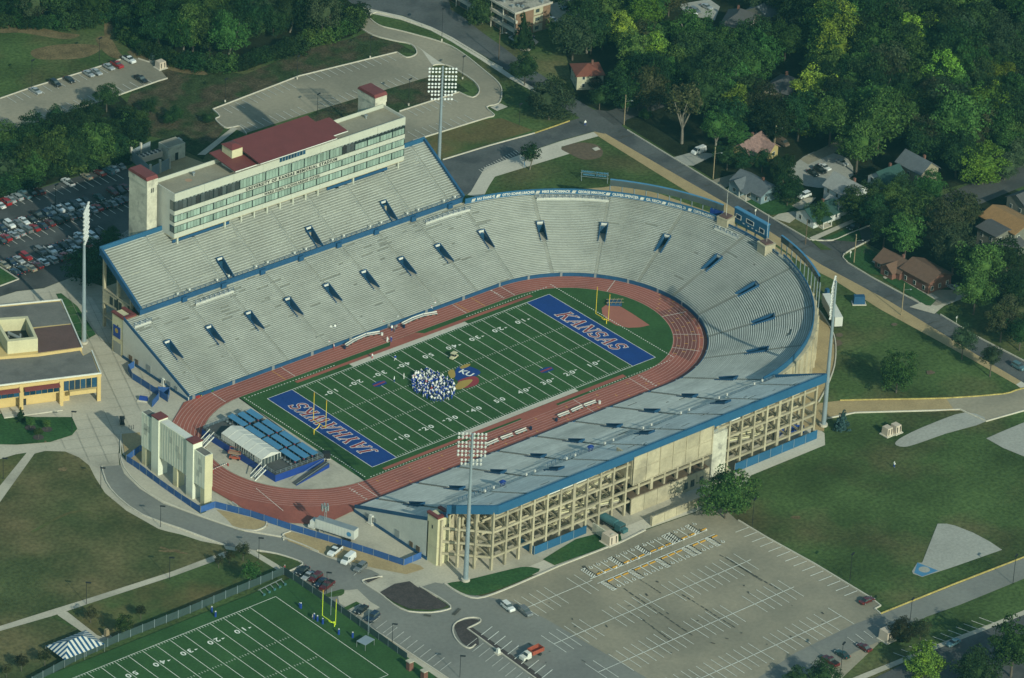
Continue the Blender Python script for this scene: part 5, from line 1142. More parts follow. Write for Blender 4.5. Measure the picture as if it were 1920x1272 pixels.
while len(pl_) < 165 and tries < 9000:
    tries += 1; p = (rnd.uniform(min(q.x for q in HW), max(q.x for q in HW)), rnd.uniform(min(q.y for q in HW), max(q.y for q in HW)))
    if inside(p, [(q.x, q.y) for q in HW]) and all((p[0]-q[0])**2+(p[1]-q[1])**2 > .5 for q in pl_):
        pl_.append(p); k = rnd.choices(['blue', 'bluewhite', 'white', 'red', 'helmblue', 'allwhite'], [30, 22, 30, 3, 8, 7])[0]
        person(p[0], p[1], k, desc[k], 'players in the midfield huddle, '+k.replace('allwhite', 'all white').replace('bluewhite', 'blue and white').replace('helmblue', 'blue headgear'))
for (a, b, k, l) in ((741, 678, 'bluewhite', 'person in blue shirt and white trousers walking alone near the 40 yard number'), (739, 718, 'white', 'person in white top standing left of the huddle by the 30 number'), (757, 712, 'allwhite', 'person dressed in white, legs apart, just left of the huddle'), (775, 714, 'red', 'person in red shirt at the upper left corner of the huddle'), (784, 707, 'allwhite', 'person in white at the upper edge of the huddle'), (804, 704, 'white', 'person in white shirt and dark trousers above the huddle'), (812, 712, 'grey', 'person in grey bending above the huddle'), (821, 712, 'grey', 'person in grey facing the huddle from above'), (851, 736, 'allwhite', 'tall person in white at the right edge of the huddle'), (698, 674, 'band', 'person in pale clothes on the pale sideline strip'), (726, 644, 'allwhite', 'person in white on the track near the bench end'), (733, 643, 'blue', 'person in blue on the track near the bench end'),
                     (617, 650, 'band', 'person in white and red by the blue wall beside the two near benches'), (626, 656, 'band', 'person in white and red on the track by the near bench'), (808, 585, 'band', 'person in white and red at the far bench end'), (815, 577, 'band', 'person in red and white against the blue wall at the far bench'), (735, 622, 'white', 'person in dark cap in the small group between the benches'), (739, 624, 'grey', 'person in grey in the small group between the benches'), (743, 620, 'grey', 'second person in grey in the group between the benches, nearest the far bench'), (1097, 237, 'white', 'lone pedestrian on the street at the junction behind the stadium'), (562, 1142, 'blue', 'person in blue on the practice field near its corner'), (533, 1072, 'red', 'person in orange shirt on the pavement at the practice field corner'), (1676, 878, 'white', 'lone person on the lawn beside the arcade stand'), (586, 1164, 'grey', 'person in dark clothes beside the practice goal post')):
    q = G(a, b); person(q.x, q.y, k, l)
for i, (a, b, k) in enumerate(((709, 608, 'grey'), (714, 607, 'white'), (719, 606, 'red'), (746, 598, 'white'))): q = G(a, b, 1); person(q.x, q.y, k, ('crouching' if 0 else 'person')+(' in grey', ' in white', ' in red', ' in white and blue')[i]+' beside the coolers at the stand foot, '+('nearest the left end', 'second from the left end', 'in the middle of the coolers', 'at the right end')[i])
for i, (a, b, k) in enumerate(((620, 618, 'allwhite'), (628, 617, 'white'), (631, 614, 'grey'))):
    q = G(a, b, 2.6); person(q.x, q.y, k, ('person in white sitting on the lowest rows, left of three', 'person in white and blue on the lowest rows, middle of three', 'person in grey on the lowest rows, right of three')[i], z=2.4)
# ---- sideline benches
def bench(pxs, group, label):
    P = [G(*p) for p in pxs]; root = T('team_bench', (P[0].x, P[0].y), label=label, cat='bench', group=group); off = Vector((P[0].x, P[0].y, 0))
    for a, b in zip(P[:-1], P[1:]):
        a = a-off; b = b-off; d = (b-a).normalized(); n = Vector((-d.y, d.x, 0))
        mb = MB(); mb.beam(a+Vector((0, 0, .48))+d*.05, b+Vector((0, 0, .48))-d*.05, .5, .08); ob('seat', mb, M['white'], root)
        mb = MB(); mb.beam(a+n*.45+Vector((0, 0, .85)), b+n*.45+Vector((0, 0, .85)), .06, .4); ob('backrest', mb, M['white'], root)
        for t in (.1, .5, .9):
            p = a.lerp(b, t); mb = MB(); mb.box(p.x-.3, p.x+.3, p.y-.3, p.y+.3, 0, .42); ob('leg', mb, M['dark'], root)
bench([(649, 653), (665, 643), (688, 633), (713, 629)], 'team benches on the press box side', 'curved white team bench on the press box side, nearer the JAYHAWKS end')
bench([(755, 613), (775, 603), (795, 596), (820, 592)], 'team benches on the press box side', 'curved white team bench on the track, further up the press box side')
for i, (a, b) in enumerate((((1047, 786), (1068, 778)), ((1072, 776), (1093, 767)), ((1096, 766), (1118, 758)), ((967, 818), (988, 810)), ((940, 828), (962, 820)), ((912, 840), (935, 830)))):
    bench([a, b], 'white benches beside the arcade stand', 'straight white bench on the track below the arcade stand, %s from the floodlight mast' % ('fourth', 'fifth', 'sixth', 'third', 'second', 'first')[i])
b = MB(); b.tube((0, 0, 0), (0, 0, 1.0), .42, .42, 8); me_b = b.mesh('cooler', M['navy']); b = MB(); b.tube((0, 0, 0), (0, 0, .9), .4, .4, 8); me_o = b.mesh('cooler', M['white'])
for i, (a, c) in enumerate(((687, 622), (692, 621), (697, 619), (702, 617), (724, 606), (730, 604), (736, 601), (741, 600), (757, 615), (716, 629), (1043, 790), (995, 806), (1124, 757), (646, 654))):
    q = G(a, c, .3); o = ob('cooler', me_b if i % 3 else me_o, None, label=('dark' if i % 3 else 'white')+' drinks cooler at the edge of the track beside the benches', cat='cooler', group=('dark' if i % 3 else 'white')+' drinks coolers beside the track'); o.location = (q.x, q.y, GZ)
# ---- vehicles
def loft(mb, secs, mi=0):
    for a, b in zip(secs[:-1], secs[1:]):
        n = len(a)
        for i in range(n): j = (i+1) % n; mb.face([a[i], a[j], b[j], b[i]], mi)
    mb.face(secs[0][::-1], mi); mb.face(secs[-1], mi)
def carmat(c, name):
    mt = bpy.data.materials.new(name); mt.use_nodes = True; b = mt.node_tree.nodes['Principled BSDF']; b.inputs['Base Color'].default_value = (*c, 1); b.inputs['Roughness'].default_value = .32; b.inputs['Coat Weight'].default_value = .4; b.inputs['Metallic'].default_value = .15; return mt
CC = {'white': (.72, .73, .70), 'silver': (.34, .36, .36), 'grey': (.16, .17, .17), 'black': (.012, .014, .016), 'navy': (.015, .03, .06), 'red': (.32, .012, .014), 'dark red': (.10, .012, .014), 'tan': (.32, .28, .20), 'green': (.01, .045, .04), 'teal': (.10, .19, .22), 'brown': (.15, .11, .08)}
CM = {k: carmat(v, 'paint_'+k.replace(' ', '_')) for k, v in CC.items()}
SH = {  # length, width, height, profile of the roofline: x fractions and heights of hood, windscreen base, roof front, roof back, rear base, tail
 'sedan': (4.7, 1.8, 1.45, [(-.5, .62), (-.47, .78), (-.20, .92), (-.06, 1.42), (.18, 1.45), (.34, 1.0), (.47, .95), (.5, .62)]),
 'hatch': (4.2, 1.75, 1.5, [(-.5, .62), (-.46, .80), (-.22, .95), (-.06, 1.46), (.30, 1.48), (.44, 1.05), (.49, .95), (.5, .6)]),
 'suv': (4.8, 1.95, 1.8, [(-.5, .7), (-.47, 1.02), (-.22, 1.12), (-.10, 1.74), (.40, 1.78), (.47, 1.15), (.49, 1.0), (.5, .65)]),
 'van': (5.4, 2.0, 2.1, [(-.5, .7), (-.48, 1.05), (-.34, 1.25), (-.22, 2.05), (.46, 2.1), (.49, 1.2), (.495, 1.0), (.5, .6)]),
 'pickup': (5.6, 1.95, 1.8, [(-.5, .75), (-.47, 1.05), (-.22, 1.12), (-.12, 1.76), (.08, 1.78), (.12, 1.12), (.49, 1.08), (.5, .7)])}
vm = {}
def vehicle_meshes(kind):
    if kind in vm: return vm[kind]
    Lh, Wd, H, pr = SH[kind]; parts = []
    mb = MB(); hw = Wd/2; secs = []
    for fx, z in pr:                                     # body tub with rounded shoulders
        zt_ = min(z, pr[1][1]+.12 if kind != 'suv' else 1.12); zt_ = min(z, (pr[2][1]+.02)); x = fx*Lh; k = .93 if abs(fx) > .46 else 1
        secs.append([(x, -hw*k, .28), (x, -hw*k, zt_*.75), (x, -hw*k*.93, zt_), (x, hw*k*.93, zt_), (x, hw*k, zt_*.75), (x, hw*k, .28)])
    loft(mb, [s[::-1] for s in secs]); parts.append(('body', mb, 'P'))
    a, b, c, d = pr[2], pr[3], pr[4], pr[5]; base = pr[2][1]
    mb = MB(); tw = hw*.80; bw_ = hw*.93                  # roof
    mb.hexa([(b[0]*Lh, -tw, b[1]-.06), (c[0]*Lh, -tw, c[1]-.06), (c[0]*Lh, tw, c[1]-.06), (b[0]*Lh, tw, b[1]-.06)], [(b[0]*Lh+.05, -tw+.06, b[1]), (c[0]*Lh-.05, -tw+.06, c[1]), (c[0]*Lh-.05, tw-.06, c[1]), (b[0]*Lh+.05, tw-.06, b[1])]); parts.append(('roof', mb, 'P'))
    mb = MB(); mb.face([(a[0]*Lh, -bw_, base), (a[0]*Lh, bw_, base), (b[0]*Lh, tw, b[1]-.04), (b[0]*Lh, -tw, b[1]-.04)][::-1]); parts.append(('windscreen', mb, 'G'))
    mb = MB(); mb.face([(d[0]*Lh, -bw_, base), (d[0]*Lh, bw_, base), (c[0]*Lh, tw, c[1]-.04), (c[0]*Lh, -tw, c[1]-.04)]); parts.append(('rear_window', mb, 'G'))
    solid = kind == 'van'
    for sg in (-1, 1):
        mb = MB(); mb.face([(a[0]*Lh, sg*bw_, base), (d[0]*Lh, sg*bw_, base), (c[0]*Lh, sg*tw, c[1]-.04), (b[0]*Lh, sg*tw, b[1]-.04)][::(1 if sg < 0 else -1)], 0)
        parts.append(('side_window', mb, 'P' if solid else 'G'))
        if solid:
            mb = MB(); x0 = a[0]*Lh+.35; mb.face([(x0, sg*(bw_+.01), base+.05), (x0+1.1, sg*(bw_+.01), base+.05), (x0+1.1, sg*(tw+.05), 1.8), (x0+.35, sg*(tw+.05), 1.8)][::(1 if sg < 0 else -1)]); parts.append(('side_window', mb, 'G'))
        mb = MB(); t = .47                                 # pillar line over the side glass
        xm = (b[0]+c[0])/2*Lh; mb.beam((xm, sg*(bw_+.004), base), (xm, sg*(tw+.03), c[1]-.05), .09, .05, up=(0, 1, 0)); parts.append(('door_pillar', mb, 'P'))
        for fx in (-.31, .31):
            mb = MB(); mb.tube((fx*Lh, sg*(hw-.22), .33), (fx*Lh, sg*(hw+.02), .33), .34, .34, 12); mb.tube((fx*Lh, sg*(hw+.02), .33), (fx*Lh, sg*(hw+.03), .33), .2, .2, 10, 1); parts.append(('wheel', mb, 'W'))
        mb = MB(); mb.box(-Lh/2*.985-.02, -Lh/2*.95, sg*hw*.72-.2, sg*hw*.72+.2, .6, .78); parts.append(('headlight', mb, 'H'))
        mb = MB(); mb.box(Lh/2*.96, Lh/2*.985+.02, sg*hw*.76-.16, sg*hw*.76+.16, .72, .95); parts.append(('tail_light', mb, 'R'))
    if kind == 'pickup':
        mb = MB(); mb.box(.13*Lh, .475*Lh, -hw*.8, hw*.8, 1.0, 1.145); parts.append(('load_bed', mb, 'D'))
    mm = {'G': [M['glass_dark']], 'W': [M['rubber'], M['steel']], 'H': [M['lampglass']], 'R': [M['red']], 'D': [M['rubber']], 'P': [None]}
    vm[kind] = [(n, b_.mesh(n, [x for x in mm[k] if x] or [M['white']]), k) for n, b_, k in parts]; return vm[kind]
protos = {}
def vehicle(p, rz, kind, col, label, group=None, s=1.0):
    key = (kind, col)
    if key not in protos:
        protos[key] = [(n, (lambda m2: (m2.materials.clear(), m2.materials.append(CM[col]), m2)[-1])(me.copy()) if k == 'P' else me) for n, me, k in vehicle_meshes(kind)]
    r = T({'sedan': 'parked_car', 'hatch': 'parked_car', 'suv': 'parked_suv', 'van': 'parked_van', 'pickup': 'pickup_truck'}[kind], p, rz, label=label, cat={'sedan': 'car', 'hatch': 'car', 'suv': 'suv', 'van': 'van', 'pickup': 'pickup truck'}[kind], group=group); r.scale = (s,)*3
    for n, me in protos[key]: link(bpy.data.objects.new(n, me), r)
    return r
YD_, YU_ = math.pi/2, -math.pi/2      # front (-x of the model) towards -Y / +Y
ORD = ['first', 'second', 'third', 'fourth', 'fifth', 'sixth', 'seventh', 'eighth', 'ninth', 'tenth', 'eleventh', 'twelfth', 'thirteenth', 'fourteenth', 'fifteenth', 'sixteenth', 'seventeenth', 'eighteenth', 'nineteenth', 'twentieth', 'twenty-first', 'twenty-second']
KN = {'sedan': 'car', 'hatch': 'small car', 'suv': 'suv', 'van': 'van', 'pickup': 'pickup truck'}
def rowcars(lst, o, k, rowname, rz, group):
    lst = sorted(lst)
    for i, (a, b, col, kd) in enumerate(lst):
        q = G(o[0]+a/k, o[1]+b/k+3); vehicle(q, rz+rnd.uniform(-.04, .04), kd, col, '%s %s, %s in %s' % (col, KN[kd], ORD[i], rowname), group)
gp = 'cars parked in the crowded lot behind the press box'
rowcars([(0, 620, 'white', 'sedan'), (45, 595, 'red', 'suv'), (85, 575, 'silver', 'sedan'), (137, 556, 'silver', 'suv'), (195, 537, 'teal', 'pickup'), (255, 525, 'black', 'sedan'), (315, 510, 'dark red', 'sedan'), (540, 440, 'white', 'pickup'), (690, 393, 'tan', 'sedan'), (795, 364, 'dark red', 'sedan'), (868, 352, 'teal', 'suv'), (905, 330, 'white', 'sedan'), (955, 308, 'silver', 'sedan')], (0, 240), 4.239, 'the car park row by the trees, from left', YU_, gp)
rowcars([(75, 773, 'white', 'suv'), (145, 765, 'grey', 'sedan'), (190, 745, 'white', 'sedan'), (257, 735, 'black', 'sedan'), (300, 700, 'black', 'pickup'), (375, 695, 'navy', 'suv'), (400, 667, 'silver', 'sedan'), (465, 648, 'white', 'pickup'), (535, 635, 'white', 'pickup'), (592, 620, 'black', 'suv'), (635, 603, 'white', 'hatch'), (680, 583, 'black', 'sedan'), (787, 557, 'green', 'sedan'), (895, 517, 'dark red', 'suv'), (945, 498, 'black', 'pickup'), (1000, 482, 'dark red', 'sedan'), (20, 803, 'navy', 'sedan')], (0, 240), 4.239, 'the second car park row, from left', YD_, gp)
rowcars([(15, 905, 'black', 'sedan'), (50, 877, 'red', 'sedan'), (110, 857, 'silver', 'sedan'), (160, 838, 'silver', 'hatch'), (215, 814, 'grey', 'suv'), (275, 800, 'red', 'sedan'), (340, 785, 'navy', 'sedan'), (395, 762, 'dark red', 'sedan'), (455, 745, 'black', 'suv'), (510, 722, 'black', 'suv'), (565, 710, 'grey', 'sedan'), (615, 700, 'black', 'sedan'), (672, 682, 'silver', 'suv'), (735, 655, 'silver', 'sedan'), (775, 639, 'red', 'sedan'), (835, 622, 'black', 'sedan'), (895, 609, 'grey', 'sedan'), (942, 590, 'navy', 'sedan'), (988, 575, 'black', 'sedan')], (0, 240), 4.239, 'the third car park row, from left', YU_, gp)
rowcars([(320, 985, 'grey', 'suv'), (400, 977, 'white', 'pickup'), (445, 962, 'navy', 'sedan'), (505, 942, 'black', 'sedan'), (555, 925, 'grey', 'sedan'), (600, 897, 'silver', 'pickup'), (635, 865, 'white', 'sedan'), (690, 935, 'red', 'sedan'), (735, 867, 'white', 'suv'), (770, 835, 'black', 'pickup'), (205, 1030, 'red', 'suv'), (150, 1055, 'silver', 'sedan'), (90, 1072, 'navy', 'sedan'), (35, 1095, 'tan', 'sedan')], (0, 240), 4.239, 'the fourth car park row, from left', YD_, gp)
rowcars([(620, 972, 'silver', 'sedan'), (580, 1000, 'silver', 'sedan'), (525, 1022, 'red', 'sedan'), (475, 1040, 'dark red', 'sedan'), (415, 1057, 'silver', 'suv'), (345, 1072, 'white', 'sedan'), (298, 1099, 'dark red', 'sedan'), (245, 1120, 'tan', 'sedan'), (180, 1130, 'black', 'sedan'), (125, 1152, 'navy', 'sedan')], (0, 240), 4.239, 'the nearest car park row, from left', YU_, gp)
rowcars([(268, 683, 'silver', 'sedan'), (412, 628, 'black', 'suv'), (517, 600, 'black', 'sedan'), (662, 555, 'silver', 'sedan'), (720, 543, 'silver', 'sedan'), (812, 505, 'silver', 'sedan'), (872, 487, 'red', 'pickup'), (962, 450, 'white', 'pickup')], (0, 0), 3.975, 'the remote upper lot, from left', YD_, 'cars in the remote upper lot')
for (a, b, col, kd, rz, lb) in ((264, 153, 'black', 'pickup', YD_, 'black pickup truck alone across the aisle of the remote upper lot'),
    (628, 1038, 'white', 'pickup', .32, 'white pickup truck, first of three beside the tan gravel bed'), (653, 1054, 'white', 'van', .32, 'white cargo van between the white pickup and the dark suv'), (676, 1069, 'grey', 'suv', .32, 'dark grey suv, third of three beside the tan gravel bed'),
    (568, 1075, 'black', 'sedan', .30, 'black car, topmost of the five by the practice field corner'), (577, 1085, 'silver', 'sedan', .30, 'silver car, second of the five by the practice field corner'), (592, 1088, 'dark red', 'suv', .30, 'dark maroon suv in the middle of the five by the practice field corner'), (602, 1097, 'navy', 'sedan', .30, 'dark blue car, fourth of the five by the practice field corner'), (613, 1103, 'dark red', 'pickup', .30, 'dark red pickup truck, lowest of the five by the practice field corner'),
    (678, 1148, 'black', 'sedan', .30, 'black car below the round blue bins, upper of two'), (699, 1162, 'navy', 'suv', .30, 'dark suv, lower of two by the practice field fence'),
    (952, 1143, 'white', 'suv', YD_-.1, 'white suv alone with a grey car in the big striped lot'), (985, 1152, 'grey', 'suv', YD_-.1, 'grey suv beside the white suv in the big striped lot'),
    (1625, 1131, 'dark red', 'sedan', math.pi, 'dark red car at the corner of the big striped lot'), (1557, 1245, 'dark red', 'pickup', YU_, 'maroon pickup truck at the roadside in the lower right'), (1579, 1232, 'green', 'sedan', YU_, 'dark green car between the maroon pickup and the dark red car'), (1620, 1219, 'dark red', 'sedan', YU_, 'dark red car at the roadside near the tan utility box'), (1787, 1210, 'teal', 'sedan', .0, 'blue grey car under the trees in the lower right lot'),
    (1310, 288, 'white', 'van', 0, 'white van with windows parked beside the street near the tall bare tree'), (1508, 371, 'white', 'suv', 0, 'white suv behind the dark green roofed cottage'), (1524, 329, 'black', 'sedan', YD_, 'black car, left one in the gravel yard'), (1537, 324, 'black', 'suv', YD_, 'black suv, second in the gravel yard'), (1546, 318, 'white', 'sedan', YD_, 'white car in the gravel yard behind the black suv'), (1578, 309, 'silver', 'sedan', YD_, 'silver car at the back of the gravel yard'),
    (1788, 544, 'silver', 'hatch', YU_, 'silver car in the drive of the brown brick house'), (1909, 692, 'teal', 'suv', YD_, 'blue suv driving on the street at the right edge'), (1466, 272, 'brown', 'van', YD_, 'old brown and cream van beside the pink roofed house'), (965, 78, 'silver', 'sedan', YD_, 'pale blue car in the drive below the brick apartment block'), (991, 70, 'navy', 'sedan', YD_, 'dark blue car in the shade below the brick apartment block'),
    (1297, 27, 'white', 'sedan', YD_, 'white car, first of three in the back yard lot among trees'), (1303, 25, 'grey', 'suv', YD_, 'grey car, second of three in the back yard lot among trees'), (1325, 17, 'silver', 'sedan', YD_, 'silver car, third of three in the back yard lot among trees'), (1037, 42, 'silver', 'sedan', YD_, 'silver car in the lot beside the brick apartment block'), (1062, 18, 'black', 'sedan', 0, 'black car in the lot behind the brick apartment block'), (1075, 12, 'navy', 'suv', 0, 'dark suv in the lot behind the brick apartment block, next to the trees'), (1600, 430, 'black', 'sedan', 0, 'black car in shade on the side street'), (1176, 200, 'grey', 'sedan', 0, 'grey car in the shade of the side street by the utility pole')):
    vehicle(G(a, b), rz, kd, col, lb)
# trucks, trailers, carts
def trailer(px, rz, L, label, Wd=2.5, H=2.9, m_='trailer'):
    q = G(*px); r = T('box_trailer', q, rz, label=label, cat='trailer')
    mb = MB(); mb.box(-L/2, L/2, -Wd/2, Wd/2, 1.1, 1.1+H); ob('box', mb, M[m_], r)
    mb = MB(); mb.box(-L/2+.06, L/2-.06, -Wd/2+.06, Wd/2-.06, 1.1+H+.003, 1.1+H+.05); ob('roof', mb, M['steel'] if m_ != 'trailer' or L < 13 else M['white'], r)
    mb = MB(); mb.box(-L/2+.2, L/2-.2, -.5, .5, .8, 1.08); ob('chassis', mb, M['black'], r)
    for x in (L/2-1.5, L/2-2.8):
        for s in (-1, 1): mb = MB(); mb.tube((x, s*(Wd/2-.3), .5), (x, s*Wd/2, .5), .5, .5, 12); ob('wheel', mb, M['rubber'], r)
    mb = MB(); mb.box(-L/2+1, -L/2+1.2, -1, 1, 0, 1.1); ob('landing_gear', mb, M['steel'], r)
    for k in range(int(L)):
        mb = MB(); mb.box(-L/2+k+.48, -L/2+k+.52, -Wd/2-.02, -Wd/2, 1.15, 1.05+H); ob('rib', mb, M['steel'], r)
    return r
a_, b_ = G(605, 998), G(658, 1015); rz = math.atan2(b_.y-a_.y, b_.x-a_.x)
tr = trailer((631, 1006), rz, 12.5, 'white box trailer with a pale blue round mark behind the blue fence')
mb = MB(); mb.disc((0, 0), .75, 0, 14); o = ob('round_mark', mb, M['blue_light'], tr); o.location = (4.6, -1.29, 2.5); o.rotation_euler = (math.pi/2, 0, 0)
mb = MB(); mb.box(-8.6, -6.5, -1.2, 1.2, .5, 1.4); mb.box(-8, -6.5, -1.2, 1.2, 1.4, 2.9); ct = ob('cab', mb, M['white'], tr)
a_, b_ = G(1550, 580), G(1568, 614); trailer((1559, 597), math.atan2(b_.y-a_.y, b_.x-a_.x), 15.5, 'long white semi trailer parked against the outside of the curved stand', H=3.1)
a_, b_ = G(1128, 975), G(1168, 997); rz = math.atan2(b_.y-a_.y, b_.x-a_.x); q = G(1146, 990); tk = T('tank_truck', q, rz, label='teal tank truck parked beside the concrete yard wall', cat='truck')
mb = MB(); mb.tube((-4.5, 0, 2), (2, 0, 2), 1.25, 1.25, 16); ob('tank', mb, M['teal'], tk); mb = MB(); mb.box(2.3, 4.4, -1.2, 1.2, .6, 2.6); mb.box(4.4, 5.6, -1, 1, .6, 1.7); ob('cab', mb, M['teal'], tk)
mb = MB(); mb.box(3.9, 4.42, -1.1, 1.1, 1.8, 2.5); ob('windscreen', mb, M['glass_dark'], tk); mb = MB(); mb.box(-4.6, 4.4, -.5, .5, .5, .9); ob('chassis', mb, M['black'], tk)
for x in (-3.6, -2.4, 4.2):
    for s in (-1, 1): mb = MB(); mb.tube((x, s*.8, .5), (x, s*1.2, .5), .5, .5, 12); ob('wheel', mb, M['rubber'], tk)
a_, b_ = G(976, 1240), G(1016, 1222); rz = math.atan2(b_.y-a_.y, b_.x-a_.x); q = G(996, 1234); tk = T('dump_truck', q, rz, label='white cab truck with an open rust red bed in the striped lot', cat='truck')
mb = MB(); mb.box(-3.6, -2.0, -1, 1, .5, 1.4); mb.hexa([(-2.3, -1, 1.4), (-.8, -1, 1.4), (-.8, 1, 1.4), (-2.3, 1, 1.4)], [(-1.9, -.85, 2.2), (-.85, -.85, 2.2), (-.85, .85, 2.2), (-1.9, .85, 2.2)]); mb.box(-2, -.8, -1, 1, .5, 1.39); ob('cab', mb, M['white'], tk)
mb = MB(); mb.face([(-2.36, -.85, 1.45), (-2.36, .85, 1.45), (-1.98, .75, 2.12), (-1.98, -.75, 2.12)][::-1]); ob('windscreen', mb, M['glass_dark'], tk)
rust = mat('rust_red', (.30, .07, .04), .8, .15, 1, .1, 3)
mb = MB(); mb.box(-.6, 3.6, -1.2, -1.1, 1.2, 2.4); mb.box(-.6, 3.6, 1.1, 1.2, 1.2, 2.4); mb.box(-.6, -.5, -1.1, 1.1, 1.2, 2.5); mb.box(3.5, 3.6, -1.1, 1.1, 1.2, 2.3); mb.box(-.5, 3.5, -1.1, 1.1, 1.15, 1.25); ob('bed', mb, rust, tk)
for k in range(6): mb = MB(); mb.box(-.3+k*.7, -.2+k*.7, -1.27, -1.2, 1.2, 2.35); ob('stake', mb, rust, tk)
for x in (-2.7, 2.4):
    for s in (-1, 1): mb = MB(); mb.tube((x, s*.7, .45), (x, s*1.1, .45), .45, .45, 12); ob('wheel', mb, M['rubber'], tk)
def cart(px, rz, label, body, roofm=None, cat='utility cart'):
    q = G(*px); r = T('utility_cart', q, rz, label=label, cat=cat)
    mb = MB(); mb.box(-1.5, 1.5, -.65, .65, .35, .8); mb.box(-1.45, -.7, -.55, .55, .8, 1.0); ob('body', mb, M[body], r); mb = MB(); mb.box(-.2, .4, -.55, .55, .8, 1.25); ob('seat', mb, M['black'], r)
    for x in (-.8, .6):
        for s in (-1, 1): mb = MB(); mb.box(x-.04, x+.04, s*.6-.04, s*.6+.04, .8, 1.9); ob('post', mb, M['steel'], r)
    if roofm: mb = MB(); mb.box(-1, .9, -.75, .75, 1.9, 2.0); ob('roof', mb, M[roofm], r)
    for x in (-1, 1):
        for s in (-1, 1): mb = MB(); mb.tube((x, s*.5, .28), (x, s*.72, .28), .28, .28, 10); ob('wheel', mb, M['rubber'], r)
cart((229, 796), 1.0, 'black utility cart on the plaza near the big beige board', 'black', 'black'); cart((851, 674), .3, 'cream golf cart with a flat roof parked on the field near midfield', 'cream', 'cream'); cart((402, 729), .4, 'small green and yellow tractor on the track nearest the orange hurdles', 'lawn' if 0 else 'green_paint') if 0 else None
gp_ = mat('tractor_green', (.03, .16, .03), .5, 0, 1, 0, 1)
for (a, b, lb, c2) in ((376, 742, 'small green and red tractor on the track at the stand corner', 'red'), (402, 730, 'small green tractor with yellow wheels on the track', 'yellow')):
    q = G(a, b); r = T('tractor', q, .4, label=lb, cat='tractor'); mb = MB(); mb.box(-1.3, .2, -.4, .4, .5, 1.1); ob('bonnet', mb, gp_, r); mb = MB(); mb.box(.3, 1.1, -.55, .55, .6, 1.0); ob('seat', mb, M[c2], r); mb = MB(); mb.box(-2.6, -1.5, -.8, .8, .2, .7); ob('bucket', mb, M[c2] if c2 == 'red' else gp_, r)
    for x, rr in ((-.9, .35), (.8, .6)):
        for s in (-1, 1): mb = MB(); mb.tube((x, s*.5, rr), (x, s*.8, rr), rr, rr, 10); mb.tube((x, s*.8, rr), (x, s*.82, rr), rr*.5, rr*.5, 8, 1); ob('wheel', mb, [M['rubber'], M['yellow']], r)
for i, (a, b) in enumerate(((431, 716), (436, 715), (441, 713))):
    q = G(a, b); r = T('hurdle', q, .3, label='orange track hurdle, %s of three by the blue wall' % ORD[i], cat='hurdle', group='orange hurdles'); mb = MB(); mb.box(-.6, .6, -.04, .04, .85, 1.0); ob('bar', mb, M['orange'], r)
    for s in (-.55, .55): mb = MB(); mb.box(s-.04, s+.04, -.3, .3, 0, .06); mb.box(s-.03, s+.03, -.03, .03, .06, .85); ob('leg', mb, M['orange'], r)
# scissor lift, equipment trailer, jumping mats
q = G(441, 862); r = T('scissor_lift', q, -.9, label='orange scissor lift platform beside the blue event platform', cat='lift'); mb = MB(); mb.box(-1.6, 1.6, -1, 1, .4, 1.0); ob('chassis', mb, rust, r); mb = MB(); mb.box(-1.9, 1.9, -1.15, 1.15, 2.1, 2.25); ob('deck', mb, M['copper'], r)
for k in range(3): mb = MB(); mb.beam((-1.2, -.7+k*.7, 1.0), (1.2, -.7+k*.7, 2.1), .1, .12); mb.beam((1.2, -.7+k*.7, 1.0), (-1.2, -.7+k*.7, 2.1), .1, .12); ob('scissor_arm', mb, M['steel'], r)
for s in (-1, 1): mb = MB(); mb.box(-1.9, 1.9, s*1.12-.04, s*1.12+.04, 3.1, 3.2); mb.box(-1.9, -1.8, s*1.12-.04, s*1.12+.04, 2.25, 3.1); mb.box(1.8, 1.9, s*1.12-.04, s*1.12+.04, 2.25, 3.1); ob('guard_rail', mb, rust, r)
for x in (-1.1, 1.1):
    for s in (-1, 1): mb = MB(); mb.tube((x, s*.8, .35), (x, s*1.1, .35), .35, .35, 10); ob('wheel', mb, M['rubber'], r)
q = G(609, 863); r = T('equipment_trailer', q, -.6, label='small flat trailer with a black case at the turf edge', cat='trailer'); mb = MB(); mb.box(-2, 1.6, -1, 1, .45, .6); ob('deck', mb, M['white'], r); mb = MB(); mb.box(-.6, 1.5, -.9, .9, .6, 2.4); ob('case', mb, M['black'], r)
for s in (-1, 1): mb = MB(); mb.tube((.3, s*.9, .3), (.3, s*1.15, .3), .3, .3, 10); ob('wheel', mb, M['rubber'], r)
q = G(1152, 572); r = T('landing_mat', q, -.7, label='blue high jump landing mat with a tan wooden frame lying over it', cat='mat'); mb = MB(); mb.box(-2.2, 2.2, -1.4, 1.4, 0, .8); ob('mat', mb, M['blue'], r)
for k in range(4): mb = MB(); mb.beam((-2.4+k*1.3, -1.7, .9), (-1.2+k*1.2, 1.8, 1.1), .12, .12); ob('bar', mb, M['wood'], r)
for k in range(2): mb = MB(); mb.beam((-2.6, -1.2+k*2, 1.1), (2.8, -.8+k*2, 1.2), .12, .12); ob('bar', mb, M['wood'], r)
mb = MB(); mb.beam((-82, 23.5, .45), (-78, 26.5, .45), .12, .12)
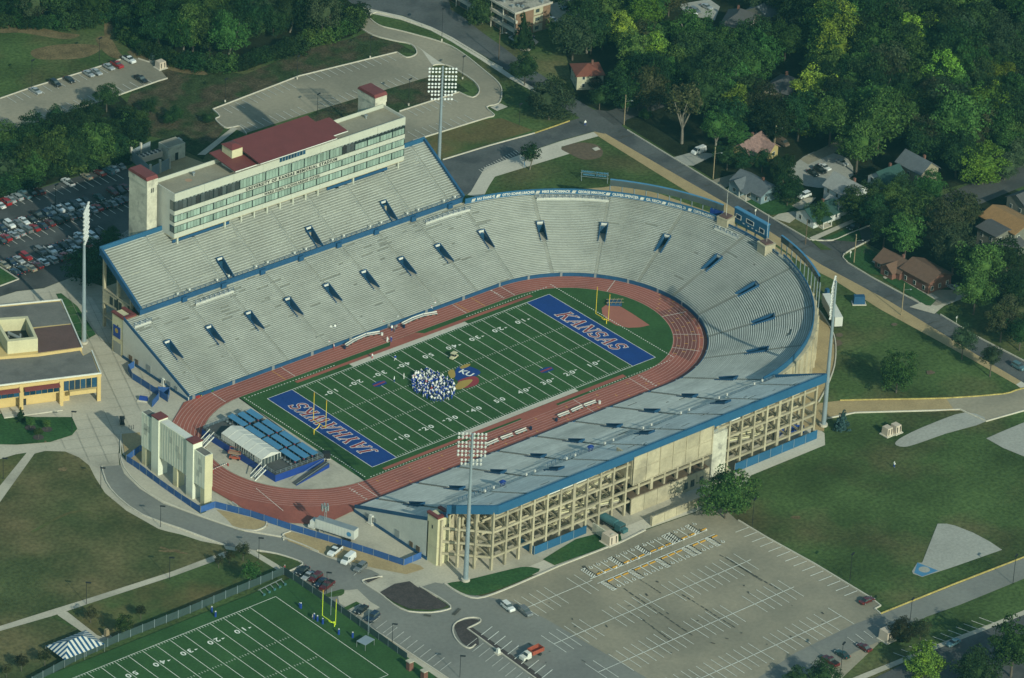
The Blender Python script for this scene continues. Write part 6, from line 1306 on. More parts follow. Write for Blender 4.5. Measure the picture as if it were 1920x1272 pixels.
# ---- big board seen from behind
bd = empty('video_board', (-106, 4, 0), label='large beige clad video board seen from behind, standing on five thick legs', cat='scoreboard')
XB0, XB1 = -106.8, -104.0
def bo(name, mb, m_, par=None):
    o = ob(name, mb, M[m_], par or bd)
    if par is None: o.location = (106, -4, 0)
    return o
secs = [(11.6, 16.8, 6.0, 17.0, 0), (8.3, 11.6, 0, 18.3, .7), (-4.8, 8.3, 6.2, 17.8, -.1), (-7.9, -4.8, 0, 18.1, .7), (-12.9, -7.9, 5.6, 16.4, 0)]
for i, (y0, y1, z0, z1, ex) in enumerate(secs):
    mb = MB(); mb.box(XB0-ex*.5+.0, XB1+ex*.2, y0+.02, y1-.02, max(z0, 0), z1); bo('cladding' if ex < .5 else 'pylon', mb, 'panel')
    mb = MB()
    if ex > .5: mb.box(XB0-.45, XB1+.2, y0-.12, y1+.12, z1+.003, z1+.35); bo('red_cap', mb, 'roof_red')
    else: mb.box(XB0+.3, XB1-.3, y0+.3, y1-.3, z1+.003, z1+.12); bo('top_sheet', mb, 'roof_grey' if i != 2 else 'white')
    if ex < .5:
        n = int((y1-y0)/1.15)
        for k in range(1, n): mb = MB(); y = y0+(y1-y0)*k/n; mb.box(XB0-.05, XB0+.01, y-.04, y+.04, z0+.1, z1-.1); bo('panel_seam', mb, 'stained')
        for k in range(3):
            mb = MB(); y = rnd.uniform(y0+1, y1-2); z = rnd.uniform(z0+2, z1-3); mb.box(XB0-.03, XB0+.01, y, y+1.3, z, z+2); bo('access_panel', mb, 'pb_white')
mb = MB(); mb.box(XB0-.02, XB1, -12.95, -12.92, 5.6, 16.4); bo('edge_trim', mb, 'cream')
for y in (15.7, .9, -11.9): mb = MB(); mb.box(XB0+.1, XB1-.1, y-.95, y+.95, 0, 6.3); bo('leg', mb, 'cream')
# ---- event platform with cabanas and tent
DZ = .75
P0_ = G(389, 807, 1.4)
ep = empty('event_platform', (-74, 0, 0), label='blue skirted event platform with dark deck beside the track curve', cat='platform')
def eo(n, mb, m_, par=None):
    o = ob(n, mb, M[m_], par or ep)
    if par is None: o.location = (74, 0, 0)
    return o
mb = MB(); mb.prism([(-83.6, 18.6), (-82.6, -14.6), (-65.3, -15.2), (-65.3, 18.6)], .2, 1.8+DZ); eo('skirt', mb, 'blue_bright'); mb = MB(); mb.prism([(-83.5, 18.5), (-82.5, -14.5), (-65.4, -15.1), (-65.4, 18.5)], 1.803+DZ, 1.95+DZ); eo('deck', mb, 'asphalt_dark')
for a, b in (((-83.4, 18.4), (-82.5, -14.4)), ((-82.5, -14.4), (-65.5, -15)), ((-83.4, 18.4), (-66, 18.4))):
    mb = MB(); A = Vector((*a, 1.95+DZ)); B = Vector((*b, 1.95+DZ)); n = int((B-A).length/1.8)
    for k in range(n+1): p = A.lerp(B, k/n); mb.box(p.x-.04, p.x+.04, p.y-.04, p.y+.04, 1.95+DZ, 3.0+DZ)
    for h in (.5, 1.0): mb.beam(A+Vector((0, 0, h)), B+Vector((0, 0, h)), .05, .05)
    eo('guard_rail', mb, 'galv')
for (x, y, ang) in ((-83.6, 13.8, math.pi), (-82.9, -9.6, math.pi)):
    st = T('steps', (x, y), ang, z=0, label=None); st.parent = ep; st.location = (x+74, y, 0); st.scale = (1, 1, 1.45)
    for k in range(7): mb = MB(); mb.box(k*.55, k*.55+.5, -.9, .9, 1.6-k*.24, 1.66-k*.24); ob('tread', mb, M['steel'], st)
    for s in (-1.0, 1.0): mb = MB(); mb.beam((0, s, 3.0), (4, s, 1.2), .08, .2); mb.beam((0, s, 1.8), (4, s, .2), .1, .3); ob('handrail', mb, M['white'], st)
mb = MB(); mb.hexa([(-79, -19.6, .2), (-65, -17.2, .2), (-65, -15.4, .2), (-79, -17.6, .2)], [(-79, -19.6, .35), (-65, -17.2, 1.7), (-65, -15.4, 1.7), (-79, -17.6, .35)]); eo('access_ramp', mb, 'asphalt_dark')
mb = MB(); mb.beam((-79, -19.7, .9), (-65, -17.3, 2.4), .06, .1); mb.beam((-79, -17.6, 1.2), (-65, -15.5, 2.7), .06, .1); eo('guard_rail', mb, 'galv')
mb = MB(); mb.hexa([(-79, -19.75, .2), (-65, -17.35, .2), (-65, -17.25, .2), (-79, -19.65, .2)], [(-79, -19.75, .5), (-65, -17.35, 1.6), (-65, -17.25, 1.6), (-79, -19.65, .5)]); eo('ramp_skirt', mb, 'blue_bright')
cb = MB(); cb.hexa([(-1.0, -3.7, 1.75), (1.0, -3.7, 2.05), (1.0, 3.7, 2.05), (-1.0, 3.7, 1.75)], [(-1.0, -3.7, 1.87), (1.0, -3.7, 2.17), (1.0, 3.7, 2.17), (-1.0, 3.7, 1.87)]); me_c = cb.mesh('canopy', M['blue_light'])
cl = MB()
for y in (-3.5, -1.2, 1.2, 3.5):
    for x in (-.9, .9): cl.box(x-.04, x+.04, y-.04, y+.04, 0, 1.8)
me_cl = cl.mesh('canopy_frame', M['steel']); ch = MB()
for k in range(7): ch.box(-.5, .3, -3.3+k*1.0, -2.7+k*1.0, .0, .5); ch.box(.2, .35, -3.3+k, -2.7+k, .5, 1.0)
me_ch = ch.mesh('seats', M['navy']); cr_ = MB(); cr_.box(-1.04, -.9, -3.7, -3.2, 1.3, 1.72); me_cr = cr_.mesh('red_panel', M['red'])
n_ = 0
for j, x in enumerate((-73.8, -70.9, -68.1)):
    for i, y in enumerate((14.4, 6.2, -2.0, -10.2)):
        r = T('cabana', (x, y-(j*.35)), label='light blue canopy, %s row from the white tent, %s from the near end' % (ORD[j], ORD[3-i]), cat='canopy', group='light blue cabanas on the platform', z=1.95+DZ+j*.2); r.scale = (1, 1, .78)
        if i == 0 and j: r.scale = (1, .82, .78)
        for n, me in (('canopy', me_c), ('canopy_frame', me_cl), ('seats', me_ch), ('red_panel', me_cr)): link(bpy.data.objects.new(n, me), r)
st_ = MB(); st_.tube((0, 0, 0), (0, 0, .72), .05, .05, 6); st_.tube((0, 0, .72), (0, 0, .78), .38, .38, 10); me_t = st_.mesh('high_table', [M['steel']])
for k in range(22): o = ob('high_table', me_t, None, label='small round metal table in the row behind the blue canopies', cat='table', group='small round tables on the platform'); o.location = (-75.9, 16.6-k*1.42, 1.95+DZ)
tt = T('marquee', (-79.2, 1.2), z=1.95+DZ, label='white marquee with pitched roof and dark window walls on the event platform', cat='tent')
TW, TL = 3.3, 9.4; tt.scale = (1.04, 1, .86)
for k in range(6):
    y0 = -TL+k*TL/3; y1 = y0+TL/3
    for s in (-1, 1):
        mb = MB(); mb.face([(s*(TW+.15), y0+.02, 2.35), (s*(TW+.15), y1-.02, 2.35), (0, y1-.02, 3.85), (0, y0+.02, 3.85)][::(1 if s > 0 else -1)]); o = ob('roof_panel', mb, M['white'], tt); 
    mb = MB(); mb.beam((-TW-.15, y0, 2.40), (0, y0, 3.90), .1, .08); mb.beam((TW+.15, y0, 2.40), (0, y0, 3.90), .1, .08); ob('rafter', mb, M['white'], tt)
    for s in (-1, 1):
        for j in range(3):
            a = y0+.06+(y1-y0)*j/3; mb = MB(); mb.box(s*TW-.03, s*TW+.03, a, a+(y1-y0)/3-.1, .05, 2.35); ob('wall_pane', mb, M['glass_dark'] if 1 <= k <= 3 or (s > 0 and j) else M['wall_white'], tt)
            mb = MB(); mb.box(s*TW-.08, s*TW+.08, a-.1, a-.02, 0, 2.4); ob('mullion', mb, M['white'], tt)
for s in (-1, 1):
    mb = MB(); mb.face([(-TW-.1, s*TL, 2.35), (TW+.1, s*TL, 2.35), (0, s*TL, 3.85)][::(-1 if s > 0 else 1)]); ob('gable', mb, M['white'], tt)
    for j in range(6): a = -TW+.08+j*TW/3; mb = MB(); mb.box(a, a+TW/3-.12, s*TL-.03, s*TL+.03, .05, 2.3); ob('wall_pane', mb, M['glass_dark'], tt); mb = MB(); mb.box(a-.1, a-.02, s*TL-.08, s*TL+.08, 0, 2.35); ob('mullion', mb, M['white'], tt)
o = tag(ob('speaker_cluster', (lambda b: ([b.tube((math.cos(t)*.9, math.sin(t)*.9, 7.6), (math.cos(t)*.9, math.sin(t)*.9, 9.3), .28, .28, 8) for t in (0, 1.05, 2.1, 3.14, 4.2, 5.2)], b.tube((0, 0, 0), (0, 0, 9), .1, .1, 8), b.tube((.6, 0, 0), (.6, 0, 8), .08, .08, 6), b)[-1])(MB()), M['steel']), 'metal mast carrying a ring of pale loudspeakers near the blue fence', 'loudspeaker mast')
q = G(608, 1000); o.location = (q.x, q.y, 0)
q = G(440, 955); o = tag(ob('small_sign', (lambda b: (b.box(-.05, .05, -1.1, 1.1, 1.2, 2.0), b.box(-.05, .05, -.1, .1, 0, 1.2), b)[-1])(MB()), M['white']), 'small white sign board on the track behind the blue fence', 'sign'); o.location = (q.x, q.y, 0)
mb = MB()
for k in range(8): mb.box(-2.8+k*.7, -2.45+k*.7, -.05, .05, .95, 1.15)
o = ob('barrier', mb, M['white'], None); mb = MB(); mb.box(-3, 3, -.04, .04, .9, .95); mb.box(-2.9, -2.8, -.3, .3, 0, .9); mb.box(2.8, 2.9, -.3, .3, 0, .9); ob('barrier_frame', mb, M['red'], o); q = G(413, 882); o.location = (q.x, q.y, .3); o.rotation_euler = (0, 0, .05); tag(o, 'red and white striped barrier bar beside the beige board', 'barrier')
# ---- blue fences of the south end
fence_pts('screen_fence', [tuple(G(*p).xy) for p in ((290, 842), (262, 848), (237, 867), (262, 883), (300, 912), (340, 940), (376, 963), (403, 953), (470, 970), (545, 995), (640, 1024), (700, 1043), (757, 1062), (790, 1048))], 2.3, 'blue_mesh', 'long blue mesh fence curving round the beige board and the track end', posts=4)
fence_pts('screen_fence', [tuple(G(*p).xy) for p in ((252, 690), (240, 697), (248, 712), (315, 755), (318, 740), (296, 738), (298, 750), (285, 765))], 2.4, 'blue_mesh', 'blue mesh fence enclosing the strip below the white end wall', posts=4)
# ---- lamp posts
def lamp_mesh():
    a = MB(); a.tube((0, 0, 0), (0, 0, 6.8), .09, .07, 6); b = MB(); b.box(-.2, 1.3, -.25, .25, 6.75, 6.95); c_ = MB(); c_.tube((0, 0, 0), (0, 0, .6), .28, .28, 8); return a.mesh('pole', M['black']), b.mesh('lamp_head', M['black']), c_.mesh('footing', M['concrete_white'])
LM = lamp_mesh()
def lamppost(a, b, label, group, rz=0, s=1.0, foot=False):
    q = G(a, b); r = T('lamp_post', q, rz, label=label, cat='lamp post', group=group); r.scale = (1, 1, s)
    for n, me in zip(('pole', 'lamp_head'), LM[:2]): link(bpy.data.objects.new(n, me), r)
    if foot: link(bpy.data.objects.new('footing', LM[2]), r)
for i, (a, b, l) in enumerate(((189, 918, 'at the corner of the south lawn and the plaza'), (301, 990, 'beside the curved drive, opposite the beige board'), (485, 1050, 'where the footpaths meet by the grass triangle'), (318, 1087, 'on the diagonal path, right of two'), (162, 1134, 'on the diagonal path, left of two'), (135, 812, 'at the tip of the small bright lawn'), (6, 900, 'by the narrow path at the left edge'), (612, 1115, 'beside the five parked cars'), (735, 1212, 'at the practice field fence near the striped bays'), (862, 1272, 'at the bottom of the median strip'))):
    lamppost(a, b, 'slim dark lamp post '+l, 'slim dark lamp posts south of the stadium', -.8)
for i, (a, b, l) in enumerate(((1410, 990, 'at the lawn corner near the big tree'), (1593, 1093, 'on the lawn edge, halfway along the striped lot'), (1705, 1178, 'on the grass strip below the road'), (1899, 1096, 'beside the road at the right edge'), (1576, 1262, 'between the maroon pickup and the green car'))):
    lamppost(a, b, 'tall dark lamp post '+l, 'tall dark lamp posts around the striped lot', .4, 1.3)
for i, (a, b, l, s) in enumerate(((60, 165, 'at the edge of the remote lot, left of two', 1.4), (186, 123, 'at the edge of the remote lot, right of two', 1.4), (422, 193, 'on a white footing at the left end of the long lot', 1.2), (557, 150, 'on a white footing at the brown meadow', 1.2), (694, 110, 'on a white footing near the drive bend', 1.1), (766, 200, 'on a white footing in the meadow strip', 1.4), (867, 150, 'on a white footing on the leaf shaped island', 1.2), (828, 80, 'on a white footing beside the loop road', 1.8), (595, 214, 'behind the red roof of the press box', 1.0), (973, 240, 'dark bare one in the grass by the road', 1.2), (104, 400, 'between the rows of the crowded lot', 1.4), (1551, 700, 'white, on the apron beside the curved stand', 1.2), (1203, 1, 'hidden', 1))):
    if l == 'hidden': continue
    lamppost(a, b, 'lamp post '+l, 'lamp posts behind the stadium', .3, s, foot='footing' in l)
def util_pole(a, b, h, label, m_='brown', arm=True):
    q = G(a, b); r = T('utility_pole', q, .9, label=label, cat='utility pole', group='wooden utility poles'); mb = MB(); mb.tube((0, 0, 0), (0, 0, h), .17, .11, 8); ob('pole', mb, M[m_], r)
    if arm: mb = MB(); mb.box(-1.5, 1.5, -.06, .06, h-.9, h-.75); ob('crossarm', mb, M['wood'], r)
    mb = MB(); mb.beam((0, 0, h-2.4), (0, -2, h-2.0), .05, .05); mb.box(-.15, .15, -2.4, -1.9, h-2.2, h-2.0); ob('street_lamp', mb, M['steel'], r)
util_pole(1170, 236, 11, 'wooden utility pole with crossarm at the side street corner', 'wood'); util_pole(1337, 337, 11.5, 'leaning grey utility pole in front of the blue house', 'wood'); util_pole(1451, 290, 11.5, 'utility pole with transformer beside the old van', 'wood'); util_pole(1601, 494, 10, 'utility pole with white crossarm left of the brick bungalow', 'wood'); util_pole(935, 113, 12, 'dark utility pole beside the street below the apartment block'); util_pole(1690, 592, 11, 'thin pole at the pavement edge opposite the brown brick house', 'wood', False); util_pole(1510, 460, 9, 'pole at the corner in front of the dark green cottage', 'brown', False)
for (a, b, lb) in ((1416, 405, 'in front of the blue house'), (1793, 606, 'on the lawn by the driveway of the brick house'), (1594, 484, 'at the corner lawn beside the crazed side street')):
    q = G(a, b); o = tag(ob('yard_sign', (lambda m_: (m_.box(-.05, .05, -.05, .05, 0, 1.8), m_.box(-.35, .35, -.06, .06, 1.5, 2.2), m_)[-1])(MB()), M['white']), 'small white street sign '+lb, 'sign'); o.location = (q.x, q.y, .2)
# ---- boxes and cabinets
def ubox(a, b, sx, sy, h, label, m_='utility', rz=0, slats=True, cat='utility box'):
    q = G(a, b); r = T('utility_box', q, rz, label=label, cat=cat); mb = MB(); mb.hexa([(-sx/2, -sy/2, 0), (sx/2, -sy/2, 0), (sx/2, sy/2, 0), (-sx/2, sy/2, 0)], [(-sx/2+.15, -sy/2+.15, h), (sx/2-.15, -sy/2+.15, h), (sx/2-.15, sy/2-.15, h), (-sx/2+.15, sy/2-.15, h)]); ob('housing', mb, M[m_], r)
    if slats:
        for s in (-.25, .25): mb = MB(); mb.box(s*sx-.14, s*sx+.14, -sy/2-.03, -sy/2+.16, .3, h-.4); ob('vent', mb, M['dark'], r)
    mb = MB(); mb.box(-sx/2-.4, sx/2+.4, -sy/2-.4, sy/2+.4, -.2, .06); ob('pad', mb, M['concrete_white'], r)
ubox(1663, 816, 2.3, 2.6, 2.5, 'pinkish utility box on the lawn, left of the pair'); ubox(1679, 811, 2.3, 2.6, 2.5, 'pinkish utility box on the lawn, right of the pair')
ubox(1662, 1200, 3.0, 3.4, 3.0, 'cream utility box by the road near the two small round trees'); ubox(1143, 1018, 3.4, 3.6, 2.8, 'pale pink utility box on the sloping lawn beside the yard wall'); ubox(301, 128, 2.8, 2.8, 2.4, 'tan shed at the end of the remote lot'); ubox(334, 276, 2.2, 2.2, 2.6, 'small white shed behind the cooling plant', 'wall_white')
ubox(286, 114, 1.2, 1.2, 2.4, 'dark green portable toilet beside the remote lot', 'green_' if 0 else 'fence_green', slats=False, cat='portable toilet'); ubox(200, 1195, 1.2, 1.2, 2.2, 'tan portable toilet beside the striped tent', 'wood', slats=False, cat='portable toilet')
ubox(1610, 570, 3.6, 2.0, 2.6, 'blue double container on the lawn beside the curved stand', 'blue', -.6, False, 'container'); ubox(1550, 556, 1.3, 1.3, 2.4, 'blue portable toilet beside the white semi trailer', 'blue', 0, False, 'portable toilet')
ubox(697, 982, 1.6, 1.6, 2.6, 'white cooling unit against the white end wall', 'white'); ubox(308, 722, 1.6, 1.2, 2.0, 'white cooling unit in the strip below the far end wall', 'white'); ubox(269, 752, 2.6, 1, 1.2, 'blue bin lying on the plaza', 'blue_bright', -.9, False, 'bin')
ubox(934, 1226, 1.0, 1.0, 1.4, 'blue and white barrels beside the median strip', 'white', 0, False, 'barrel')
# cooling plant behind the press box
cp = T('cooling_plant', G(292, 305), 0, label='slatted blue grey cooling plant enclosure with roof fans behind the press box', cat='plant enclosure')
q0 = G(292, 305); qa, qb, qc = G(246, 303)-q0, G(282, 335)-q0, G(318, 318)-q0; qd_ = qa+(qc-qb)
for a, b in ((qa, qb), (qb, qc), (qa, qd_)):
    n = int((b-a).length/1.0)
    for k in range(n): p = a.lerp(b, k/n); s = a.lerp(b, (k+1)/n); d = (s-p).normalized()*.04; mb = MB(); mb.beam(p+d+Vector((0, 0, 1.9)), s-d+Vector((0, 0, 1.9)), .1, 3.8); ob('slat_panel', mb, M['galv'], cp)
for p in (qa, qb, qc, (qb+qc)/2, (qa+qd_)/2): mb = MB(); mb.box(p.x-.3, p.x+.3, p.y-.3, p.y+.3, 0, 4.8); ob('pier', mb, M['concrete_white'], cp)
mb = MB(); c1_ = (qa+qc)/2; mb.box(c1_.x-4, c1_.x+4, c1_.y-1.2, c1_.y+1.2, 2.2, 4.2); fb = ob('fan_unit', mb, M['utility'], cp)
for k in range(5):
    for s in (-.6, .6): mb = MB(); mb.tube((c1_.x-3.2+k*1.6, c1_.y+s, 4.2), (c1_.x-3.2+k*1.6, c1_.y+s, 4.3), .5, .5, 12); ob('fan', mb, M['dark'], fb)
q = G(322, 296); r = T('plant_room', q, label='small flat roofed concrete plant room beside the cooling enclosure', cat='shed'); mb = MB(); mb.box(-3.4, 3.4, -2.6, 2.6, 0, 5.2); ob('walls', mb, M['stained'], r); mb = MB(); mb.box(-3.1, 3.1, -2.3, 2.3, 5.203, 5.3); ob('roof', mb, M['roof_deck'], r); mb = MB(); mb.box(-.6, .6, -2.68, -2.6, 0, 2.6); ob('door', mb, M['dark'], r)
# ---- practice field surroundings
fence_pts('mesh_fence', [tuple(G(*p).xy) for p in ((60, 1285), (141, 1241), (222, 1204), (334, 1160), (532, 1078), (640, 1152), (763, 1240))], 2.6, 'fence_green', 'dark green mesh fence around the practice field', posts=4, post_m='galv')
for i, (a, b) in enumerate(((768, 1258), (795, 1276))):
    q = G(a, b); mb = MB(); mb.box(-.7, .7, -.7, .7, 0, 3.0); o = tag(ob('brick_pier', mb, M['brick']), 'brick gate pier at the practice field gate, %s one' % ('upper' if i == 0 else 'lower'), 'pier'); o.location = (q.x, q.y, 0); mb = MB(); mb.box(-.85, .85, -.85, .85, 3.003, 3.25); ob('cap', mb, M['concrete'], o)
for i, (a, b) in enumerate(((589, 1163), (595, 1167), (605, 1172), (564, 1143), (661, 1198), (635, 1192), (397, 1150), (404, 1159))):
    q = G(a, b); r = T('tackle_dummy', q, label='upright blue tackling dummy on the practice field near the goal post' if i < 6 else 'blue bag on the practice field sideline', cat='tackling dummy', group='blue dummies by the practice goal' if i < 6 else 'blue bags on the far sideline'); mb = MB(); mb.tube((0, 0, 0), (0, 0, 1.7), .32, .28, 8); ob('pad', mb, M['blue_bright'], r); mb = MB(); mb.tube((0, 0, 1.7), (0, 0, 1.9), .2, .2, 8); ob('cap', mb, M['white'], r)
q = G(512, 1108); r = T('blocking_sled', q, .1, label='row of wheeled blocking sleds in the practice field corner', cat='sled')
for k in range(5): mb = MB(); mb.tube((-4+k*2, -.8, .4), (-4+k*2, -.5, .4), .42, .42, 10); ob('wheel', mb, M['teal'], r); mb = MB(); mb.beam((-4+k*2, -.6, .4), (-4+k*2, 1.2, 1.2), .15, .15); ob('arm', mb, M['steel'], r)
mb = MB(); mb.beam((-4.5, 1.2, 1.2), (4.5, 1.2, 1.2), .15, .15); ob('frame', mb, M['steel'], r)
q = G(685, 1214); r = T('shade_frame', q, .2, label='low square mesh shade frame at the practice field edge', cat='shade'); mb = MB(); mb.box(-2, 2, -1.6, 1.6, 1.9, 1.98); ob('mesh_top', mb, M['galv'], r)
for x in (-1.9, 1.9):
    for y in (-1.5, 1.5): mb = MB(); mb.box(x-.05, x+.05, y-.05, y+.05, 0, 1.9); ob('leg', mb, M['steel'], r)
q = G(711, 1232); mb = MB()
for rr in (1.1, 1.5, 2.0): mb.ribbon([Vector((rr*math.cos(t/16*6.283)*1.2+(rr-1)*.3, rr*math.sin(t/16*6.283), 0)) for t in range(16)], .15, .33+rr*.02, closed=True)
o = tag(ob('coiled_hose', mb, M['wood']), 'coiled pale hose lying on the practice turf', 'hose'); o.location = (q.x, q.y, 0)
# thin net poles by the practice field
for (a, b, h, lb) in ((620, 1156, 9, 'thin steel net pole behind the practice goal'), (690, 1194, 11, 'thin steel net pole beside the two dark cars')):
    q = G(a, b); mb = MB(); mb.tube((0, 0, 0), (0, 0, h), .08, .06, 6); o = tag(ob('net_pole', mb, M['galv']), lb, 'pole'); o.location = (q.x, q.y, 0)
# striped tent
q = G(141, 1226); tn = T('striped_tent', q, 0, label='blue and white striped open tent beside the practice field fence', cat='tent'); A = 6.6; Bt = 4.3; hz_, he = 4.6, 2.5
cor = [(-A, -Bt), (A, -Bt), (A, Bt), (-A, Bt)]; ridge = [(-A+Bt, 0), (A-Bt, 0)]
sm = MB()
def face_stripes(half, depth, fn, n):
    lim = lambda a: min(1.0, (half-abs(a))/depth)
    for k in range(n):
        a = -half+2*half*k/n; b = -half+2*half*(k+1)/n; la, lb = max(0, lim(a)), max(0, lim(b)); P = [fn(a, 0), fn(b, 0)]
        if lb > 0: P.append(fn(b, lb))
        if la > 0: P.append(fn(a, la))
        mb = MB(); mb.face(P); ob('stripe', mb, M['white'] if k % 2 else M['blue'], tn)
zl = lambda t: he+(hz_-he)*t
face_stripes(A, Bt, lambda a, t: (a, -Bt+Bt*t, zl(t)), 19); face_stripes(A, Bt, lambda a, t: (-a, Bt-Bt*t, zl(t)), 19)
face_stripes(Bt, Bt, lambda a, t: (A-Bt*t, a, zl(t)), 13); face_stripes(Bt, Bt, lambda a, t: (-A+Bt*t, -a, zl(t)), 13)
for x, y in cor+[(0, -Bt), (0, Bt)]: mb = MB(); mb.tube((x, y, 0), (x, y, he), .06); ob('pole', mb, M['steel'], tn)
# bollards and small rack near the board
for i, (a, b) in enumerate(((242, 807), (246, 808), (250, 807))): q = G(a, b); mb = MB(); mb.tube((0, 0, 0), (0, 0, 1.5), .08, .08, 6); o = tag(ob('bollard', mb, M['black']), 'thin dark bollard on the plaza beside the beige board', 'bollard', 'dark bollards on the plaza'); o.location = (q.x, q.y, GZ)
q = G(325, 0); 
# barriers by the junction
q = G(983, 312); r = T('crowd_barrier', q, .9, label='light blue steel barrier frame beside the lone tree behind the stand', cat='barrier'); mb = MB()
for k in range(5): mb.box(-1.6+k*.8-.04, -1.6+k*.8+.04, -.04, .04, 0, 1.5)
mb.box(-1.6, 1.6, -.05, .05, 1.45, 1.55); mb.box(-1.6, 1.6, -.05, .05, .5, .6); ob('frame', mb, M['blue_light'], r)
# ================================================================ CAMPUS BUILDING
A0 = G(190, 701, 9); B0 = G(-60, 733, 9); u = (B0-A0).normalized(); n = Vector((-u.y, u.x, 0))
if n.y > 0: n = -n                                         # outward, towards the plaza
LB = (B0-A0).length
cb = empty('campus_building', (A0.x, A0.y, 0), label='yellow campus building with red awnings and flat grey roofs at the left edge', cat='building'); oA = Vector((A0.x, A0.y, 0))
def co(nm, mb, m_, par=None): return ob(nm, mb, M[m_], par or cb)
def lp(a, d, z): p = u*a-n*d; return Vector((p.x, p.y, z))
def lbox(a0, a1, d0, d1, z0, z1, mb=None):
    mb = mb or MB(); mb.prism([lp(a0, d0, 0)[:2], lp(a1, d0, 0)[:2], lp(a1, d1, 0)[:2], lp(a0, d1, 0)[:2]], z0, z1); return mb
def rel(px, z): return [(G(*p, z)-oA)[:2] for p in px]
mb = MB(); mb.prism(rel([(-60, 731), (189, 701), (172, 659), (157, 666), (151, 655), (-60, 680)], 9), 4.4, 9); co('upper_storey', mb, 'yellow_stucco')
mb = MB(); mb.prism([(p[0]*.94-n.x*2, p[1]*.94-n.y*2) for p in rel([(-60, 731), (130, 708), (120, 665), (-60, 680)], 9)], 0, 4.4); co('ground_storey', mb, 'yellow_stucco')
mb = MB(); mb.prism(rel([(-60, 728), (185, 700), (170, 661), (156, 668), (149, 657), (-60, 682)], 9.02), 9.003, 9.12); co('roof', mb, 'roof_grey')
mb = MB(); mb.prism(rel([(-60, 580), (115, 563), (135, 608), (154, 652), (71, 664), (-60, 674)], 10), 0, 10); co('rear_block', mb, 'yellow_stucco')
mb = MB(); mb.prism(rel([(-60, 583), (113, 566), (133, 607), (64, 614), (-60, 622)], 10.02), 10.003, 10.12); co('roof', mb, 'roof_grey')
mb = MB(); mb.prism(rel([(64, 617), (134, 609), (152, 651), (72, 662)], 10.02), 10.003, 10.14); co('roof', mb, 'roof_maroon')
W0 = rel([(-12, 597), (52, 593), (71, 635), (14, 641)], 14.2)
mb = MB()
wc = Vector((sum(p[0] for p in W0)/4, sum(p[1] for p in W0)/4)); Wi = [tuple(Vector(p).lerp(wc, .18)) for p in W0]
for i in range(4):
    j = (i+1) % 4; mb.hexa([(*W0[i], 9), (*W0[j], 9), (*Wi[j], 9), (*Wi[i], 9)], [(*W0[i], 14.2), (*W0[j], 14.2), (*Wi[j], 14.2), (*Wi[i], 14.2)])
wl_ = co('equipment_screen', mb, 'cream'); mb = MB(); mb.prism(Wi, 9.2, 10.2); co('well_floor', mb, 'dark', wl_)
mb = MB(); a = Vector((*Wi[0], 11.5)); b = Vector((*Wi[2], 11.5)); c = a.lerp(b, .3); d = a.lerp(b, .6); mb.tube(c, d, .5, .5, 8); mb.tube(c+Vector((0, 0, -1.5)), c+Vector((0, 0, .6)), .3, .3, 8); mb.tube(d+Vector((1, 1, -1.5)), d+Vector((1, 1, .6)), .3, .3, 8); co('duct', mb, 'steel', wl_)
mb = MB()
pr = rel([(-60, 580), (115, 563), (135, 608), (154, 652)], 10)
for i in range(3): mb.beam((*pr[i], 10.15), (*pr[i+1], 10.15), .35, .5)
pr = rel([(172, 659), (189, 701), (-60, 731)], 9)
for i in range(2): mb.beam((*pr[i], 9.15), (*pr[i+1], 9.15), .35, .5)
co('coping', mb, 'white')
for a in (.2, 11.5, 23.5, 35, 46): co('column', lbox(a, a+1.1, -.35, .6, 0, 9.0), 'yellow_stucco')
co('beam', lbox(0, LB, -.3, .5, 8.2, 8.95), 'yellow_stucco')
for i, a in enumerate((1.3, 12.6, 24.6, 36)):
    wdt = 10.0 if i == 0 else 10.6
    for k in range(6): co('window_pane', lbox(a+k*wdt/6+.1, a+(k+1)*wdt/6-.1, -.06, .02, 4.9 if i else 4.8, 7.2 if i else 8.1), 'glass_blue')
    if i:
        mb = MB(); p = lp(a, -1.5, 7.0); q_ = lp(a+wdt, -1.5, 7.0); r_ = lp(a+wdt, 0, 7.6); s_ = lp(a, 0, 7.6); mb.hexa([p, q_, r_, s_], [v+Vector((0, 0, .12)) for v in (p, q_, r_, s_)]); co('awning', mb, 'roof_red')
    else: co('balcony', lbox(a+.5, a+8.5, -1.2, -.1, 3.6, 4.9), 'yellow_stucco')
co('door', lbox(22, 24, 2.2, 2.6, 0, 2.5), 'dark')
co('porch_slab', lbox(12.5, 30, -3.5, 2, 0.2, .55), 'concrete_white')
q = G(120, 847); 
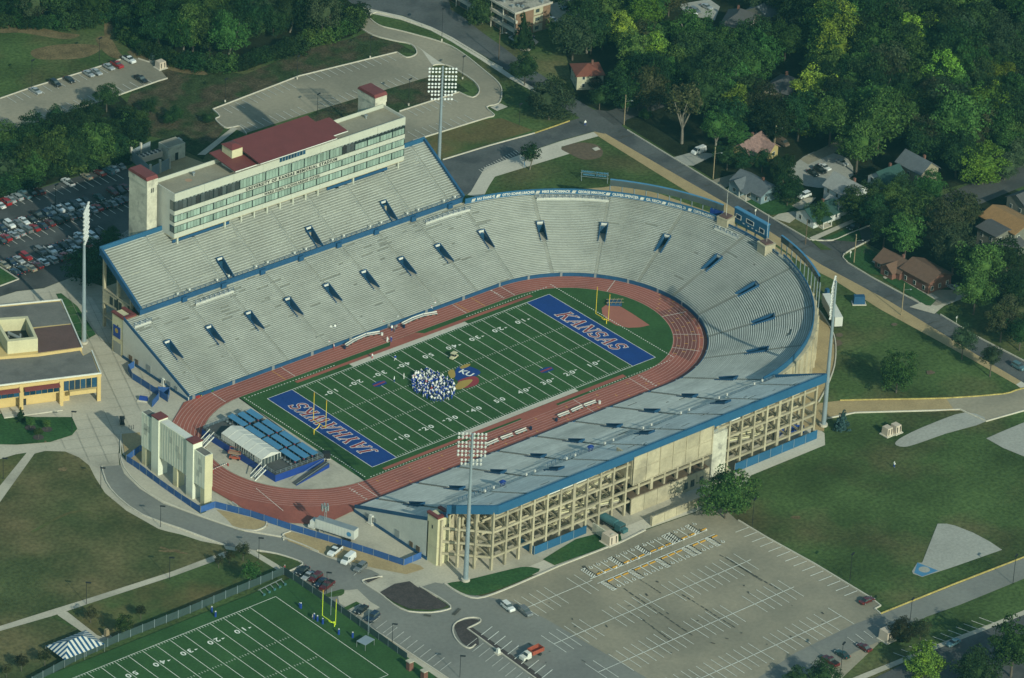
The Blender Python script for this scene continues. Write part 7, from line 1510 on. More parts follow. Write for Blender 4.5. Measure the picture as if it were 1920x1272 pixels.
# ================================================================ HOUSES
def house(px, zr, L, Wd, h, roofh, rz, wall, roof, label, hip=False, wing=None, storeys=1, chimney=True, porch=None, roof_m=None, cat='house', dormer=False):
    q = G(px[0], px[1], zr); r = empty('house', (q.x, q.y, 0), rz, label=label, cat=cat)
    hl, hw = L/2, Wd/2; wm = wall; rm = roof
    mb = MB(); mb.box(-hl, hl, -hw, hw, 0, h)
    if not hip:
        for s in (-1, 1): mb.face([(s*hl, -hw, h), (s*hl, hw, h), (s*hl, 0, h+roofh*.97)][::(1 if s > 0 else -1)])
    ob('walls', mb, wm, r)
    def roofpiece(hl, hw, h, rh, hip, rot=0, off=(0, 0)):
        e = .55; inset = hw if hip else -e*0
        A_ = [(-hl-e, -hw-e), (hl+e, -hw-e), (hl+e, hw+e), (-hl-e, hw+e)]; dz = rh/hw*e; zz = h-dz
        Rg = [(-hl-e+(hw+e if hip else 0), 0), (hl+e-(hw+e if hip else 0), 0)]
        tr = lambda p: (p[0]*math.cos(rot)-p[1]*math.sin(rot)+off[0], p[0]*math.sin(rot)+p[1]*math.cos(rot)+off[1])
        A_ = [tr(p) for p in A_]; Rg = [tr(p) for p in Rg]; th = .22; top = h+rh
        for f_ in ([(0, zz), (1, zz), ('R1', top), ('R0', top)], [(2, zz), (3, zz), ('R0', top), ('R1', top)]):
            P = [((*A_[i], z) if isinstance(i, int) else (*Rg[int(i[1])], z)) for i, z in f_]
            m_ = MB(); m_.hexa(P, [(a, b, z+th) for a, b, z in P]); ob('roof', m_, rm, r)
        if hip:
            for f_ in ([(1, zz), (2, zz), ('R1', top)], [(3, zz), (0, zz), ('R0', top)]):
                P = [((*A_[i], z) if isinstance(i, int) else (*Rg[int(i[1])], z)) for i, z in f_]
                m_ = MB(); m_.hexa(P, [(a, b, z+th) for a, b, z in P]); ob('roof', m_, rm, r)
    roofpiece(hl, hw, h, roofh, hip)
    if wing:
        wx, wl2, ww, wh = wing                              # gabled wing towards -y
        mb = MB(); mb.box(wx-ww/2, wx+ww/2, -hw-wl2, -hw+.5, 0, wh); mb.face([(wx-ww/2, -hw-wl2, wh), (wx+ww/2, -hw-wl2, wh), (wx, -hw-wl2, wh+ww*.34)]); ob('wing_walls', mb, wm, r)
        roofpiece((wl2+hw)/2, ww/2, wh, ww*.35, False, math.pi/2, (wx, -hw-wl2+(wl2+hw)/2))
    for st in range(storeys):
        z = 1.0+st*2.8
        for s, Ln, ax in ((-1, L, 0), (1, L, 0), (-1, Wd, 1), (1, Wd, 1)):
            nn = max(2, int(Ln/3.2))
            for k in range(nn):
                c = -Ln/2+Ln*(k+.5)/nn; 
                if wing and ax == 0 and s < 0 and abs(c-wing[0]) < wing[2]/2+.3: continue
                m_ = MB()
                if ax == 0: m_.box(c-.55, c+.55, s*hw-.06, s*hw+.06, z-.05, z+1.45)
                else: m_.box(s*hl-.06, s*hl+.06, c-.55, c+.55, z-.05, z+1.45)
                f_ = ob('window', m_, M['white'], r); m_ = MB()
                if ax == 0: m_.box(c-.42, c+.42, s*hw-.085, s*hw+.085, z+.06, z+1.34)
                else: m_.box(s*hl-.085, s*hl+.085, c-.42, c+.42, z+.06, z+1.34)
                ob('pane', m_, M['glass_dark'], f_)
    if wing: m_ = MB(); m_.box(wing[0]-.8, wing[0]+.8, -hw-wing[1]-.07, -hw-wing[1]+.02, 1, 2.4); f_ = ob('window', m_, M['white'], r); m_ = MB(); m_.box(wing[0]-.65, wing[0]+.65, -hw-wing[1]-.1, -hw-wing[1], 1.1, 2.3); ob('pane', m_, M['glass_dark'], f_)
    if chimney: m_ = MB(); m_.box(hl*.3, hl*.3+.7, .3, 1.0, h, h+roofh+1.0); ob('chimney', m_, M['brick'], r)
    if porch:
        px0, px1 = porch; m_ = MB(); m_.hexa([(px0, -hw-2.4, 2.5), (px1, -hw-2.4, 2.5), (px1, -hw-.02, 3.0), (px0, -hw-.02, 3.0)], [(px0, -hw-2.4, 2.7), (px1, -hw-2.4, 2.7), (px1, -hw-.02, 3.2), (px0, -hw-.02, 3.2)]); ob('porch_roof', m_, rm, r)
        for x in (px0+.2, px1-.2): m_ = MB(); m_.box(x-.12, x+.12, -hw-2.3, -hw-2.1, 0, 2.5); ob('porch_post', m_, M['white'], r)
        m_ = MB(); m_.box(px0, px1, -hw-2.4, -hw-.02, 0, .35); ob('porch_floor', m_, M['concrete'], r); m_ = MB(); m_.box((px0+px1)/2-.5, (px0+px1)/2+.5, -hw-.08, -hw+.02, .35, 2.4); ob('door', m_, M['dark'], r)
    return r
def hm(name, c, **k): return mat(name, c, .85, .1, .8, .12, 4, **k)
rg1 = hm('shingle_grey_blue', (.11, .125, .135)); rg2 = hm('shingle_pale', (.27, .27, .25)); rg3 = hm('shingle_green', (.025, .065, .055)); rg4 = hm('shingle_brown', (.14, .082, .055)); rg5 = hm('shingle_dark', (.075, .075, .075)); rg6 = mat('shingle_pink', (.24, .15, .13), .9, .25, 1.2, .25, 5); rg7 = hm('shingle_orange', (.27, .155, .065)); rg8 = hm('shingle_red', (.17, .055, .035))
wb = hm('siding_blue', (.16, .23, .26)); ww_ = hm('siding_white', (.52, .54, .52)); wt = hm('siding_tan', (.24, .21, .15)); wbr = M['brick']; wyl = hm('siding_yellow', (.38, .30, .13)); wcr = hm('siding_cream', (.42, .40, .28)); wgr = hm('siding_grey', (.15, .15, .12))
house((1418, 337), 5, 14, 8.5, 3.2, 2.4, -math.pi/2, wb, rg1, 'blue clapboard bungalow with grey blue roof facing the street', wing=(-3.5, 1.8, 5, 3.2), porch=(-1, 2.6))
house((1590, 342), 8, 12, 9, 6, 3.2, -math.pi/2, ww_, rg2, 'tall white house with a pale grey gable roof beside the gravel yard', storeys=2)
house((1570, 372), 5, 6, 5, 3.4, 1.4, -math.pi/2, ww_, rg2, 'low white annex with pale roof in front of the tall white house', chimney=False)
house((1664, 318), 7.5, 9.5, 7.5, 5.2, 2.8, 0, ww_, rg3, 'white two storey house with dark green cross gable roof', storeys=2, wing=(0, 2.4, 5, 5.2))
house((1722, 296), 9, 11, 8, 6.6, 3.0, -math.pi/2, wt, rg1, 'tall tan house with grey gable roof behind the green roofed house', storeys=2)
house((1536, 387), 4.5, 12, 8, 2.8, 2.4, 0, ww_, rg3, 'dark green roofed cottage with white porch frames near the corner', porch=(-4, 0))
house((1682, 484), 4.5, 11, 8, 2.8, 2.6, -math.pi/2, wbr, rg4, 'brick bungalow with brown roof and pale front gable', wing=(1.5, 1.8, 5, 2.8))
house((1738, 503), 5.2, 12, 10, 4.2, 2.0, -math.pi/2, wbr, rg4, 'brown brick house with low brown roof beside the driveway', chimney=False, storeys=1)
house((1407, 264), 5.5, 12, 9, 3.4, 3.0, .25, wyl, rg6, 'shabby yellow house with faded pink patchwork roof behind young trees', wing=(3.5, 2.5, 5.5, 3.4))
house((1102, 122), 7, 9, 9, 5.4, 2.0, -.5, wcr, rg8, 'cream two storey house with red brown roof at the wood edge', hip=True, storeys=2)
house((1472, 150), 5, 12, 9, 3.4, 2.6, .3, wt, rg5, 'dark hipped roof showing between the street trees', hip=True)
house((1300, 48), 5, 10, 7, 3.2, 2.2, -.7, wgr, rg5, 'small grey roofed house with orange chimney behind the trees')
house((1385, 26), 6, 13, 9, 4, 3.0, .6, wt, rg5, 'broad brownish grey roof among the upper trees', hip=True)
house((1440, 6), 6, 12, 9, 4, 2.6, .2, wgr, rg1, 'blue grey roof cut by the top edge')
house((1895, 402), 8.5, 15, 11, 6.4, 2.0, -math.pi/2, wgr, rg7, 'large house with orange brown roof at the right edge', storeys=2, chimney=False)
house((1870, 418), 8.0, 8, 9, 6.2, .8, -math.pi/2, wgr, rg5, 'dark sided block with white framed windows under the orange roof', storeys=2, chimney=False)
house((1890, 452), 4.5, 9, 7, 3.4, 1.2, 0, wgr, rg5, 'low grey roofed annex with white parapets at the right edge', chimney=False)
house((1925, 360), 9, 9, 8, 7, 2.2, 0, wgr, rg5, 'tall grey gabled house at the right edge behind the orange roof', storeys=2, chimney=False)
if 0: house((1845, 285), 7, 9, 7, 5, 2, 0, ww_, rg1, 'white house glimpsed through the big crowns', storeys=2)
# brick apartment block
T0 = G(966, 26, 10); ab = empty('apartment_block', (T0.x, T0.y, 0), label='brick apartment block with pale balconies and gravel flat roof at the top edge', cat='building')
u2 = (G(966, 26, 10)-G(893, -16, 10)).normalized(); ang = math.atan2(u2.y, u2.x); ab.rotation_euler = (0, 0, ang)   # local -x runs up the long side
wd_ = (G(1030, 2, 10)-T0).length
sgn_ = 1 if (G(1030, 2, 10)-T0).dot(Vector((-u2.y, u2.x, 0))) > 0 else -1
def ay(y0, y1): return (min(sgn_*y0, sgn_*y1), max(sgn_*y0, sgn_*y1))
mb = MB(); y = ay(1.2, wd_); mb.box(-40, -1, y[0], y[1], 0, 9.8); ob('walls', mb, M['brick'] if 0 else hm('apartment_brick', (.22, .14, .09)), ab)
mb = MB(); y = ay(0, wd_); mb.box(-40, 0, y[0], y[1], 9.8, 10.1); ob('roof', mb, mat('gravel_roof', (.34, .31, .25), .95, .2, .4, .2, 1.5, col2=(.10, .09, .08), c2lo=.48, c2hi=.56, c2scale=.22), ab)
mb = MB(); y = ay(-.2, .1); mb.box(-40, .2, y[0], y[1], 9.7, 10.4); y = ay(.1, wd_); mb.box(-.1, .2, y[0], y[1], 9.7, 10.4); ob('parapet', mb, M['concrete_white'], ab)
for z in (3.2, 6.5):
    mb = MB(); y = ay(0, 1.3); mb.box(-40, 0, y[0], y[1], z-.5, z+.5); ob('balcony', mb, M['concrete_white'], ab)
for k in range(7):
    mb = MB(); y = ay(0, .3); mb.box(-k*6.4-.3, -k*6.4, y[0], y[1], 0, 9.7); ob('column', mb, M['concrete_white'], ab)
    for z in (.4, 3.8, 7.1): mb = MB(); y = ay(1.1, 1.22); mb.box(-k*6.4-5.6, -k*6.4-.8, y[0], y[1], z, z+2.2); ob('window', mb, M['glass_dark'], ab)
for z in (1, 4.2, 7.4):
    mb = MB(); y = ay(wd_*.55, wd_*.8); mb.box(-1.02, -.9, y[0], y[1], z-.8, z+2); ob('pale_panel', mb, wcr, ab); mb = MB(); y = ay(wd_*.6, wd_*.7); mb.box(-.9, -.85, y[0], y[1], z, z+1.3); ob('window', mb, M['glass_dark'], ab)
for k in range(9): mb = MB(); x = -rnd.uniform(1, 16); yy = sgn_*rnd.uniform(2, wd_-2); mb.box(x-.5, x+.5, yy-.4, yy+.4, 10.1, 10.9); ob('roof_unit', mb, M['steel'], ab)
# ================================================================ TREES
import numpy as np
def crown(seed, leafn, shape='round', leaf=.42, squash=.82):
    rs = np.random.RandomState(seed); V = []; F = []
    ncl = 120 if shape != 'cone' else 80; cl_ = []
    for i in range(ncl):
        while True:
            p = rs.uniform(-1, 1, 3)
            if shape == 'cone':
                h_ = (p[2]+1)/2; rr = (1-h_)*.95+.05
                if abs(np.hypot(p[0], p[1])-rr*.8) < .2*rr+.05: break
            else:
                d = np.linalg.norm(p)
                lump = 1+.16*math.sin(3*p[0]*2+seed)+.14*math.sin(5*p[1]+2*seed)
                if .52 < d/lump < .92 and p[2] > -.62: break
        cl_.append(p)
    per = leafn//ncl
    for c in cl_:
        r = rs.uniform(.15, .27)*(.7 if shape == 'cone' else 1)
        dirs = rs.normal(size=(per, 3)); dirs /= np.linalg.norm(dirs, axis=1)[:, None]; dirs[:, 2] = np.abs(dirs[:, 2])*.8+dirs[:, 2]*.2
        pp = c+dirs*r*rs.uniform(.75, 1.08, (per, 1))
        for p, d in zip(pp, dirs):
            nrm = d*.6+c*.3+rs.normal(size=3)*.55; nrm /= np.linalg.norm(nrm); a = np.cross(nrm, rs.normal(size=3)); a /= np.linalg.norm(a); b = np.cross(nrm, a); s = leaf*.1*rs.uniform(.7, 1.4); k = len(V)
            V += [p+a*s, p+b*s*.8, p-a*s, p-b*s*.7]; F.append((k, k+1, k+2, k+3))
    # dense inner mass so that the crown is not see-through in its middle
    n1, n2 = 10, 7; k = len(V)
    for i in range(n2+1):
        th = math.pi*i/n2
        for j in range(n1):
            ph = 2*math.pi*j/n1; rr = .50*(1+.22*math.sin(3*ph+seed)*math.sin(2*th+seed)); 
            if shape == 'cone': zz = math.cos(th)*.9; w_ = .62*(1-(zz+1)/2)
            else: zz = math.cos(th)*rr*1.0; w_ = math.sin(th)*rr
            V.append(np.array((w_*math.cos(ph), w_*math.sin(ph), zz)))
    for i in range(n2):
        for j in range(n1): F.append((k+i*n1+j, k+(i+1)*n1+j, k+(i+1)*n1+(j+1) % n1, k+i*n1+(j+1) % n1))
    V = np.array(V); V[:, 2] *= squash
    me = bpy.data.meshes.new('crown'); me.from_pydata([tuple(v) for v in V], [], F); me.update(); return me
def leafmat(name, c, c2):
    mt = mat(name, c, .9, .22, .5, 0, 1, col2=c2, c2lo=.42, c2hi=.6, c2scale=.25, spec=.08, rnd_island=.5); N = mt.node_tree.nodes; Lk = mt.node_tree.links
    oi = N.new('ShaderNodeObjectInfo'); mr = N.new('ShaderNodeMapRange'); mr.inputs[3].default_value = .6; mr.inputs[4].default_value = 1.6; Lk.new(oi.outputs['Random'], mr.inputs[0])
    hs = N.new('ShaderNodeHueSaturation'); mh = N.new('ShaderNodeMapRange'); mh.inputs[3].default_value = .47; mh.inputs[4].default_value = .525; ml = N.new('ShaderNodeMath'); ml.operation = 'FRACT'; m3 = N.new('ShaderNodeMath'); m3.operation = 'MULTIPLY'; m3.inputs[1].default_value = 7.3
    Lk.new(oi.outputs['Random'], m3.inputs[0]); Lk.new(m3.outputs[0], ml.inputs[0]); Lk.new(ml.outputs[0], mh.inputs[0]); Lk.new(mh.outputs[0], hs.inputs['Hue']); Lk.new(mr.outputs[0], hs.inputs['Value'])
    b = N['Principled BSDF']; src = b.inputs['Base Color'].links[0].from_socket; Lk.new(src, hs.inputs['Color']); Lk.new(hs.outputs[0], b.inputs['Base Color']); return mt
LM_ = {'dark': leafmat('leaves_dark', (0.014, 0.034, 0.012), (0.019, 0.042, 0.012)), 'mid': leafmat('leaves_mid', (0.030, 0.069, 0.016), (0.042, 0.083, 0.019)), 'lime': leafmat('leaves_lime', (0.109, 0.182, 0.019), (0.074, 0.137, 0.022)), 'pale': leafmat('leaves_pale', (0.038, 0.058, 0.027), (0.028, 0.046, 0.021)), 'olive': leafmat('leaves_olive', (0.030, 0.038, 0.013), (0.036, 0.038, 0.018)), 'brown': leafmat('leaves_brown', (0.053, 0.037, 0.022), (0.037, 0.037, 0.019)), 'spruce': leafmat('leaves_spruce', (0.026, 0.053, 0.050), (0.031, 0.062, 0.059))}
CR = [crown(s, 6600, leaf=.36) for s in (1, 2, 3, 4, 5)]; CRS = [crown(s, 1900, leaf=.62) for s in (11, 12)]; CRC = crown(21, 2600, 'cone', .5, 1.0)
cc_ = {}
def crown_mesh(i, col, small=False, cone=False):
    base = CRC if cone else (CRS[i % 2] if small else CR[i % 5]); key = (base.name, col)
    if key not in cc_: m_ = base.copy(); m_.materials.clear(); m_.materials.append(LM_[col]); cc_[key] = m_
    return cc_[key]
def trunk_mesh(kind):
    mb = MB()
    if kind == 'limbs':
        mb.tube((0, 0, 0), (.1, 0, .35), .030, .024, 8)
        for a, t in ((0, .9), (1.4, .85), (2.7, .92), (3.9, .8), (5.2, .88)):
            p = (.1, 0, .33); q_ = (.1+.12*math.cos(a), .12*math.sin(a), .62); r_ = (.1+.24*math.cos(a+.3), .24*math.sin(a+.3), t); mb.tube(p, q_, .018, .012, 6); mb.tube(q_, r_, .012, .005, 5)
            mb.tube(q_, (q_[0]+.10*math.cos(a+1.2), q_[1]+.10*math.sin(a+1.2), q_[2]+.16), .008, .003, 4)
    else:
        mb.tube((0, 0, 0), (0, 0, .55), .028, .018, 8)
        for a in (0, 2.1, 4.2): mb.tube((0, 0, .42), (.16*math.cos(a), .16*math.sin(a), .68), .014, .006, 5)
    return mb.mesh('trunk', mat('bark_'+kind, (.20, .18, .145) if kind == 'limbs' else (.10, .085, .065), .95, .2, 1, .2, 6))
TM = {'plain': trunk_mesh('plain'), 'limbs': trunk_mesh('limbs')}
ntree = [0]
def tree(a, b, R, col, label, group=None, H=None, kind='plain', z=None, small=False, cone=False, lift=None, dens=1):
    """a, b: photo pixel of the crown centre; R crown radius in metres"""
    H = H or R*2.0; zc = (H-R*.9) if lift is None else lift
    q = G(a, b, zc); i = rnd.randrange(5); ntree[0] += 1
    r = empty('conifer_tree' if cone else 'tree', (q.x, q.y, 0), rnd.uniform(0, 6.28), label=label, cat='tree', group=group)
    t = link(bpy.data.objects.new('trunk', TM[kind]), r); t.scale = (H*.8, H*.8, H*.92)
    c = link(bpy.data.objects.new('crown', crown_mesh(i, col, small, cone)), r)
    if cone: c.scale = (R, R, H*.5); c.location = (0, 0, H*.52)
    else: c.scale = (R*rnd.uniform(.92, 1.08), R*rnd.uniform(.92, 1.08), R*rnd.uniform(1.05, 1.25)); c.location = (0, 0, zc)
    return r
# trees one can single out
tree(1363, 930, 8.2, 'mid', 'large round green tree at the corner of the striped lot, against the arcade', H=15)
tree(1684, 697, 5.8, 'mid', 'upright green tree alone on the lawn beside the curved stand', H=12.5); tree(1807, 636, 4.4, 'pale', 'grey green tree at the pavement, left of the two near the right edge', H=11); tree(1860, 668, 3.2, 'pale', 'slender grey green tree at the pavement, right of the two', H=10)
tree(1580, 781, 2.6, 'spruce', 'small blue spruce beside the far floodlight mast', H=7, cone=True)
tree(1733, 1247, 5.4, 'lime', 'round light green tree at the path in the lower right', H=9); tree(1830, 1256, 6.4, 'dark', 'broad dark tree between the light green tree and the right corner'); tree(1902, 1210, 7.5, 'mid', 'tall green tree in the lower right corner', H=17)
tree(1690, 1183, 3.6, 'olive', 'thin brownish tree beside the cream utility box', H=6.5); tree(1727, 1180, 3.0, 'olive', 'smaller brownish tree right of the thin one', H=6); tree(1545, 1268, 4.5, 'dark', 'dark tree at the bottom edge beside the maroon pickup', H=8); tree(1500, 1275, 4, 'dark', 'dark tree at the bottom edge, left of the roadside cars', H=7)
tree(995, 288, 3.4, 'dark', 'lone street tree behind the stand beside the barrier', H=9, small=True, kind='limbs')
tree(1284, 190, 6.2, 'olive', 'big half bare tree with pale forked limbs by the street', H=21, kind='limbs', small=True, lift=15.5); tree(1345, 236, 5.6, 'mid', 'leaning tree with pale forked trunk beside the white van', H=17, kind='limbs', lift=12); tree(1388, 255, 4, 'mid', 'young tree in front of the pink roofed house', H=11, kind='limbs')
tree(1031, 190, 8.0, 'pale', 'wide grey green tree at the junction behind the stand', H=14); tree(985, 128, 5.0, 'dark', 'dark tree between the road and the cream house', H=11); tree(983, 40, 4.2, 'dark', 'dark conifer in front of the brick apartment block', H=14, cone=True); tree(905, 20, 6.4, 'dark', 'bushy dark tree at the corner of the apartment block', H=11)
tree(1470, 318, 4.6, 'dark', 'dark round bush tree beside the blue bungalow', H=9); tree(1478, 358, 5.0, 'dark', 'dark tree right of the blue bungalow', H=10); tree(1610, 384, 6.2, 'mid', 'round green tree in front of the tall white house', H=11); tree(1535, 402, 4.2, 'mid', 'small round tree on the front lawn of the dark green cottage', H=7)
tree(203, 470, 5.4, 'dark', 'dark tree between the crowded lot and the steep stand', H=11); tree(168, 500, 6.8, 'dark', 'large dark tree behind the mast by the campus stairs', H=12); tree(210, 445, 3.6, 'mid', 'green tree at the foot of the streaked tower', H=8)
tree(39, 770, 1.5, 'dark', 'small dark tree in front of the yellow campus building', H=5, small=True, cone=True)
for (a, b, l) in ((57, 800, 'left'), (88, 803, 'right'), (72, 818, 'lowest')): tree(a, b-8, 1.3, 'mid', 'sapling in a dark mulch ring on the small bright lawn, %s of three' % l, H=3.6, small=True); q = G(a, b+4); mb = MB(); mb.disc((q.x, q.y), 1.6, .33, 14); ob('mulch_ring', mb, M['mulch'], kind='structure')
for (a, b, R, l) in ((456, 1032, 2, 'at the path junction'), (430, 1042, 1.5, 'on the strip, left of the junction'), (410, 1050, 1.5, 'second left of the junction'), (470, 1070, 2.8, 'on the dark slope beside the practice fence'), (170, 1150, 1.8, 'beside the fork of the path'), (232, 1170, 2.6, 'on the slope above the practice fence, left'), (264, 1145, 1.6, 'on the slope in the middle'), (40, 1240, 1.8, 'left of the striped tent'), (84, 1230, 1.8, 'beside the striped tent'), (12, 1255, 1.5, 'in the lower left corner')):
    tree(a, b, R, 'mid' if R > 2 else 'olive', 'young tree '+l, H=R*2.8, small=True)
# woods: individuals by region; crowns placed on a jittered net, leaving gaps for roofs and yards
def where_(l, u, v): return l+', '+('upper ' if v < .34 else 'lower ' if v > .66 else 'middle ')+('far left' if u < .2 else 'left' if u < .4 else 'centre' if u < .6 else 'right' if u < .8 else 'far right')
def wood(poly, step, cols, label, group, Rr=(4.5, 7), avoid=(), Hf=2.3):
    xs = [p[0] for p in poly]; ys = [p[1] for p in poly]; y = min(ys)
    k = 0
    while y < max(ys):
        x = min(xs)+(step*.5 if k % 2 else 0)
        while x < max(xs):
            a = x+rnd.uniform(-.35, .35)*step; b = y+rnd.uniform(-.3, .3)*step*.62
            if inside((a, b), poly) and not any((a-c[0])**2/(c[2]**2)+(b-c[1])**2/(c[3]**2) < 1 for c in avoid):
                col = rnd.choices([c[0] for c in cols], [c[1] for c in cols])[0]; R = rnd.uniform(*Rr)
                tree(a, b, R, col, where_(label, (a-min(xs))/(max(xs)-min(xs)), (b-min(ys))/(max(ys)-min(ys))) % {'dark': 'dark green', 'mid': 'green', 'lime': 'bright yellow green', 'pale': 'grey green', 'olive': 'olive brown'}[col], group+', '+{'dark': 'dark', 'mid': 'green', 'lime': 'bright', 'pale': 'pale', 'olive': 'olive'}[col], H=R*Hf*rnd.uniform(.85, 1.25), kind='limbs' if rnd.random() < .25 else 'plain')
            x += step
        y += step*.60; k += 1
D_ = [('dark', 6), ('mid', 3), ('pale', 1), ('olive', .6)]
wood([(-30, -20), (225, -20), (225, 0), (165, 10), (100, 14), (55, 6), (-30, 8)], 38, [('dark', 6), ('mid', 2), ('pale', 1)], '%s tree in the wood above the grass slope', 'trees of the top left wood', (5, 6.5), Hf=1.8)
wood([(240, -20), (640, -20), (640, 10), (600, 28), (540, 42), (470, 62), (400, 78), (340, 72), (280, 52), (245, 30)], 37, [('dark', 5), ('mid', 3), ('pale', 2)], '%s tree in the wood above the meadow', 'trees of the wood above the brown meadow', (5, 7), Hf=2.0)
wood([(-20, 262), (60, 238), (150, 212), (205, 206), (225, 232), (235, 262), (200, 282), (110, 296), (40, 318), (-20, 330)], 36, [('dark', 6), ('mid', 3), ('pale', .8)], '%s tree in the wood beside the crowded lot', 'trees of the wood between the two left lots', (4.8, 6.6), Hf=1.8)
avoid = [(1102, 138, 74, 66), (1318, 22, 66, 36), (1400, 34, 40, 24), (1476, 165, 46, 34), (1410, 275, 62, 42), (1495, 115, 56, 30), (1590, 262, 60, 20), (1535, 310, 78, 44), (1590, 345, 66, 40), (1665, 330, 62, 40), (1722, 308, 52, 34), (1060, 30, 40, 34), (1260, 260, 90, 62), (1150, 215, 50, 22), (1815, 350, 62, 34), (1850, 285, 26, 22), (1465, 280, 36, 26), (1540, 390, 60, 34), (965, 30, 80, 50), (1700, 120, 14, 10)]
wood([(1045, 60), (1065, -20), (1260, -20), (1280, 40), (1350, 60), (1430, 40), (1470, 70), (1500, 60), (1560, 100), (1640, 130), (1760, 120), (1940, 100), (1940, 300), (1860, 320), (1780, 290), (1700, 250), (1600, 240), (1530, 235), (1430, 225), (1320, 180), (1240, 165), (1160, 175), (1110, 150), (1060, 120)], 40, [('dark', 5), ('mid', 5), ('pale', 1.2), ('olive', 1.2), ('lime', .8)], '%s tree in the house quarter wood', 'trees of the house quarter wood', (5.2, 8), avoid, Hf=1.95)
wood([(1430, -20), (1940, -20), (1940, 110), (1760, 120), (1640, 125), (1540, 90), (1480, 50)], 44, [('dark', 5), ('mid', 4), ('pale', 2), ('lime', .5)], '%s tree in the top right wood', 'trees of the top right wood', (6, 9), avoid, Hf=1.95)
wood([(1150, 150), (1240, 160), (1250, 190), (1190, 185)], 34, D_, '%s tree over the side street behind the junction', 'trees over the side street', (4.5, 6), Hf=1.9)
wood([(1345, 195), (1440, 215), (1445, 240), (1380, 228)], 34, D_, '%s tree behind the pink roofed house', 'trees behind the pink roofed house', (4.5, 6), Hf=1.9)
# undergrowth along the wood edges
def hedge(px, n, label, group):
    for k in range(n):
        t = k/(n-1)*(len(px)-1); i = min(int(t), len(px)-2); f = t-i; a = px[i][0]+(px[i+1][0]-px[i][0])*f+rnd.uniform(-4, 4); b = px[i][1]+(px[i+1][1]-px[i][1])*f+rnd.uniform(-3, 3); R = rnd.uniform(2.6, 4.2)
        q = G(a, b, R*.6); r = empty('bush', (q.x, q.y, 0), rnd.uniform(0, 6.28), label=label+(', left part' if t < .33*(len(px)-1) else ', middle part' if t < .67*(len(px)-1) else ', right part'), cat='bush', group=group); c = link(bpy.data.objects.new('foliage', crown_mesh(k, rnd.choice(['dark', 'dark', 'mid']), True)), r); c.scale = (R*1.2, R*1.2, R); c.location = (0, 0, R*.55)
hedge([(-10, 35), (60, 42), (120, 40), (165, 36), (200, 20)], 14, 'dark bush along the lower edge of the wood above the grass slope', 'bushes of the top left wood edge')
hedge([(232, 20), (232, 55), (262, 88), (330, 112), (400, 124), (460, 116), (540, 90), (610, 66), (665, 44), (672, 20)], 34, 'dark bush along the edge of the wood above the brown meadow', 'bushes of the meadow wood edge')
hedge([(240, 215), (256, 245), (250, 275), (222, 290), (160, 305), (90, 322), (30, 338), (-10, 356)], 24, 'dark bush along the wood edge above the crowded lot', 'bushes of the car park wood edge')
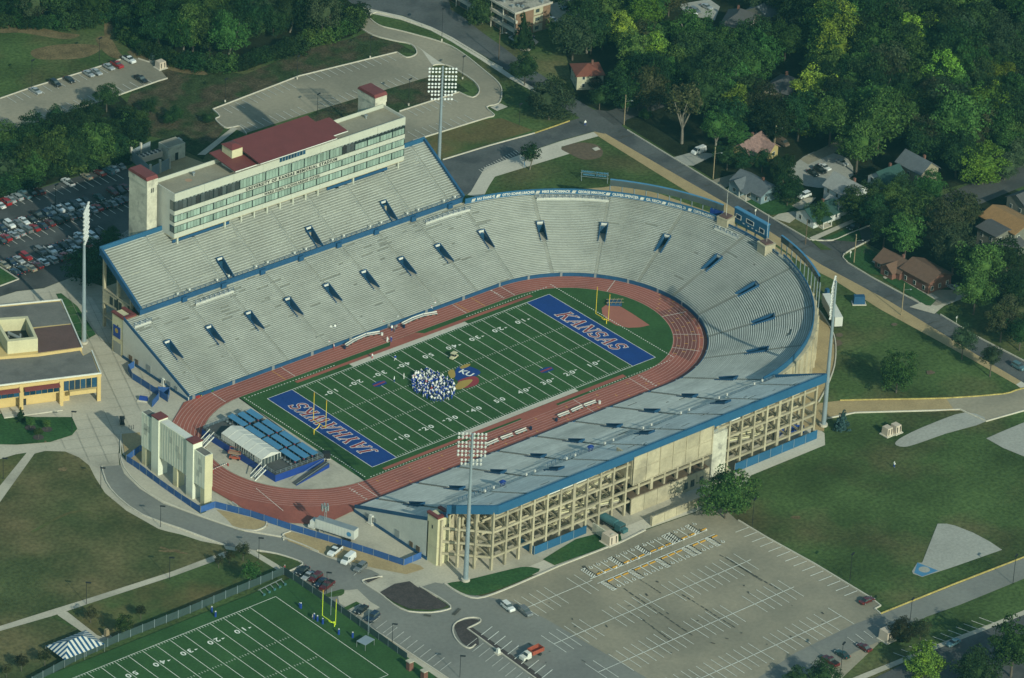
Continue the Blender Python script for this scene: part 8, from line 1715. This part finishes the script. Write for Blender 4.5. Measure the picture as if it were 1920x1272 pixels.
for (a, b, R, c, l) in ((1560, 45, 8.5, 'lime', 'large bright yellow green tree, upper one of the pair in the wood'), (1568, 78, 8, 'lime', 'large bright yellow green tree, lower one of the pair in the wood'), (1205, 30, 7, 'lime', 'yellow green tree in the wood behind the cream house'), (1165, 55, 6, 'lime', 'smaller yellow green tree near the cream house'), (1340, 85, 6.5, 'mid', 'broad green tree below the dark roofs'), (1795, 225, 9.5, 'mid', 'huge round light green tree above the tan house'), (1850, 205, 8, 'lime', 'light green tree right of the huge round one'), (1650, 225, 9.5, 'mid', 'huge olive green tree behind the gravel yard'), (1610, 270, 8, 'mid', 'tall green tree above the white houses'), (1770, 140, 7, 'lime', 'yellowish tree in the wood by the right side'),
        (1455, 225, 7, 'dark', 'dark tree beside the old van, left'), (1500, 215, 7, 'dark', 'dark tree above the gravel drive'), (1690, 355, 5, 'dark', 'dark tree between the white house and the street'), (1720, 400, 6.5, 'mid', 'green tree behind the brick bungalow, left'), (1765, 420, 7, 'olive', 'tall olive tree behind the brick bungalow'), (1800, 395, 6.5, 'olive', 'olive tree above the brick houses'), (1700, 440, 6.5, 'mid', 'green tree right behind the brick bungalow'), (1660, 425, 5.5, 'dark', 'dark tree at the bend of the side street'), (1640, 400, 5, 'dark', 'dark tree on the side street, left'), (1790, 465, 7, 'pale', 'grey green tree behind the brown brick house'), (1840, 500, 8, 'mid', 'large yellow green tree beside the driveway'), (1830, 545, 6, 'mid', 'green tree over the end of the driveway'), (1890, 480, 6, 'dark', 'dark tree under the low annex'), (1905, 545, 6, 'dark', 'dark tree at the right edge above the street'), (1880, 600, 5.5, 'olive', 'brownish tree on the dark lawn at the right edge'), (1915, 620, 5, 'dark', 'dark tree leaning at the right edge'), (1905, 585, 5, 'olive', 'olive tree at the right edge'), (1745, 350, 5, 'mid', 'green tree in front of the tan house'), (1675, 370, 4.5, 'mid', 'low green tree by the footpath'), (1640, 360, 4, 'dark', 'dark red leaved tree by the white house'),
        (1395, 300, 3.6, 'dark', 'dark shrub tree left of the blue bungalow'), (1365, 290, 4, 'dark', 'dark shrub mass under the leaning tree'), (1430, 300, 3.4, 'dark', 'dark shrub behind the blue bungalow'), (1125, 182, 3.4, 'dark', 'dark tree below the cream house'), (1116, 158, 2.4, 'brown', 'withered brown tree in front of the cream house'), (1052, 168, 4, 'dark', 'dark tree left of the cream house'), (1060, 60, 5.5, 'mid', 'green tree below the apartment block lot'), (1110, 60, 6, 'dark', 'dark tree behind the cream house'), (1238, 152, 5, 'dark', 'dark tree over the side street end'), (1190, 160, 4.6, 'dark', 'dark tree above the utility pole'), (1210, 215, 2, 'mid', 'low shrub at the corner by the utility pole'), (330, 215, 2.5, 'dark', 'dark shrub in the meadow behind the press box, upper'), (280, 200, 2.6, 'dark', 'dark shrub in the meadow, left'), (318, 222, 2.2, 'dark', 'dark shrub in the meadow, middle'), (390, 222, 2, 'dark', 'dark shrub at the corner of the long lot'), (200, 180, 4.2, 'dark', 'dark pointed tree at the edge of the remote lot'), (255, 245, 4.5, 'dark', 'dark tree above the cooling plant'), (262, 225, 3.5, 'mid', 'green tree at the meadow edge')):
    tree(a, b, R, c, l, H=R*(2.3 if R > 3 else 1.9), kind='plain')
print('trees', ntree[0])
# ================================================================ HAZE (closed box of even air round camera and scene)
HAZE = 0.00004
hb = MB(); hb.box(-1100, 900, -1150, 900, -1.2, 712)
hz = ob('haze', hb, M['white'], kind='stuff'); hz.data.materials.clear()
hm_ = bpy.data.materials.new('haze_air'); hm_.use_nodes = True; nn_ = hm_.node_tree; nn_.nodes.remove(nn_.nodes['Principled BSDF']); pv = nn_.nodes.new('ShaderNodeVolumePrincipled')
pv.inputs['Color'].default_value = (.16, .55, .66, 1); pv.inputs['Density'].default_value = HAZE; pv.inputs['Anisotropy'].default_value = .0
nn_.links.new(pv.outputs[0], nn_.nodes['Material Output'].inputs['Volume']); hz.data.materials.append(hm_)
